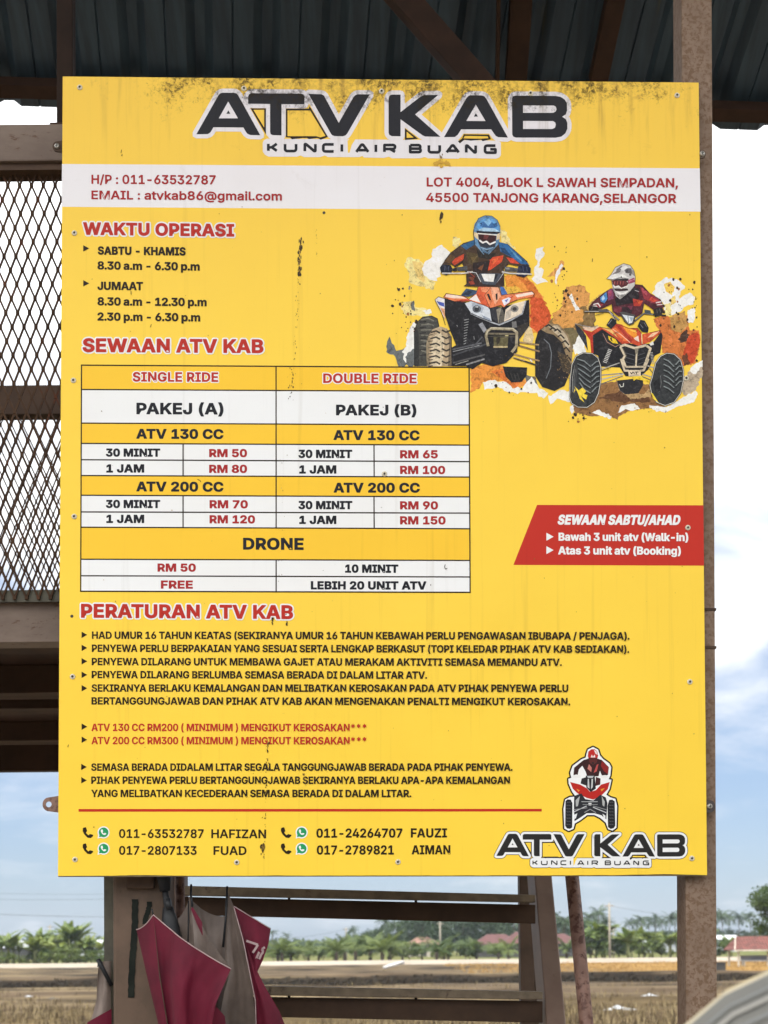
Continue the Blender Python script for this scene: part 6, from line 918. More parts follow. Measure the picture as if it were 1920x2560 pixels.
# right front post: box section, a collar and two weld lines, black scuffs
x0, x1 = px_x(1713, 2.585, 2400), px_x(1791, 2.585, 2400)
post = empty('steel_post', ((x0 + x1) / 2, 2.625, 0)); tag(post, 'brown square steel post running up to the roof behind the sign\'s right edge', 'post', 'steel posts of the platform')
mb = MB(); mb.box(x0, x1, 2.585, 2.665, 0.0, 5.45); mb.build('shaft', BROWN2, post, .004, local=False)
for py in (1523, 1618):
    mb = MB(); z = at(1750, py, 2.585).z; mb.box(x0 - .0016, x1 + .0016, 2.5832, 2.667, z - .0022, z + .0022)
    mb.build('weld_line', DARKBR, post, local=False)
mb = MB(); z = .06; mb.box(x0 - .06, x1 + .06, 2.53, 2.72, 0, .012); mb.build('base_plate', DARKBR, post, local=False)
post.rotation_euler.y = .0125; post.location.x -= .0178       # the post leans a little to the right
# left front post, with two black paint strokes on its face
x0, x1 = px_x(282, 2.60, 2400), px_x(418, 2.60, 2400)
post = empty('steel_post', ((x0 + x1) / 2, 2.65, 0)); tag(post, 'wide brown steel post with black paint strokes behind the hanging magenta umbrellas', 'post', 'steel posts of the platform')
mb = MB(); mb.box(x0, x1, 2.60, 2.70, 0.0, 2.148); mb.build('shaft', BROWN, post, .006, local=False)
mb = MB(); mb.box(px_x(272, 2.69, 2400), x0 - .002, 2.645, 2.69, 0.0, 2.14); mb.build('side_flange', GALV, post, local=False)
random.seed(8)
def paint(pxs, n=26):
    L_, R_ = [], []
    for i in range(n + 1):
        u = i / n; a = at(pxs[0] + (pxs[2] - pxs[0]) * u + random.uniform(-1, 1) + 4 * math.sin(u * 4 + 1), pxs[1] + (pxs[3] - pxs[1]) * u, 2.5985); wd = .0062 if pxs[4] > 0 else .005
        L_.append((a.x - wd, 2.5985, a.z)); R_.append((a.x + wd, 2.5985, a.z))
    m = MB()
    for i in range(n): m.face([L_[i + 1], R_[i + 1], R_[i], L_[i]])
    m.build('paint_stroke', BLACK, post, local=False)
paint((334, 2248, 332, 2494, 1)); paint((370, 2254, 366, 2310, 0))
mb = MB(); a, b = at(316, 2150, 2.59), at(386, 2222, 2.59); mb.box(a.x, b.x, 2.584, 2.5985, b.z, a.z); mb.build('packing_plate', DARKBR, post, .003, local=False)
# platform: front beam, floor sheet and cross joists seen from below
XL, XR = -2.6, 0.556
zt, zb_ = at(70, 1503, 2.70).z, at(70, 1604, 2.70).z
plat = empty('raised_platform', (-1.0, 3.6, zb_)); tag(plat, 'brown steel platform floor seen from below, left of the sign', 'platform')
mb = MB(); mb.box(XL, XR, 2.705, 2.712, zb_, zt); mb.box(XL, XR, 2.712, 2.76, zb_, zb_ + .006); mb.box(XL, XR, 2.712, 2.75, zt - .006, zt); mb.build('front_beam', BEAMM, plat, .0015, local=False)
zf = zt + .004
mb = MB(); mb.box(XL, XR, 2.70, 4.62, zf, zf + .005); mb.build('floor_sheet', ROOFBR, plat, local=False)
for y, drop, py in ((2.86, .055, 0), (3.32, .07, 0), (3.62, .055, 0), (4.14, .06, 0)):
    mb = MB(); mb.box(XL, XR, y, y + .05, zf - drop, zf - .001); mb.box(XL, XR, y + .05, y + .09, zf - drop, zf - drop + .005); mb.build('joist', ROOFBR, plat, .002, local=False)
zr = at(70, 1931, 4.60).z
mb = MB(); mb.box(XL, XR, 4.555, 4.60, zr, zf - .001); mb.build('rear_beam', ROOFBR, plat, local=False)
mb = MB(); mb.box(XL, XR, 2.690, 2.694, zt - .004, zt + .020); mb.box(XL, XR, 2.694, 2.72, zt + .0091, zt + .013); mb.build('edge_angle', GALV, plat, local=False)

# expanded metal railings
def expanded(x0, x1, z0, z1, y, pw, ph, t, depth, phase=0.0, skew=0.0):
    m = MB(); nx = int((x1 - x0) / pw) + 2; nz = int((z1 - z0) / (ph / 2)) + 1
    for j in range(nz):
        za_, zb2 = z0 + j * ph / 2, z0 + (j + 1) * ph / 2
        for i in range(-1, nx):
            xa = x0 + (i + phase + (.5 if j % 2 else 0)) * pw + skew * (za_ - z0)
            for s in (-1, 1):
                xb = xa + s * pw / 2 + skew * ph / 2
                if max(xa, xb) > x1 or min(xa, xb) < x0: continue
                top = min(zb2, z1); k = (top - za_) / (zb2 - za_); xb_ = xa + (xb - xa) * k
                yy = y + (.0012 if s > 0 else 0)
                m.box8([(xa - t, yy, za_), (xa + t, yy, za_), (xa + t, yy + depth, za_), (xa - t, yy + depth, za_), (xb_ - t, yy, top), (xb_ + t, yy, top), (xb_ + t, yy + depth, top), (xb_ - t, yy + depth, top)])
            # knuckle where four strands meet
            m.box8([(xa - t * 1.5, y - .0006, za_ - ph * .055), (xa + t * 1.5, y - .0006, za_ - ph * .055), (xa + t * 1.5, y + depth + .002, za_ - ph * .055), (xa - t * 1.5, y + depth + .002, za_ - ph * .055),
                    (xa - t * 1.5, y - .0006, za_ + ph * .055), (xa + t * 1.5, y - .0006, za_ + ph * .055), (xa + t * 1.5, y + depth + .002, za_ + ph * .055), (xa - t * 1.5, y + depth + .002, za_ + ph * .055)])
    return m
d = 2.68
rail = empty('mesh_railing', (-1.0, d, zt)); tag(rail, 'diamond mesh railing with brown top beam, nearest the camera beside the sign', 'railing', 'mesh railings of the platform')
ra, rb = at(70, 310, d - .02), at(70, 402, d - .02)
mb = MB(); mb.box(XL, XR, d - .02, d + .022, rb.z, ra.z); mb.build('top_beam', BEAMM, rail, .003, local=False)
mb = MB(); mb.box(XL, XR, d - .012, d + .03, rb.z - .014, rb.z - .0005); mb.build('beam_lip', DARKBR, rail, .001, local=False)
expanded(-1.35, -.30, zt + .003, rb.z - .002, d + .004, 30.2 / FPX * d, 73.2 / FPX * d, .0021, .0025, .05, -.03).build('mesh_panel', MESHM, rail, local=False)
# slim post on the top beam that carries the roof
pa_, pb_ = px_x(141, d - .012, 100), px_x(181, d - .012, 100)
p = empty('steel_post', ((pa_ + pb_) / 2, d, ra.z)); tag(p, 'slim dark post rising to the roof from the railing beam at upper left', 'post', 'steel posts of the platform')
mb = MB(); mb.box(pa_, pb_, d - .012, d + .018, ra.z + .0045, 5.41); mb.build('shaft', noisy('dark_slim_post', lin((70, 52, 42), .38), lin((56, 42, 34), .36), 9, .75, spec=.1), p, .002, local=False)
mb = MB(); mb.box(pa_ - .012, pb_ + .012, d - .018, d + .022, ra.z + .0005, ra.z + .004); mb.build('foot_plate', ROOFBR, p, local=False)
d2 = 4.20
rail2 = empty('mesh_railing', (-1.0, d2, zt)); tag(rail2, 'rear diamond mesh railing seen through the nearer mesh panel', 'railing', 'mesh railings of the platform')
ra2, rb2 = at(70, 969, d2), at(70, 1042, d2)
mb = MB(); mb.box(XL, XR, d2 - .02, d2 + .03, rb2.z, ra2.z); mb.build('top_beam', DARKBR, rail2, .003, local=False)
expanded(-1.6, -.6, zf + .006, rb2.z + .004, d2 + .0, 28 / FPX * d2, 66 / FPX * d2, .0021, .003, .3, -.03).build('mesh_panel', MESHM, rail2, local=False)
mb = MB(); mb.box(XL, XR, d2 - .015, d2 + .02, zf + .006, zf + .035); mb.build('bottom_bar', DARKBR, rail2, local=False)
# welded tabs that hold the sign, with screws
def tab(px, py, lab, hole=False, w=.016, dark=BROWN):
    c = at(px, py, 2.566); e = empty('mounting_tab', c); tag(e, lab, 'bracket', 'welded tabs holding the sign')
    m = MB(); pts = []
    s = -1 if px < 900 else 1
    ring = [(s * w * .55 * math.cos(k) + s * .0, w * .62 * math.sin(k)) for k in [(-1.35 + 2.7 * i / 12) for i in range(13)]]
    out = [(-s * w * 1.6, -w * .86)] + ring + [(-s * w * 1.6, w * .86)]
    if hole:
        hl = [(w * .27 * math.cos(2 * math.pi * k / 14), w * .27 * math.sin(2 * math.pi * k / 14)) for k in range(14)]
        loops = [[V((x, z, 0)) for x, z in out], [V((x, z, 0)) for x, z in hl]]; flat = out + hl
    else: loops = [[V((x, z, 0)) for x, z in out]]; flat = out
    n = len(flat); vs = [(x, -.0015, z) for x, z in flat] + [(x, .0015, z) for x, z in flat]; fs = []
    for tr in tessellate_polygon(loops):
        a, b, c_ = (flat[i] for i in tr)
        if (b[0] - a[0]) * (c_[1] - a[1]) - (b[1] - a[1]) * (c_[0] - a[0]) < 0: tr = tr[::-1]
        fs.append(tuple(tr)); fs.append(tuple(i + n for i in tr[::-1]))
    k0 = 0
    for lp in (out, hl) if hole else (out,):
        q = len(lp)
        for i in range(q): fs.append((k0 + i, k0 + (i + 1) % q, k0 + (i + 1) % q + n, k0 + i + n))
        k0 += q
    m.mesh(vs, fs); m.build('plate', dark, e)
    if not hole:
        m = MB(); lathe(m, (0, -.0016, 0), [(.0052, 0), (.0052, -.0016), (.0042, -.0030), (.0025, -.0034)]); sw = m.build('screw_head', SCREW, e)
        m = MB(); m.box(-.0026, .0026, -.00535, -.00505, -.0006, .0006); m.box(-.0006, .0006, -.00536, -.00506, -.0026, -.0006); m.box(-.0006, .0006, -.00536, -.00506, .0006, .0026); m.build('cross_slot', BLACK, sw)
tab(143, 367, 'brown welded tab with a cross head screw on the upper left beam', dark=DARKBR)
tab(1755, 386, 'small tab with a screw on the right post near the sign top', w=.013, dark=BROWN)
tab(1774, 2016, 'dark tab with a screw on the right post near the sign bottom', w=.019, dark=noisy('blackened_tab', (.05, .035, .028), (.03, .02, .016), 60, .6))
tab(122, 2011, 'rusty brown lug with an empty round hole at the sign\'s lower left edge', True, w=.021, dark=RUSTY)

# staircase going up behind the sign
st = empty('metal_staircase', (.05, 3.0, 0)); tag(st, 'brown open tread steel staircase climbing behind the sign', 'staircase')
def slab(pts, thick, name, mat, bev=.002):
    """front outline given as four points, extruded away from the camera"""
    m = MB(); f = [V(p) for p in pts]; b = [p + V((0, thick, 0)) for p in f]
    m.mesh(f + b, [(3, 2, 1, 0), (4, 5, 6, 7), (0, 1, 5, 4), (1, 2, 6, 5), (2, 3, 7, 6), (3, 0, 4, 7)]); return m.build(name, mat, st, bev, local=False)
# stringers (parallelogram plates): right one in view, left one behind the post
def stringer(pa, pb, wpx):
    a, b = at(*pa), at(*pb)
    dirv = (b - a); a2 = a - dirv * (a.z / dirv.z) if dirv.z else a; b2 = a + dirv * ((2.10 - a.z) / dirv.z)
    m = MB(); wx = V((wpx / FPX * pa[2], 0, 0)); th = V((0, .16, 0))
    c = [a2, a2 + wx, a2 + wx + th, a2 + th, b2, b2 + wx, b2 + wx + th, b2 + th]
    m.box8(c); m.build('stringer', STRM, st, .003, local=False)
stringer((1367, 2560, 2.92), (1336, 2190, 3.20), 48)
stringer((398, 2560, 2.92), (402, 2190, 3.20), 48)
TREADS = [((640, 2219, 2242, 3.08), (1339, 2237, 2256, 3.08), 2246, 2292, 2262, 2309), ((690, 2466, 2489, 2.93), (1357, 2479, 2499, 2.93), 2493, 2543, 2503, 2557),
          ((690, 2730, 2757, 2.80), (1375, 2738, 2760, 2.80), 2764, 2816, 2768, 2824)]
for (xa, ya, yb, da), (xb, yc, yd, db), e0, e1, e2, e3 in TREADS:
    xl = 440; k = (xl - xa) / (xb - xa)
    L0, L1 = ya + (yc - ya) * k, yb + (yd - yb) * k; M0, M1 = e0 + (e2 - e0) * k, e1 + (e3 - e1) * k
    slab([at(xl, L1, da), at(xb, yd, db), at(xb, yc, db), at(xl, L0, da)], .035, 'tread', GALV if ya > 9999 else noisy('worn_tread_steel', lin((128, 110, 86), .85), lin((100, 86, 66), .85), 30, .6, lin((70, 46, 32), .6), (.58, .7), .15))
    slab([at(xl, M1, da + .03), at(xb, e3, db + .03), at(xb, e2, db + .03), at(xl, M0, da + .03)], .012, 'tread_support', DARKBR)
    for px in (722, 1040):
        m = MB(); kk = (px - xa) / (xb - xa); p = at(px, yb + (yd - yb) * kk, da + .025); m.tube([p + V((0, .01, .004)), p + V((0, .01, -.012))], .0032, 8)
        m.build('spacer_bolt', BLACK, st, local=False)
a, b = px_x(1300, 3.45, 2300), px_x(1334, 3.45, 2300)
sp = empty('steel_post', ((a + b) / 2, 3.47, 0)); tag(sp, 'narrow brown upright behind the right stringer of the staircase', 'post', 'steel posts of the platform')
mb = MB(); mb.box(a, b, 3.45, 3.50, 0, zf - .001); mb.box(b + .001, b + .026, 3.46, 3.485, 0, zf - .001); mb.build('shaft', BROWN, sp, .002, local=False)
# leaning pipe, and a short rusty pipe by the left post
p0, p1 = at(1466, 2560, 2.78), at(1430, 2190, 2.84); dv = p1 - p0
pa, pb = p0 - dv * (p0.z / dv.z), p0 + dv * ((2.12 - p0.z) / dv.z)
mb = MB(); mb.tube([pa, pa.lerp(pb, .3), pa.lerp(pb, .7), pb], .0146, 16); o = mb.build('leaning_pipe', RUSTY); tag(o, 'rusty round steel pipe leaning up behind the sign beside the stairs', 'pipe')
pa, pb = at(450, 2200, 2.72), at(450, 2310, 2.72)
mb = MB(); mb.tube([V((pa.x - .004, 2.72, 0)), V((pa.x, 2.72, 1.2)), V((pa.x, 2.72, 2.13))], .0095, 12); o = mb.build('upright_pipe', RUSTY); tag(o, 'thin rusty pipe standing between the left post and the stairs', 'pipe')

# ------------------------------------------------------------------ ROOF
PITCHR = R(25.0); YE, ZE = 4.95, at(60, 303, 4.95).z
rd = V((.10, -math.cos(PITCHR), math.sin(PITCHR))).normalized()    # up the slope, towards the camera
rx_ = V((1, .034, -.022)).normalized(); rn = rx_.cross(rd).normalized()
if rn.z < 0: rn = -rn
EO = V((0, YE, ZE))
roof = empty('shed_roof', EO); tag(roof, 'dark blue green corrugated metal roof sloping away above the sign', 'roof')
ROOFM = noisy('dark_roof_sheet', lin((56, 76, 88), .74), lin((36, 52, 66), .72), 3, .5, lin((78, 78, 58), .6), (.62, .8), stretch=(10, .8, .8), scale3=3)
prof = []; PIT = .236; x = -4.0
mb = MB(); us = []
while x < 3.2:
    for dx, h in ((0, 0), (.030, .032), (.066, .032), (.096, 0), (.160, 0), (.164, .005), (.168, 0)): us.append((x + dx, h))
    x += PIT
for lo, th in ((0, 0), (1, .0012)):
    pass
rowv = []
LEN = 7.4
for s in (0.0, 2.4, 4.8, LEN):
    for u, h in us: rowv.append(EO + rx_ * u + rd * s + rn * h)
nU = len(us); fs = []
for i in range(3):
    for k in range(nU - 1): fs.append((i * nU + k, (i + 1) * nU + k, (i + 1) * nU + k + 1, i * nU + k + 1))
mb.mesh(rowv, fs); sh = mb.build('roof_sheet', ROOFM, roof, local=False)
sm = sh.modifiers.new('thickness', 'SOLIDIFY'); sm.thickness = .0012; sm.offset = 0
def on_roof(px, py, below): return on_plane(px, py, EO - rn * below, rn)
def roof_bar(pa, pb, w, h, below, name, mat=ROOFBR, ext=0.0):
    a, b = on_roof(pa[0], pa[1], below), on_roof(pb[0], pb[1], below); dd = (a - b).normalized()
    m = MB(); m.bar(b - dd * .0, a + dd * ext, w, h, rn); m.build(name, mat, roof, .003, local=False)
# purlin along the eave, rafters down the slope, one diagonal strut
pl = on_roof(60, 220, .045); 
mb = MB(); mb.bar(pl - rx_ * 2.8, pl + rx_ * 4.2, .05, .05, rn); mb.build('purlin', ROOFBR, roof, .002, local=False)
for s in (1.9, 3.6, 5.4):
    mb = MB(); c = pl + rd * s; mb.bar(c - rx_ * 2.8, c + rx_ * 4.2, .05, .06, rn); mb.build('purlin', ROOFBR, roof, .002, local=False)
roof_bar((1302, 0), (1289, 205), .075, .06, .105, 'rafter', ext=4.9)
roof_bar((1537, 0), (1494, 205), .062, .06, .105, 'rafter', ext=4.9)
roof_bar((1246, 0), (1243, 205), .012, .08, .135, 'rafter_web', ext=4.9)
a, b = at(975, -40, 4.2), at(1215, 232, 4.2)
mb = MB(); mb.bar(a + (a - b) * .6, b, .078, .05, V((0, 1, 0))); mb.build('strut', ROOFBR, roof, .003, local=False)
a2, b2 = a + V((-.043, .005, 0)), b + V((-.043, .005, 0))
mb = MB(); mb.bar(a2 + (a2 - b2) * .6, b2, .004, .055, V((0, 1, 0))); mb.build('strut_edge', BROWN, roof, local=False)

# ------------------------------------------------------------------ UMBRELLAS hanging by their handles
def cloth_mat(name, c, c2, rough=.75):
    m = noisy(name, c, c2, 7, rough, bump=.05, spec=.25)
    return m
MAG = cloth_mat('magenta_cloth', lin((166, 32, 70), .29), lin((136, 24, 56), .24)); LIN = cloth_mat('grey_lining_cloth', lin((156, 138, 126), .55), lin((118, 102, 92), .46), .5)
PIPE = noisy('pale_hem', lin((200, 172, 168), .6), lin((176, 146, 144), .6), 60, .7)
HANDLE = noisy('black_plastic', (.008, .008, .01), (.016, .016, .016), 40, .5, spec=.25)
def gore(parent, left, right, name, mat, bulge=.03, n=10, m_=12, sag=.0, folds=0, off=0.0, fold_d=.008):
    """cloth panel lofted between two chains of (px, py, depth)"""
    def chain(c, u):
        k = min(int(u * (len(c) - 1)), len(c) - 2); f = u * (len(c) - 1) - k
        return at(*c[k]).lerp(at(*c[k + 1]), f)
    vs = []; fs = []
    for j in range(m_ + 1):
        v = j / m_; a, b = chain(left, v), chain(right, v)
        for i in range(n + 1):
            u = i / n; p = a.lerp(b, u)
            s = 4 * u * (1 - u)
            p = p + V((0, -bulge * s * (.35 + .65 * v) + off, -sag * s * (1 - v) ** 2))
            if folds:
                w = math.sin(u * math.pi * folds * (1 - .25 * u) + v * 1.5); p = p + V((0, fold_d * (abs(w) ** .6) * (1 if w > 0 else -1) * (1 - .4 * v) * min(1, .25 + 3 * v), 0))
                p = p + V((0, .0016 * math.sin(u * 31 + v * 9) * math.sin(v * 17 + u * 5), 0))
            vs.append(p)
    for j in range(m_):
        for i in range(n):
            q = j * (n + 1) + i; fs.append((q + n + 1, q + n + 2, q + 1, q))
    mb = MB(); mb.mesh(vs, fs, 0, True); o = mb.build(name, mat, parent, local=False)
    return o, vs[:n + 1]
def hem(parent, pts, r=.0011):
    m = MB(); m.tube(pts, r, 6); return m.build('hem_piping', PIPE, parent, local=False)
def rod(parent, pts, r, name, mat=HANDLE):
    m = MB(); m.tube([at(*p) for p in pts], r, 8); return m.build(name, mat, parent, local=False)
# front umbrella
U1 = empty('hanging_umbrella', at(500, 2560, 2.46)); tag(U1, 'folded magenta umbrella hanging in front, against the left post', 'umbrella', 'umbrellas hanging under the sign')
_, h1 = gore(U1, [(341, 2324, 2.52), (372, 2460, 2.49), (415, 2640, 2.48), (455, 2860, 2.48)], [(383, 2287, 2.49), (398, 2440, 2.465), (430, 2640, 2.46), (470, 2860, 2.47)], 'canopy_panel', MAG, .008, sag=.006)
_, h2 = gore(U1, [(383, 2287, 2.488), (398, 2440, 2.463), (430, 2640, 2.458), (470, 2860, 2.468)], [(577, 2422, 2.40), (540, 2512, 2.41), (520, 2640, 2.43), (500, 2860, 2.45)], 'canopy_panel', MAG, .026, sag=.006, folds=4, n=40, m_=22, fold_d=.017)
hem(U1, h1); hem(U1, h2)
_, h3 = gore(U1, [(420, 2300, 2.60), (440, 2460, 2.55), (450, 2640, 2.52), (480, 2860, 2.50)], [(478, 2232, 2.585), (500, 2420, 2.53), (500, 2640, 2.50), (490, 2860, 2.49)], 'lining_panel', LIN, -.012, sag=.02)
_, h4 = gore(U1, [(478, 2262, 2.57), (490, 2420, 2.52), (500, 2640, 2.49), (490, 2860, 2.48)], [(578, 2420, 2.43), (560, 2480, 2.44), (530, 2640, 2.45), (500, 2860, 2.46)], 'lining_panel', LIN, -.018, sag=.01, folds=3, n=16)
gore(U1, [(477, 2272, 2.565), (492, 2310, 2.545), (512, 2352, 2.53)], [(482, 2268, 2.563), (505, 2305, 2.543), (514, 2353, 2.529)], 'canopy_fold', MAG, .002, n=4, m_=4)
gore(U1, [(540, 2516, 2.415), (526, 2560, 2.42), (515, 2700, 2.44)], [(562, 2540, 2.46), (572, 2620, 2.46), (560, 2700, 2.46)], 'canopy_panel', MAG, .0)
rod(U1, [(383, 2287, 2.489), (380, 2272, 2.489)], .0016, 'rib_tip')
rod(U1, [(478, 2262, 2.57), (510, 2350, 2.537), (513, 2395, 2.52)], .0016, 'rib')
rod(U1, [(471, 2252, 2.578), (471, 2300, 2.575), (470, 2360, 2.55)], .0014, 'rib')
rod(U1, [(478, 2212, 2.60), (477, 2238, 2.585), (481, 2264, 2.57)], .0022, 'tie_strap')
# its black handle and shaft
rod(U1, [(404, 2150, 2.585), (410, 2190, 2.582), (413, 2228, 2.58)], [.0135, .014, .010], 'handle')
rod(U1, [(413, 2228, 2.58), (418, 2264, 2.578), (424, 2300, 2.575)], [.006, .0065, .0062], 'shaft')
rod(U1, [(417, 2264, 2.572), (428, 2262, 2.572)], [.014, .014], 'runner')
rod(U1, [(420, 2268, 2.574), (424, 2300, 2.572), (430, 2345, 2.57), (445, 2440, 2.56)], [.010, .015, .019, .018], 'folded_ribs')
# rear umbrella, with part of a printed word on its outer side
U2 = empty('hanging_umbrella', at(650, 2560, 2.54)); tag(U2, 'magenta umbrella with grey lining and pale letters, hanging behind the front one', 'umbrella', 'umbrellas hanging under the sign')
gore(U2, [(470, 2240, 2.64), (500, 2400, 2.60), (560, 2600, 2.58), (640, 2860, 2.56)], [(565, 2290, 2.63), (570, 2420, 2.60), (610, 2600, 2.58), (660, 2860, 2.56)], 'lining_panel', LIN, -.01, sag=.012, folds=3, n=16)
gore(U2, [(566, 2226, 2.60), (562, 2360, 2.58), (560, 2440, 2.56), (545, 2560, 2.55), (600, 2860, 2.55)], [(585, 2266, 2.57), (605, 2340, 2.56), (632, 2470, 2.54), (640, 2560, 2.53), (660, 2860, 2.53)], 'lining_panel', LIN, -.015, n=14, m_=18, folds=2)
_, h5 = gore(U2, [(585, 2266, 2.568), (600, 2330, 2.56), (622, 2410, 2.55), (640, 2450, 2.548)], [(677, 2322, 2.60), (672, 2360, 2.585), (658, 2400, 2.565), (644, 2428, 2.55)], 'canopy_panel', MAG, .012, folds=2, n=14)
hem(U2, h5)
_, h6 = gore(U2, [(584, 2266, 2.562), (607, 2345, 2.55), (630, 2460, 2.53), (638, 2500, 2.525), (640, 2560, 2.52), (655, 2860, 2.52)], [(588, 2268, 2.562), (620, 2370, 2.555), (645, 2430, 2.55), (664, 2468, 2.545), (700, 2530, 2.54), (830, 2860, 2.54)], 'canopy_panel', MAG, .012, n=12, m_=20, folds=2)
hem(U2, [at(x, y, q) for x, y, q in ((585, 2268, 2.560), (607, 2346, 2.548), (630, 2460, 2.527), (638, 2500, 2.522), (640, 2560, 2.517), (647, 2700, 2.515))])
rod(U2, [(568, 2216, 2.60), (565, 2290, 2.585), (558, 2368, 2.572)], .0022, 'tie_strap')
for bl in ([(616, 2352), (645, 2362)], [(645, 2362), (632, 2382)], [(648, 2380), (640, 2398)], [(662, 2368), (655, 2373), (658, 2380), (653, 2386), (648, 2398)]):
    m = MB(); pts = [at(x, y, 2.5475) for x, y in bl]
    for a, b in zip(pts, pts[1:]): m.bar(a, b, .0042, .0012, V((0, 1, 0)))
    m.build('printed_letter', PIPE, U2, local=False)
# third one on the far side of the post
U3 = empty('hanging_umbrella', at(250, 2560, 2.62)); tag(U3, 'grey lined umbrella with a black rib peeking out left of the post', 'umbrella', 'umbrellas hanging under the sign')
gore(U3, [(247, 2404, 2.62), (243, 2440, 2.62), (240, 2500, 2.615), (226, 2552, 2.61), (215, 2640, 2.60)], [(279, 2402, 2.63), (279, 2440, 2.63), (279, 2500, 2.63), (279, 2552, 2.63), (279, 2640, 2.63)], 'lining_panel', LIN, .006, folds=2, n=10)
gore(U3, [(218, 2556, 2.595), (212, 2600, 2.59), (208, 2800, 2.59)], [(279, 2522, 2.61), (279, 2600, 2.61), (279, 2800, 2.61)], 'canopy_panel', MAG, .01)
rod(U3, [(245, 2398, 2.605), (258, 2424, 2.605), (279, 2464, 2.61)], .0042, 'rib')
gore(U3, [(244, 2408, 2.608), (243, 2418, 2.608)], [(256, 2404, 2.608), (258, 2412, 2.608)], 'rib_pocket', HANDLE, .001, n=3, m_=2)
# ------------------------------------------------------------------ GROUND, ROAD, FIELDS
def ground_mat():
    m, nt, b = nmat('dry_field_soil')
    g = N(nt, 'ShaderNodeNewGeometry').outputs['Position']
    s = N(nt, 'ShaderNodeSeparateXYZ'); nt.links.new(g, s.inputs[0]); X, Y = s.outputs[0], s.outputs[1]
    mpn = N(nt, 'ShaderNodeMapping'); mpn.inputs['Scale'].default_value = (.35, 1.0, 1); nt.links.new(g, mpn.inputs[0]); v = mpn.outputs[0]
    f1 = nnoise(nt, v, .22, 6, .65); f2 = nnoise(nt, v, 1.4, 6, .7); f3 = nnoise(nt, v, .06, 3, .5)
    soil = nmix(nt, nrange(nt, f2, .3, .7), lin((150, 124, 96), .15), lin((196, 168, 134), .19))
    band = N(nt, 'ShaderNodeMapping'); band.inputs['Scale'].default_value = (.03, .55, 1); nt.links.new(g, band.inputs[0])
    fb = nnoise(nt, band.outputs[0], 1.0, 5, .6)
    soil = nmix(nt, nrange(nt, fb, .42, .60), soil, lin((206, 180, 136), .24))
    soil = nmix(nt, nrange(nt, f1, .46, .62), soil, lin((98, 78, 56), .12))
    straw = nmix(nt, nrange(nt, f2, .3, .7), lin((184, 156, 104), .24), lin((136, 112, 74), .17))
    gold = nmix(nt, nrange(nt, f2, .25, .75), lin((214, 170, 96), .42), lin((180, 140, 80), .36))
    near = nmath(nt, 'MULTIPLY', nrange(nt, Y, 52, 30, 0, 1), nrange(nt, f1, .38, .6))
    c = nmix(nt, near, soil, straw)
    fr = nmath(nt, 'MULTIPLY', nmath(nt, 'MULTIPLY', nrange(nt, X, 6, 20, 0, 1), nrange(nt, Y, 74, 80, 0, 1)), nrange(nt, f3, .2, .4, .6, 1))
    c = nmix(nt, nmath(nt, 'MULTIPLY', fr, nrange(nt, Y, 128, 122, 0, 1)), c, gold)
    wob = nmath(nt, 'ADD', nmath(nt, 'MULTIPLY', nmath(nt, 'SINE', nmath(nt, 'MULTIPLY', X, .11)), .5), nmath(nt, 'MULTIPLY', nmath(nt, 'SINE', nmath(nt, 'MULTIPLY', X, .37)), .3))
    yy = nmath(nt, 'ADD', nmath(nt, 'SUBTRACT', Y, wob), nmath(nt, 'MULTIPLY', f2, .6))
    ditch_shade = nmath(nt, 'MULTIPLY', nrange(nt, yy, 59.6, 62.6), nrange(nt, yy, 64.2, 63.9))  # shadow of the ditch bank, painted as a dark band in the soil
    c = nmix(nt, nmath(nt, 'MULTIPLY', ditch_shade, .93), c, lin((46, 36, 22), .5))
    far = nrange(nt, Y, 150, 156, 0, 1)
    c = nmix(nt, far, c, nmix(nt, nrange(nt, f1, .4, .6), lin((112, 128, 60), .4), lin((150, 140, 84), .4)))
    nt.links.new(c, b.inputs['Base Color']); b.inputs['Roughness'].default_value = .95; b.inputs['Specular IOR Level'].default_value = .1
    bp = N(nt, 'ShaderNodeBump'); bp.inputs['Strength'].default_value = .9; bp.inputs['Distance'].default_value = .22
    nt.links.new(nnoise(nt, g, 2.2, 6, .7), bp.inputs['Height']); nt.links.new(bp.outputs[0], b.inputs['Normal'])
    return m
random.seed(21)
def gz(x, y):
    """small relief: a cut ditch bank at 62-66 m, bunds nearer, an even field beyond"""
    if y < 26 or y > 128: return 0.0
    h = .05 * math.sin(x * .7 + y * .31) * math.sin(y * .9 + x * .13)
    w = .5 * math.sin(x * .11) + .3 * math.sin(x * .37)
    for c, a, s in ((64.5, .34, 1.3), (47.0, .16, 1.0), (37.5, .12, .7), (31.0, .10, .6), (88, .10, 2.0), (101, .12, 2.2)):
        h += a * math.exp(-((y - c - w) / s) ** 2)
    h -= .42 * math.exp(-((y - 61.2 - w) / 1.5) ** 2)
    return h
mb = MB()
ys = [-40, -15, 0, 8, 16, 22, 26] + [27 + .55 * i for i in range(110)] + [88 + 1.6 * i for i in range(26)] + [132, 150, 170, 200, 250, 320, 420, 560, 800, 1200]
xs = [-900, -400, -200, -120, -80] + [-60 + 1.5 * i for i in range(81)] + [80, 120, 200, 400, 900]
for y in ys:
    for x in xs: mb.v.append((x, y, gz(x, y)))
nX = len(xs)
for j in range(len(ys) - 1):
    for i in range(nX - 1): mb.f.append((j * nX + i, j * nX + i + 1, (j + 1) * nX + i + 1, (j + 1) * nX + i)); mb.mi.append(0); mb.sm.append(True)
tag(mb.build('ground', ground_mat()), kind='structure')
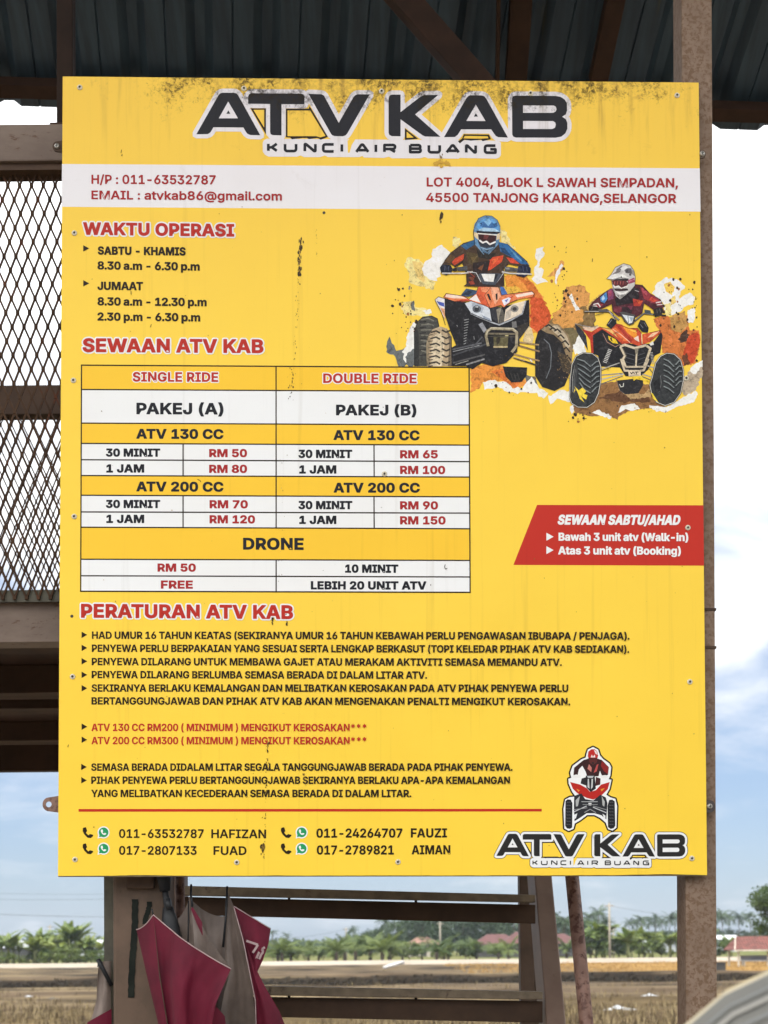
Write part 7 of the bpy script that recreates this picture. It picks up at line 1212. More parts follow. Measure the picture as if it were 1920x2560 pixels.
# paved yard under the shed
mb = MB(); mb.mesh([(-7, -8, .004), (7, -8, .004), (7, 7, .004), (-7, 7, .004)], [(0, 1, 2, 3)])
tag(mb.build('yard_paving', noisy('yard_concrete', lin((150, 142, 130), .7), lin((120, 112, 100), .7), 1.2, .9, lin((96, 86, 72), .7))), kind='structure')
ROADM = noisy('pale_road', lin((206, 192, 172), .42), lin((186, 170, 148), .42), .3, .9)
mb = MB(); rv = []
for x in (-400, -100, -40, 0, 40, 100, 400):
    w = .004 * x
    rv += [(x, 126.5 + w, .0), (x, 128.2 + w, .30), (x, 134.5 + w, .34), (x, 136.5 + w, .02)]
mb.mesh(rv, [(4 * i + k, 4 * (i + 1) + k, 4 * (i + 1) + k + 1, 4 * i + k + 1) for i in range(6) for k in range(3)])
tag(mb.build('road', ROADM), kind='structure')
# ditch weeds coloured dark to carry the ditch's shadow line, and dry tufts nearer the camera
def tufts(name, spots, h0, h1, cols, seed, blades=7, wid=.012):
    rg = random.Random(seed); m = MB()
    for x, y in spots:
        z = gz(x, y)
        for _ in range(blades):
            a = rg.uniform(0, 6.28); h = rg.uniform(h0, h1); le = rg.uniform(.15, .7) * h; w = wid * rg.uniform(.6, 1.5)
            bx, by = x + rg.uniform(-.12, .12), y + rg.uniform(-.12, .12); ca, sa = math.cos(a), math.sin(a)
            m.face([(bx - sa * w, by + ca * w, z - .02), (bx + sa * w, by - ca * w, z - .02), (bx + ca * le, by + sa * le, z + h)], rg.randrange(len(cols)))
    return tag(m.build(name, cols), kind='stuff')
STRAW = [noisy('straw_blade', lin((206, 184, 132), .36), lin((176, 150, 104), .3), 3, .9), noisy('brown_blade', lin((150, 122, 84), .26), lin((118, 94, 62), .24), 3, .9), noisy('green_blade', lin((120, 122, 58), .7), lin((92, 100, 46), .7), 3, .9)]
rg = random.Random(4); sp_ = []
for _ in range(5200):
    y = rg.uniform(26, 36) if rg.random() < .75 else rg.uniform(36, 56); x = rg.uniform(-.33, .33) * y
    if math.sin(x * 1.1 + y * .5) + math.sin(y * 1.7) + rg.uniform(-1.2, 1.2) > .2: sp_.append((x, y))
tufts('dry_grass', sp_, .05, .24, STRAW[:2], 5)
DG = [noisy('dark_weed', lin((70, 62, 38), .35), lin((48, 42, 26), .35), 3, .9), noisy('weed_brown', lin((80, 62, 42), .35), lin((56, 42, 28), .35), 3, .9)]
sp_ = [(x, 62.9 + .5 * math.sin(x * .11) + .3 * math.sin(x * .37) + rg.gauss(0, .35)) for x in [rg.uniform(-24, 24) for _ in range(1700)]]
tufts('ditch_shade_weeds', sp_, .03, .14, DG, 6, 8, .03)
sp_ = [(rg.uniform(5, 36), rg.uniform(78, 122)) for _ in range(2600)]
tufts('golden_stubble', sp_, .08, .22, [noisy('gold_blade', lin((222, 180, 104), .45), lin((196, 150, 84), .4), 3, .9)], 7, 6, .02)

# ------------------------------------------------------------------ TREES AND PLANTS
def leafm(name, a, b, k=.58):
    m, nt, bs = nmat(name)
    o = N(nt, 'ShaderNodeObjectInfo'); g = N(nt, 'ShaderNodeNewGeometry')
    f = nnoise(nt, g.outputs['Position'], 1.1, 4, .6)
    c = nmix(nt, nrange(nt, nmath(nt, 'ADD', f, nmath(nt, 'MULTIPLY', nmath(nt, 'SUBTRACT', o.outputs['Random'], .5), .25)), .32, .68), lin(a, k), lin(b, k))
    nt.links.new(c, bs.inputs['Base Color']); bs.inputs['Roughness'].default_value = .5; bs.inputs['Specular IOR Level'].default_value = .3
    tr = N(nt, 'ShaderNodeBsdfTranslucent'); nt.links.new(c, tr.inputs[0]); mx = N(nt, 'ShaderNodeMixShader'); mx.inputs[0].default_value = .3
    nt.links.new(bs.outputs[0], mx.inputs[1]); nt.links.new(tr.outputs[0], mx.inputs[2]); nt.links.new(mx.outputs[0], nt.nodes['Material Output'].inputs[0])
    return m
BANL = leafm('banana_leaf', (146, 158, 66), (92, 116, 46)); OILL = leafm('oil_palm_leaf', (118, 134, 56), (74, 98, 44)); COCL = leafm('coconut_leaf', (84, 106, 62), (54, 78, 48)); TREEL = leafm('tree_leaf', (74, 98, 44), (50, 74, 36)); BUSHL = leafm('bush_leaf', (114, 130, 52), (76, 98, 40)); NEARL = leafm('near_tree_leaf', (96, 116, 46), (66, 90, 36))
BARK = noisy('bark', lin((120, 104, 84), .6), lin((90, 76, 60), .6), 6, .9); GSTEM = noisy('green_stem', lin((140, 146, 82), .7), lin((112, 112, 66), .7), 4, .7)
def frond(m, base, az, L_, up, droop, rg, n=9, lw=.5, mat=0, dens=2):
    """feather leaf: curved rib with pairs of leaflets"""
    p = V(base); el = up; pts = [p.copy()]
    for i in range(n):
        d = V((math.cos(az) * math.cos(el), math.sin(az) * math.cos(el), math.sin(el))); p = p + d * (L_ / n); pts.append(p.copy()); el -= droop / n
    side = V((-math.sin(az), math.cos(az), 0))
    m.tube(pts, [.035 * L_ / 4 * (1 - i / (n + 1)) + .004 for i in range(n + 1)], 4, mat, False)
    for i in range(1, n * dens):
        u = i / (n * dens); k = min(int(u * n), n - 1); f = u * n - k; q = pts[k].lerp(pts[k + 1], f); t = (pts[k + 1] - pts[k]).normalized()
        ll = lw * (math.sin(math.pi * min(1, u * .92 + .12)) ** .6) * rg.uniform(.8, 1.1)
        for s in (-1, 1):
            tip = q + side * s * ll * .8 + t * ll * .55 + V((0, 0, -ll * rg.uniform(.15, .5))); w = t * (L_ / n / dens * .42)
            m.face([q - w, q + w, tip], mat)
def coconut(h, seed, nf=22):
    rg = random.Random(seed); e = empty('coconut_palm'); b = V((0, 0, 0)); lean = V((rg.uniform(-.08, .08), rg.uniform(-.05, .05), 0)) * h
    pts = [lean * (u * u) + V((0, 0, h * u)) for u in (0, .2, .4, .6, .8, 1)]
    m = MB(); m.tube(pts, [.16, .13, .115, .105, .1, .1], 7); m.build('trunk', BARK, e)
    m = MB()
    for i in range(nf): frond(m, pts[-1], i * 2.4 + rg.uniform(-.3, .3), h * rg.uniform(.32, .42), rg.uniform(-.3, 1.25), rg.uniform(1.1, 1.8), rg, 8, h * .10, 0, 3)
    m.build('crown', COCL, e); return e
def oilpalm(h, seed, name='young_oil_palm', leaf=None, nf=15):
    rg = random.Random(seed); e = empty(name); m = MB(); m.tube([(0, 0, -.1), (0, 0, .25 * h), (0, 0, .38 * h)], [.22, .2, .15], 7); m.build('trunk', BARK, e); m = MB()
    for i in range(nf): frond(m, (0, 0, .3 * h), i * 2.4 + rg.uniform(-.3, .3), h * rg.uniform(.72, .95), rg.uniform(.35, 1.35), rg.uniform(.9, 1.7), rg, 8, h * .2)
    m.build('crown', leaf or OILL, e); return e
def banana(h, seed):
    rg = random.Random(seed); e = empty('banana_plant'); ms = MB(); m = MB()
    for s in range(3):
        bx, by = rg.uniform(-.7, .7), rg.uniform(-.5, .5); hh = h * rg.uniform(.34, .55)
        ms.tube([(bx, by, -.05), (bx, by, hh)], [.12, .07], 6)
        for i in range(7):
            az = i * 2.4 + rg.uniform(-.4, .4); L_ = h * rg.uniform(.42, .62); el = rg.uniform(.7, 1.4); dr = rg.uniform(.7, 1.8); p = V((bx, by, hh)); n = 6; side = V((-math.sin(az), math.cos(az), 0)); rows = []
            for k in range(n + 1):
                w = L_ * .17 * math.sin(math.pi * (k + .35) / (n + .7)) * rg.uniform(.8, 1.05)
                rows.append((p - side * w + V((0, 0, -w * .4)), p.copy(), p + side * w + V((0, 0, -w * .4))))
                p = p + V((math.cos(az) * math.cos(el), math.sin(az) * math.cos(el), math.sin(el))) * (L_ / n); el -= dr / n
            for k in range(n):
                a, b = rows[k], rows[k + 1]
                m.face([a[0].lerp(b[0], .06), a[1], b[1], b[0]]); m.face([a[1], a[2].lerp(b[2], .06), b[2], b[1]])
    ms.build('stem', GSTEM, e); m.build('leaves', BANL, e); return e
def leafy(name, h, rad, seed, nclump, nleaf, ls, leaf, trunk_h, flat=.8, limbs=5):
    rg = random.Random(seed); e = empty(name); m = MB(); top = V((rg.uniform(-.1, .1) * h, 0, trunk_h))
    m.tube([(0, 0, -.1), (top.x * .4, 0, trunk_h * .5), top], [h * .03, h * .024, h * .018], 7)
    cl = []
    for i in range(nclump):
        a = rg.uniform(0, 6.28); r = rad * math.sqrt(rg.random()) * .85; z = trunk_h + (h - trunk_h) * rg.uniform(.12, .92) * (1 - .35 * (r / rad) ** 2)
        cl.append((V((math.cos(a) * r, math.sin(a) * r, z)), rad * rg.uniform(.22, .42)))
    for c, r in cl[:limbs]: m.tube([top, top.lerp(c, .5) + V((0, 0, -.05 * h)), c], [h * .014, h * .009, h * .004], 5)
    m.build('trunk', BARK, e); m = MB()
    for c, r in cl:
        for _ in range(nleaf):
            d = V((rg.gauss(0, 1), rg.gauss(0, 1), rg.gauss(0, .75))).normalized() * r * rg.uniform(.35, 1.08); p = c + V((d.x, d.y, d.z * flat))
            n = V((rg.gauss(0, 1), rg.gauss(0, 1), rg.gauss(.6, 1))).normalized(); a = n.cross(V((.3, .5, .8))).normalized(); b = n.cross(a); s = ls * rg.uniform(.6, 1.3)
            m.face([p - a * s * .5, p - b * s * .28, p + a * s * .5, p + b * s * .28])
    m.build('crown', leaf, e); return e
def place(o, px, py_base, s=1.0, rz=0.0, d=None):
    g = on_ground(px, py_base) if d is None else V((at(px, 2370, d).x, d, 0))
    o.location = (g.x, g.y, 0); o.scale = (s, s, s); o.rotation_euler = (0, 0, rz)
ZONES = ((150, 'in the gap near the left edge'), (300, 'just left of the wide left post'), (760, 'right beside the hanging umbrellas'), (900, 'in the left part of the stair opening'), (1050, 'in the middle of the stair opening'),
         (1310, 'in the right part of the stair opening'), (1440, 'between right stringer and leaning pipe'), (1523, 'between leaning pipe and tall utility pole'), (1735, 'between tall utility pole and right post'), (9999, 'right of the right post'))
ORD = ('leftmost', 'second', 'third', 'fourth', 'fifth', 'sixth', 'seventh', 'eighth', 'ninth', 'tenth', 'eleventh', 'twelfth', 'thirteenth', 'fourteenth')
def scatter(protos, spots, look, cat, group):
    """spots: (px, distance, height factor); each label says which stretch of the view it stands in, and its turn from the left there"""
    used = set(); zone = {}
    for px, d, s in sorted(spots):
        zone.setdefault(next(z for lim, z in ZONES if px < lim), []).append(px)
    for i, (px, d, s) in enumerate(spots):
        q = i % len(protos); o = protos[q] if q not in used else copy_tree(protos[q]); used.add(q)
        place(o, px, 0, s, (i * 1.7) % 6.28, d)
        z = next(z for lim, z in ZONES if px < lim); L_ = zone[z]
        tag(o, (ORD[L_.index(px)] + ' ' if len(L_) > 1 else '') + look + ' ' + z, cat, group)
rg = random.Random(9)
# banana and young palm row beyond the road
bp_ = [banana(5.0, 40 + i) for i in range(4)]
spots = [(px + rg.uniform(-8, 8), rg.uniform(143, 168), s * rg.uniform(.85, 1.1)) for px, s in ((-20, .9), (8, 1.0), (30, .8), (78, .8), (100, .95), (122, 1.0), (145, .9), (166, 1.15), (184, 1.1), (205, 1.0), (225, .8), (258, .8))]
scatter(bp_, spots, 'bright banana clump beyond the road', 'banana plant', 'banana plants left of the sign post')
op_ = [oilpalm(3.9, 60 + i) for i in range(4)]
spots = [(px + rg.uniform(-6, 6), rg.uniform(140, 165), s * rg.uniform(.9, 1.1)) for px, s in ((690, .8), (705, .9), (722, .7), (775, .75), (800, .7), (840, 1.0), (862, 1.05), (890, 1.1), (925, .95), (950, .95), (972, 1.0), (1000, .8), (1052, .7), (1090, .9), (1108, .8), (1125, .7), (1190, .8), (1240, .8), (1268, .9), (1420, .9))]
scatter(op_, spots, 'young feathery palm beyond the field', 'palm', 'young palms seen through the stairs')
bs_ = [leafy('bush', 2.6, 1.6, 80 + i, 14, 60, .34, BUSHL, .5) for i in range(3)]
spots = [(px + rg.uniform(-6, 6), rg.uniform(142, 175), s) for px, s in ((690, .9), (735, .8), (812, .8), (700, .8), (760, .8), (830, .9), (900, .9), (980, .8), (1020, .9), (1100, .8), (1160, .9), (1180, 1.0), (1250, .9))]
scatter(bs_, spots, 'low bush on the field edge', 'bush', 'low bushes on the field edge')
spots = [(px + rg.uniform(-6, 6), rg.uniform(138, 150), s * rg.uniform(.85, 1.1)) for px, s in ((-10, .8), (20, .7), (52, .6), (88, .7), (112, .85), (132, .9), (158, .8), (176, .95), (196, .85), (218, .8), (244, .7), (266, .9))]
bl_ = [leafy('bush', 2.4, 1.5, 85 + i, 14, 60, .30, BUSHL, .4) for i in range(3)]
scatter(bl_, spots, 'low bush under the banana plants', 'bush', 'low bushes under the banana plants')
bs2 = [banana(4.4, 90), leafy('bush', 3.3, 1.6, 91, 18, 70, .36, BUSHL, .5), banana(4.8, 92), leafy('bush', 2.8, 1.6, 93, 16, 70, .34, BUSHL, .5), banana(4.0, 94)]
spots = [(px, rg.uniform(142, 160), s * rg.uniform(.9, 1.1)) for px, s in ((1470, 1.0), (1487, 1.1), (1503, 1.0), (1545, .85), (1565, .9), (1585, .95), (1607, 1.0), (1630, .9), (1652, .95), (1675, .85), (1700, .9), (1722, .9), (1750, .85), (1800, .8), (1830, .7))]
scatter(bs2, spots, 'leafy hedge plant', 'plant', 'hedge plants right of the stairs')
# coconut palms and broad trees behind
cp_ = [coconut(9, 100 + i) for i in range(5)]
spots = [(px, d, s) for px, d, s in ((1478, 225, .70), (1496, 232, .78), (1512, 240, .62), (1410, 235, .66), (1590, 330, .78), (1622, 350, .86), (1658, 330, .80), (1690, 350, .92), (1720, 335, .98), (1742, 360, .9), (1790, 330, .96), (1822, 345, .92), (1848, 330, .9), (1880, 350, .95), (1080, 250, .74), (1125, 260, .72), (1160, 250, .76), (1210, 255, .72), (1255, 262, .78), (1285, 240, .7), (960, 260, .72), (985, 270, .66), (885, 300, .6), (680, 420, .72), (720, 430, .66), (70, 470, .66), (110, 480, .72), (300, 470, .7), (250, 480, .66), (1570, 340, .8), (1606, 320, .84), (1640, 345, .9), (1674, 335, .9), (1706, 325, .95), (1728, 345, .88), (1780, 340, .92), (1808, 335, .96), (1060, 245, .7), (1098, 250, .74), (1142, 255, .7), (1186, 245, .74), (1236, 250, .72))]
scatter(cp_, spots, 'distant coconut palm', 'coconut palm', 'coconut palms on the horizon')
bt_ = [leafy('broadleaf_tree', 8.0, 4.2, 120 + i, 26, 95, .55, TREEL, 1.6) for i in range(4)]
spots = [(px, d, s) for px, d, s in ((960, 245, .75), (1000, 240, .85), (1040, 250, .98), (1075, 240, 1.0), (1110, 250, 1.05), (1150, 245, 1.0), (1190, 250, 1.02), (1235, 240, 1.0), (1270, 250, 1.0), (1300, 245, .95), (930, 280, .7), (890, 300, .65), (1405, 240, .95), (1440, 255, .9), (1480, 250, .9), (1560, 320, .62), (1600, 330, .7), (1640, 330, .66), (1680, 325, .72), (1715, 340, .74), (1760, 330, .74), (1800, 320, .7), (1840, 335, .74), (1890, 330, .72), (1930, 320, .8))]
scatter(bt_, spots, 'dark distant broadleaf tree', 'tree', 'broadleaf trees in the belt behind the fields')
# the far wood
rg = random.Random(31); mb = MB()
for _ in range(420):
    x = rg.uniform(-170, 190); y = rg.uniform(480, 560); h = rg.uniform(3.6, 6.2) * (1 + .15 * math.sin(x * .07)); r = rg.uniform(2.0, 4.5)
    for _k in range(46):
        d = V((rg.gauss(0, 1), rg.gauss(0, 1), rg.gauss(0, 1))).normalized(); p = V((x, y, h * .5)) + V((d.x * r, d.y * r, d.z * h * .5)); s = rg.uniform(.5, 1.1)
        a = V((rg.gauss(0, 1), rg.gauss(0, .5), rg.gauss(0, 1))).normalized() * s; b = a.cross(V((.2, 1, .3))).normalized() * s * .7
        mb.face([p - a, p - b, p + a, p + b])
tag(mb.build('far_wood', COCL), kind='stuff')
# tree at the right edge, nearer
nt_ = leafy('leafy_tree', 6.4, 2.4, 140, 60, 120, .26, NEARL, 1.9, .6, 10); g = V((at(1962, 2370, 112).x, 112, 0)); nt_.location = g; tag(nt_, 'nearer leafy green tree cut off by the right edge of the photo', 'tree')
nt_.scale = (1.15, 1.15, 1.15)

# ------------------------------------------------------------------ HOUSES, SHELTER, POLES
TILE = noisy('red_roof_tiles', lin((158, 78, 72), .24), lin((122, 60, 54), .2), 2.2, .8, lin((120, 70, 58), .7), stretch=(1, 1, 1)); WALLM = noisy('pale_wall', lin((196, 186, 170), .75), lin((170, 160, 144), .75), .6, .9); WHITE = noisy('white_sheet_roof', lin((226, 230, 234), .55), lin((200, 206, 212), .55), .4, .6); GREYR = noisy('grey_sheet_roof', lin((178, 180, 184), .8), lin((150, 152, 156), .8), .5, .6); DARKW = noisy('dark_opening', (.03, .028, .025), (.05, .045, .04), 2, .7); POSTW = noisy('pale_post', lin((214, 206, 192), .75), lin((180, 170, 154), .75), 3, .8)
def house(px, d, w, dep, hw, hr, lab, roof_mat, wall_mat=WALLM, hip=True, cat='house', group=None):
    c = at(px, 2370, d); e = empty('house', (c.x, d, 0)); tag(e, lab, cat, group)
    m = MB(); m.box(-w / 2, w / 2, 0, dep, 0, hw); m.build('wall', wall_mat, e)
    o = .6; i = w * .28 if hip else 0.0
    a = [(-w / 2 - o, -o, hw - .05), (w / 2 + o, -o, hw - .05), (w / 2 + o, dep + o, hw - .05), (-w / 2 - o, dep + o, hw - .05), (-w / 2 - o * (not hip) + i, dep / 2, hw + hr), (w / 2 + o * (not hip) - i, dep / 2, hw + hr)]
    m = MB(); m.mesh(a, [(0, 1, 5, 4), (1, 2, 5), (2, 3, 4, 5), (3, 0, 4), (3, 2, 1, 0)]); m.build('roof', roof_mat, e)
    m = MB(); m.box(-.5, .45, -.06, -.003, 0.05, min(2.1, hw - .2)); m.build('door', DARKW, e)
    for x in (-w * .32, w * .28):
        m = MB(); m.box(x - .7, x + .7, -.07, -.003, 1.0, min(2.0, hw - .25)); m.build('window', DARKW, e)
house(1245, 205, 6.2, 6, 2.0, 1.5, 'small red roofed house half hidden by palms, seen between the upper and lower stair treads', TILE, DARKW)
house(1320, 200, 6.5, 6, 2.1, 1.7, 'red roofed house behind the right stringer of the stairs', TILE, DARKW)
house(1400, 196, 5.0, 6, 2.0, 1.4, 'low red roofed house just left of the leaning pipe', TILE, DARKW)
house(1060, 235, 5, 6, 2.2, 1.2, 'house with brown roof deep among the trees seen through the stairs', noisy('brown_roof', lin((150, 110, 92), .7), lin((120, 90, 76), .7), 1, .8))
house(1695, 300, 14, 9, 2.4, 1.0, 'long white roofed shed left of the right post', WHITE, WHITE, False, 'shed'); house(1812, 300, 6, 9, 2.8, .9, 'white roofed shed behind the tiled shelter', WHITE, WHITE, False, 'shed')
house(45, 260, 9, 8, 2.3, 1.3, 'grey roofed shed among the banana plants at far left', GREYR, DARKW, False, 'shed')
house(190, 330, 5, 6, 3.2, 1.4, 'small white gabled building peeking over the banana plants', WHITE, WHITE, False, 'building'); house(240, 300, 2.6, 4, 3.0, .9, 'tiny white building beside the left post on the horizon', WHITE, WHITE, False, 'building')
# tiled shelter on posts
d = 94.0; c = at(1903, 2370, d); e = empty('tiled_shelter', (c.x, d, 0)); tag(e, 'open shelter with a red tiled roof and pale posts at right', 'shelter')
w, hw, hr, dep = 3.4, 1.25, .88, 2.6
m = MB(); a = [(-w / 2 - .2, -.35, hw - .08), (w / 2 + .6, -.35, hw - .08), (w / 2 + .6, dep + .35, hw - .08), (-w / 2 - .2, dep + .35, hw - .08), (-w / 2 + .28, dep / 2, hw + hr), (w / 2 + .5, dep / 2, hw + hr)]
m.mesh(a, [(0, 1, 5, 4), (1, 2, 5), (2, 3, 4, 5), (3, 0, 4), (3, 2, 1, 0)])
def tile_mat():
    mt, nt, b = nmat('clay_tiles'); t = N(nt, 'ShaderNodeTexCoord').outputs['Object']; wv = N(nt, 'ShaderNodeTexWave', wave_type='BANDS', bands_direction='X'); wv.inputs['Scale'].default_value = 1.6; nt.links.new(t, wv.inputs[0])
    w2 = N(nt, 'ShaderNodeTexWave', wave_type='BANDS', bands_direction='Y'); w2.inputs['Scale'].default_value = 1.1; nt.links.new(t, w2.inputs[0])
    f = nnoise(nt, t, 3, 4, .6); c_ = nmix(nt, nrange(nt, f, .35, .65), lin((180, 98, 82), .30), lin((140, 74, 60), .25)); c_ = nmix(nt, nmath(nt, 'MULTIPLY', nrange(nt, wv.outputs['Fac'], .6, .95), .75), c_, lin((110, 56, 46), .7))
    nt.links.new(c_, b.inputs['Base Color']); b.inputs['Roughness'].default_value = .8
    bp = N(nt, 'ShaderNodeBump'); bp.inputs['Distance'].default_value = .05; nt.links.new(nmath(nt, 'ADD', wv.outputs['Fac'], w2.outputs['Fac']), bp.inputs['Height']); nt.links.new(bp.outputs[0], b.inputs['Normal']); return mt
m.build('roof', tile_mat(), e)
m = MB(); m.bar((-w / 2 - .22, -.37, hw - .1), (-w / 2 + .27, dep / 2, hw + hr + .02), .06, .09); m.bar((-w / 2 - .2, -.38, hw - .1), (w / 2 + .6, -.38, hw - .1), .05, .1); m.build('fascia', POSTW, e)
for x, y in ((-w / 2 + .12, 0), (w / 2 + .3, 0), (-w / 2 + .12, dep), (w / 2 + .3, dep), (.45, 0)):
    m = MB(); m.box(x - .055, x + .055, y - .055, y + .055, 0, hw - .09); m.build('post', POSTW, e)
m = MB(); m.box(-w / 2 + .5, w / 2 + .2, .2, 1.0, .38, .44); m.box(-w / 2 + .5, w / 2 + .2, .95, 1.0, .45, .8); m.build('bench', GREYR, e)
for x in (-w / 2 + .6, w / 2 + .1):
    m = MB(); m.box(x - .05, x + .05, .25, .9, 0, .379); m.build('bench_leg', POSTW, e)
# poles with wires
POLEM = noisy('concrete_pole', lin((176, 166, 150), .7), lin((146, 136, 120), .7), 2, .85); WIREM = noisy('wire', (.05, .05, .05), (.08, .08, .08), 1, .6)
poles = []
for px, d, pyt, lab in ((1523, 138, 2257, 'tall slender utility pole between the leaning pipe and right post'), (125, 190, 2312, 'distant utility pole above the banana plants at left'), (865, 200, 2318, 'distant utility pole seen between the stair treads'), (1100, 190, 2304, 'utility pole among the dark trees seen through the stairs'), (1533, 175, 2316, 'shorter pole just right of the tall utility pole')):
    t_ = at(px, pyt, d); e = empty('utility_pole', (t_.x, d, 0)); tag(e, lab, 'utility pole', 'utility poles across the fields')
    m = MB(); m.tube([(0, 0, -.2), (0, 0, t_.z * .5), (0, 0, t_.z)], [.13, .11, .085], 8); m.build('pole_shaft', POLEM, e)
    m = MB(); m.box(-.45, .45, -.05, .05, t_.z - .35, t_.z - .25); m.build('crossarm', POLEM, e); poles.append(t_)
def wire(name, a, b, sag, r, lab):
    m = MB(); m.tube([a.lerp(b, i / 14) + V((0, 0, -sag * 4 * (i / 14) * (1 - i / 14))) for i in range(15)], r, 4, cap=False); o = m.build(name, WIREM); tag(o, lab, 'wire', 'overhead wires')
for (pa, ya, pb, yb, d, sg, r, lab) in ((-120, 2280, 520, 2290, 150, .3, .022, 'lowest overhead wire crossing the sky at lower left'), (-120, 2246, 520, 2238, 150, .3, .014, 'middle thin overhead wire in the left sky'), (-120, 2230, 520, 2228, 152, .3, .012, 'upper thin overhead wire in the left sky')):
    wire('overhead_wire', at(pa, ya, d), at(pb, yb, d + 4), sg, r, lab)
wire('overhead_wire', poles[0] + V((0, 0, -.3)), at(1960, 2304, 150), .5, .014, 'wire running right from the tall utility pole'); wire('overhead_wire', poles[0] + V((0, 0, -.3)), at(1180, 2300, 150), .8, .014, 'wire running left from the tall utility pole')
wire('overhead_wire', poles[2] + V((0, 0, -.3)), at(560, 2338, 205), .9, .016, 'sagging wire left of the pole seen between the treads')
# things lying on the field
g = on_ground(960, 2452); g2 = on_ground(1003, 2440)
mb = MB(); mb.tube([(g.x, 64.6, .62), (g2.x, 65.6, .86)], [.075, .085], 12); o = mb.build('plastic_pipe', noisy('white_plastic', lin((214, 210, 206), .8), lin((190, 186, 182), .8), 3, .5)); tag(o, 'pale plastic pipe lying on the ditch bank seen between the stair treads', 'pipe')
rg = random.Random(77)
for px, py, s, lab in ((1545, 2531, .26, 'white crumpled sheet lying on the dry ground right of the leaning pipe'), (1625, 2491, .22, 'small white scrap on the soil left of the right post'), (130, 2497, .12, 'dark clod lying on the soil at lower left'), (72, 2494, .1, 'small pale scrap on the soil at lower left')):
    g = on_ground(px, py); z = gz(g.x, g.y); m = MB(); vs = []; n = 9
    for j in range(4):
        for i in range(n): a = 6.283 * i / n; r = s * (1 - j / 3.2) * rg.uniform(.7, 1.2) + .005; vs.append((math.cos(a) * r * 1.6, math.sin(a) * r * .7, .02 + j * s * .11 * rg.uniform(.6, 1.3)))
    m.mesh(vs, [(j * n + i, j * n + (i + 1) % n, (j + 1) * n + (i + 1) % n, (j + 1) * n + i) for j in range(3) for i in range(n)] + [tuple(range(3 * n, 4 * n))])
    o = m.build('litter' if 'dark' not in lab else 'soil_clod', DARKW if 'dark' in lab else WHITE); o.location = (g.x, g.y, z - .01); tag(o, lab, 'litter' if 'dark' not in lab else 'clod')
g = V((at(1800, 2370, 66).x, 66, 0)); mb = MB(); mb.box(-.22, .22, -.2, .2, 0, .55); mb.box(-.25, .25, -.23, .23, .551, .62); o = mb.build('concrete_marker', DARKW, bevel=.02); o.location = (g.x, g.y, gz(g.x, g.y) - .05); tag(o, 'dark stubby concrete block standing in the field right of the post', 'block')

# ------------------------------------------------------------------ CAR close to the camera, out of focus
CARP = noisy('cream_car_paint', lin((206, 194, 164), .5), lin((198, 186, 158), .5), 2, .25); 
def glass(name, c, r=.05):
    m, nt, b = nmat(name); b.inputs['Base Color'].default_value = c + (1,); b.inputs['Roughness'].default_value = r; b.inputs['Specular IOR Level'].default_value = .8; b.inputs['Coat Weight'].default_value = .6; return m
GLS = glass('grey_car_window', (.16, .17, .175)); TYRE = noisy('tyre_rubber', (.02, .02, .02), (.03, .03, .03), 20, .8); RIM = noisy('wheel_rim', (.5, .5, .5), (.42, .42, .43), 10, .3, metal=.8); TRIM = noisy('silver_trim', lin((150, 150, 146), .45), lin((136, 136, 133), .45), 6, .16, spec=.8); LAMP = glass('lamp_lens', (.7, .68, .62)); TAIL = glass('tail_lens', (.35, .02, .02))
pR = at(1920, 2424, .80); CX, CZ = pR.x, pR.z
car = empty('parked_car', (CX + 1.0, 1.45, 0)); tag(car, 'cream car at the lower right corner, close and blurred', 'car')
Y0, Y1 = .80, 2.02
# side outline of roof and pillar, in metres from the point where the roof leaves the frame
def cz(x, z): return (CX + x, CZ + z)
roofl = [cz(-.60, -.56), cz(-.30, -.30), cz(-.12, -.110), cz(-.055, -.0365), cz(-.026, -.0122), cz(-.0, .0), cz(.06, .023), cz(.2, .05), cz(.6, .075), cz(1.1, .07), cz(1.6, .03), cz(1.85, -.05), cz(2.12, -.52)]
hood = [(CX - 1.05, .28), (CX - 1.12, .55), (CX - 1.05, .80), (CX - .85, .92)]
tailp = [(CX + 2.22, .80), (CX + 2.25, .5), (CX + 2.18, .28)]
full = hood + roofl + tailp
def inset(z): return .0 if z < .95 else .02 + .16 * min(1, (z - .95) / (CZ - .95)) * .5
mb = MB(); n = len(full); vs = []
for yf in (0, 1):
    for x, z in full:
        k = inset(z); vs.append((x, (Y0 + k - inset(CZ)) if yf == 0 else (Y1 - k + .08), z))
fs = [(i, i + 1, i + 1 + n, i + n) for i in range(n - 1)] + [(n - 1, 0, n, 2 * n - 1)]
for t_ in tessellate_polygon([[V((x, z, 0)) for x, z in full]]):
    a, b, c_ = (full[i] for i in t_)
    if (b[0] - a[0]) * (c_[1] - a[1]) - (b[1] - a[1]) * (c_[0] - a[0]) < 0: t_ = t_[::-1]
    fs.append(tuple(t_)); fs.append(tuple(i + n for i in t_[::-1]))
mb.mesh(vs, fs); mb.build('body', CARP, car, .004, local=False)
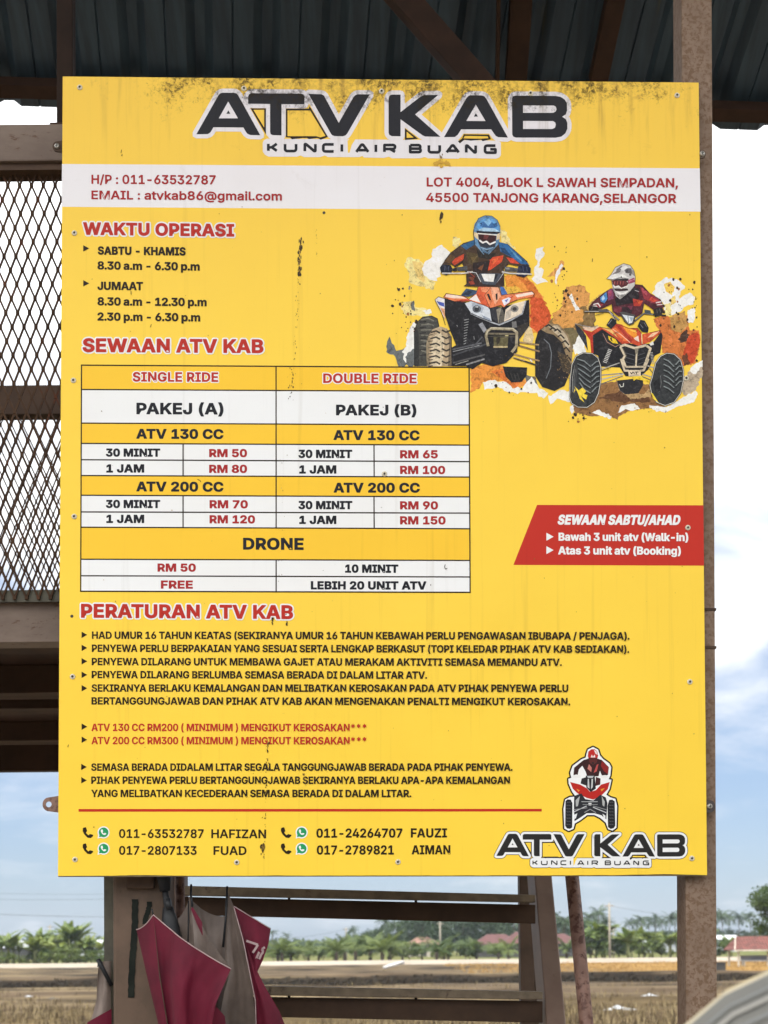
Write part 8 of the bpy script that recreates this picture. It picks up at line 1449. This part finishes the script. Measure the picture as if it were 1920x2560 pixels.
# side window and its frame, following the roof line
def off(lst, k): return [(x + k * .5, z - k) for x, z in lst]
up = roofl[2:12]
def side_panel(name, mat, o1, o2, yk, parent=car):
    m = MB(); A, Bq = off(up, o1), off(up, o2)
    for (a, b), (c_, d_) in zip(zip(A, A[1:]), zip(Bq, Bq[1:])):
        m.face([(a[0], Y0 - yk, a[1]), (c_[0], Y0 - yk - .0, c_[1]), (d_[0], Y0 - yk, d_[1]), (b[0], Y0 - yk, b[1])])
    return m.build(name, mat, parent, local=False)
side_panel('door_frame', TRIM, .0028, .036, .006)
side_panel('window_seal', GLS, .036, .043, .007)
side_panel('reflected_streak', noisy('pale_streak', lin((190, 188, 180), .5), lin((176, 174, 168), .5), 5, .4), .0130, .0150, .0075)  # pale strip standing in for a light streak reflected along the side
side_panel('upper_groove', GLS, .0085, .0098, .0075)  # dark strip along the frame, above the pale one
side_panel('lower_groove', GLS, .0205, .0222, .0075)
m = MB(); low = [(x, 1.0) for x, z in off(up, .043)]; A = off(up, .043)
for i in range(len(A) - 1): m.face([(A[i][0], Y0 - .006, A[i][1]), (low[i][0], Y0 - .012, low[i][1]), (low[i + 1][0], Y0 - .012, low[i + 1][1]), (A[i + 1][0], Y0 - .006, A[i + 1][1])])
m.build('side_window', GLS, car, local=False)
m = MB(); a, b = roofl[0], roofl[3]; m.face([(a[0] + .02, Y0 + .06, a[1] + .026), (a[0] + .02, Y1 - .06, a[1] + .026), (b[0] - .008, Y1 - .1, b[1] + .004), (b[0] - .008, Y0 + .08, b[1] + .004)][::-1]); m.build('windscreen', GLS, car, local=False)
for x in (CX - .62, CX + 1.5):
    for y, s in ((Y0 - .02, -1), (Y1 + .02, 1)):
        m = MB(); prof = [(.15, -.01), (.27, -.02), (.30, .03), (.30, .15), (.27, .2), (.15, .19)]; q = 24; vs = [(x + r * math.cos(6.2832 * k / q), y - s * h, .30 + r * math.sin(6.2832 * k / q)) for r, h in prof for k in range(q)]
        m.mesh(vs, [(i * q + k, i * q + (k + 1) % q, (i + 1) * q + (k + 1) % q, (i + 1) * q + k) for i in range(5) for k in range(q)], 0, True); w_ = m.build('wheel', TYRE, car, local=False)
        m = MB(); m.tube([(x, y + s * .012, .30), (x, y - s * .03, .30)], [.155, .15], 20); 
        for k in range(5): a = 6.2832 * k / 5; m.bar((x, y + s * .018, .30), (x + .14 * math.cos(a), y + s * .018, .30 + .14 * math.sin(a)), .02, .03, V((0, 1, 0)))
        rm = m.build('rim', RIM, None); rm.parent = w_; rm.matrix_parent_inverse = Matrix.Identity(4)
for y in (Y0 + .14, Y1 - .1):
    m = MB(); m.box(CX - 1.132, CX - 1.10, y - .1, y + .12, .58, .72); m.build('headlight', LAMP, car, .01, local=False); m = MB(); m.box(CX + 2.235, CX + 2.262, y - .1, y + .1, .62, .78); m.build('tail_light', TAIL, car, .01, local=False)
m = MB(); m.box(CX + .35, CX + .52, Y0 - .03, Y0 - .012, .90, .93); m.build('door_handle', TRIM, car, .004, local=False)

# turn the whole car about its near roof corner, nose away from the camera
_piv = Vector((CX, Y0, 0)); _rt = Matrix.Rotation(R(-32), 4, 'Z')
bpy.context.view_layer.update()
car.matrix_world = Matrix.Translation(_piv) @ _rt @ Matrix.Translation(-_piv) @ car.matrix_world

# ------------------------------------------------------------------ HAZE over the fields
def haze(density):
    m = bpy.data.materials.new('air_haze'); m.use_nodes = True; nt = m.node_tree; nt.nodes.clear()
    v = nt.nodes.new('ShaderNodeVolumePrincipled'); v.inputs['Color'].default_value = (.80, .89, 1, 1); v.inputs['Density'].default_value = density; v.inputs['Anisotropy'].default_value = .2
    o = nt.nodes.new('ShaderNodeOutputMaterial'); nt.links.new(v.outputs[0], o.inputs['Volume'])
    mb = MB(); mb.box(-950, 950, -45, 1250, -1.5, 30); ob = mb.build('haze', m); tag(ob, kind='stuff'); return ob
HAZE = haze(.0002)
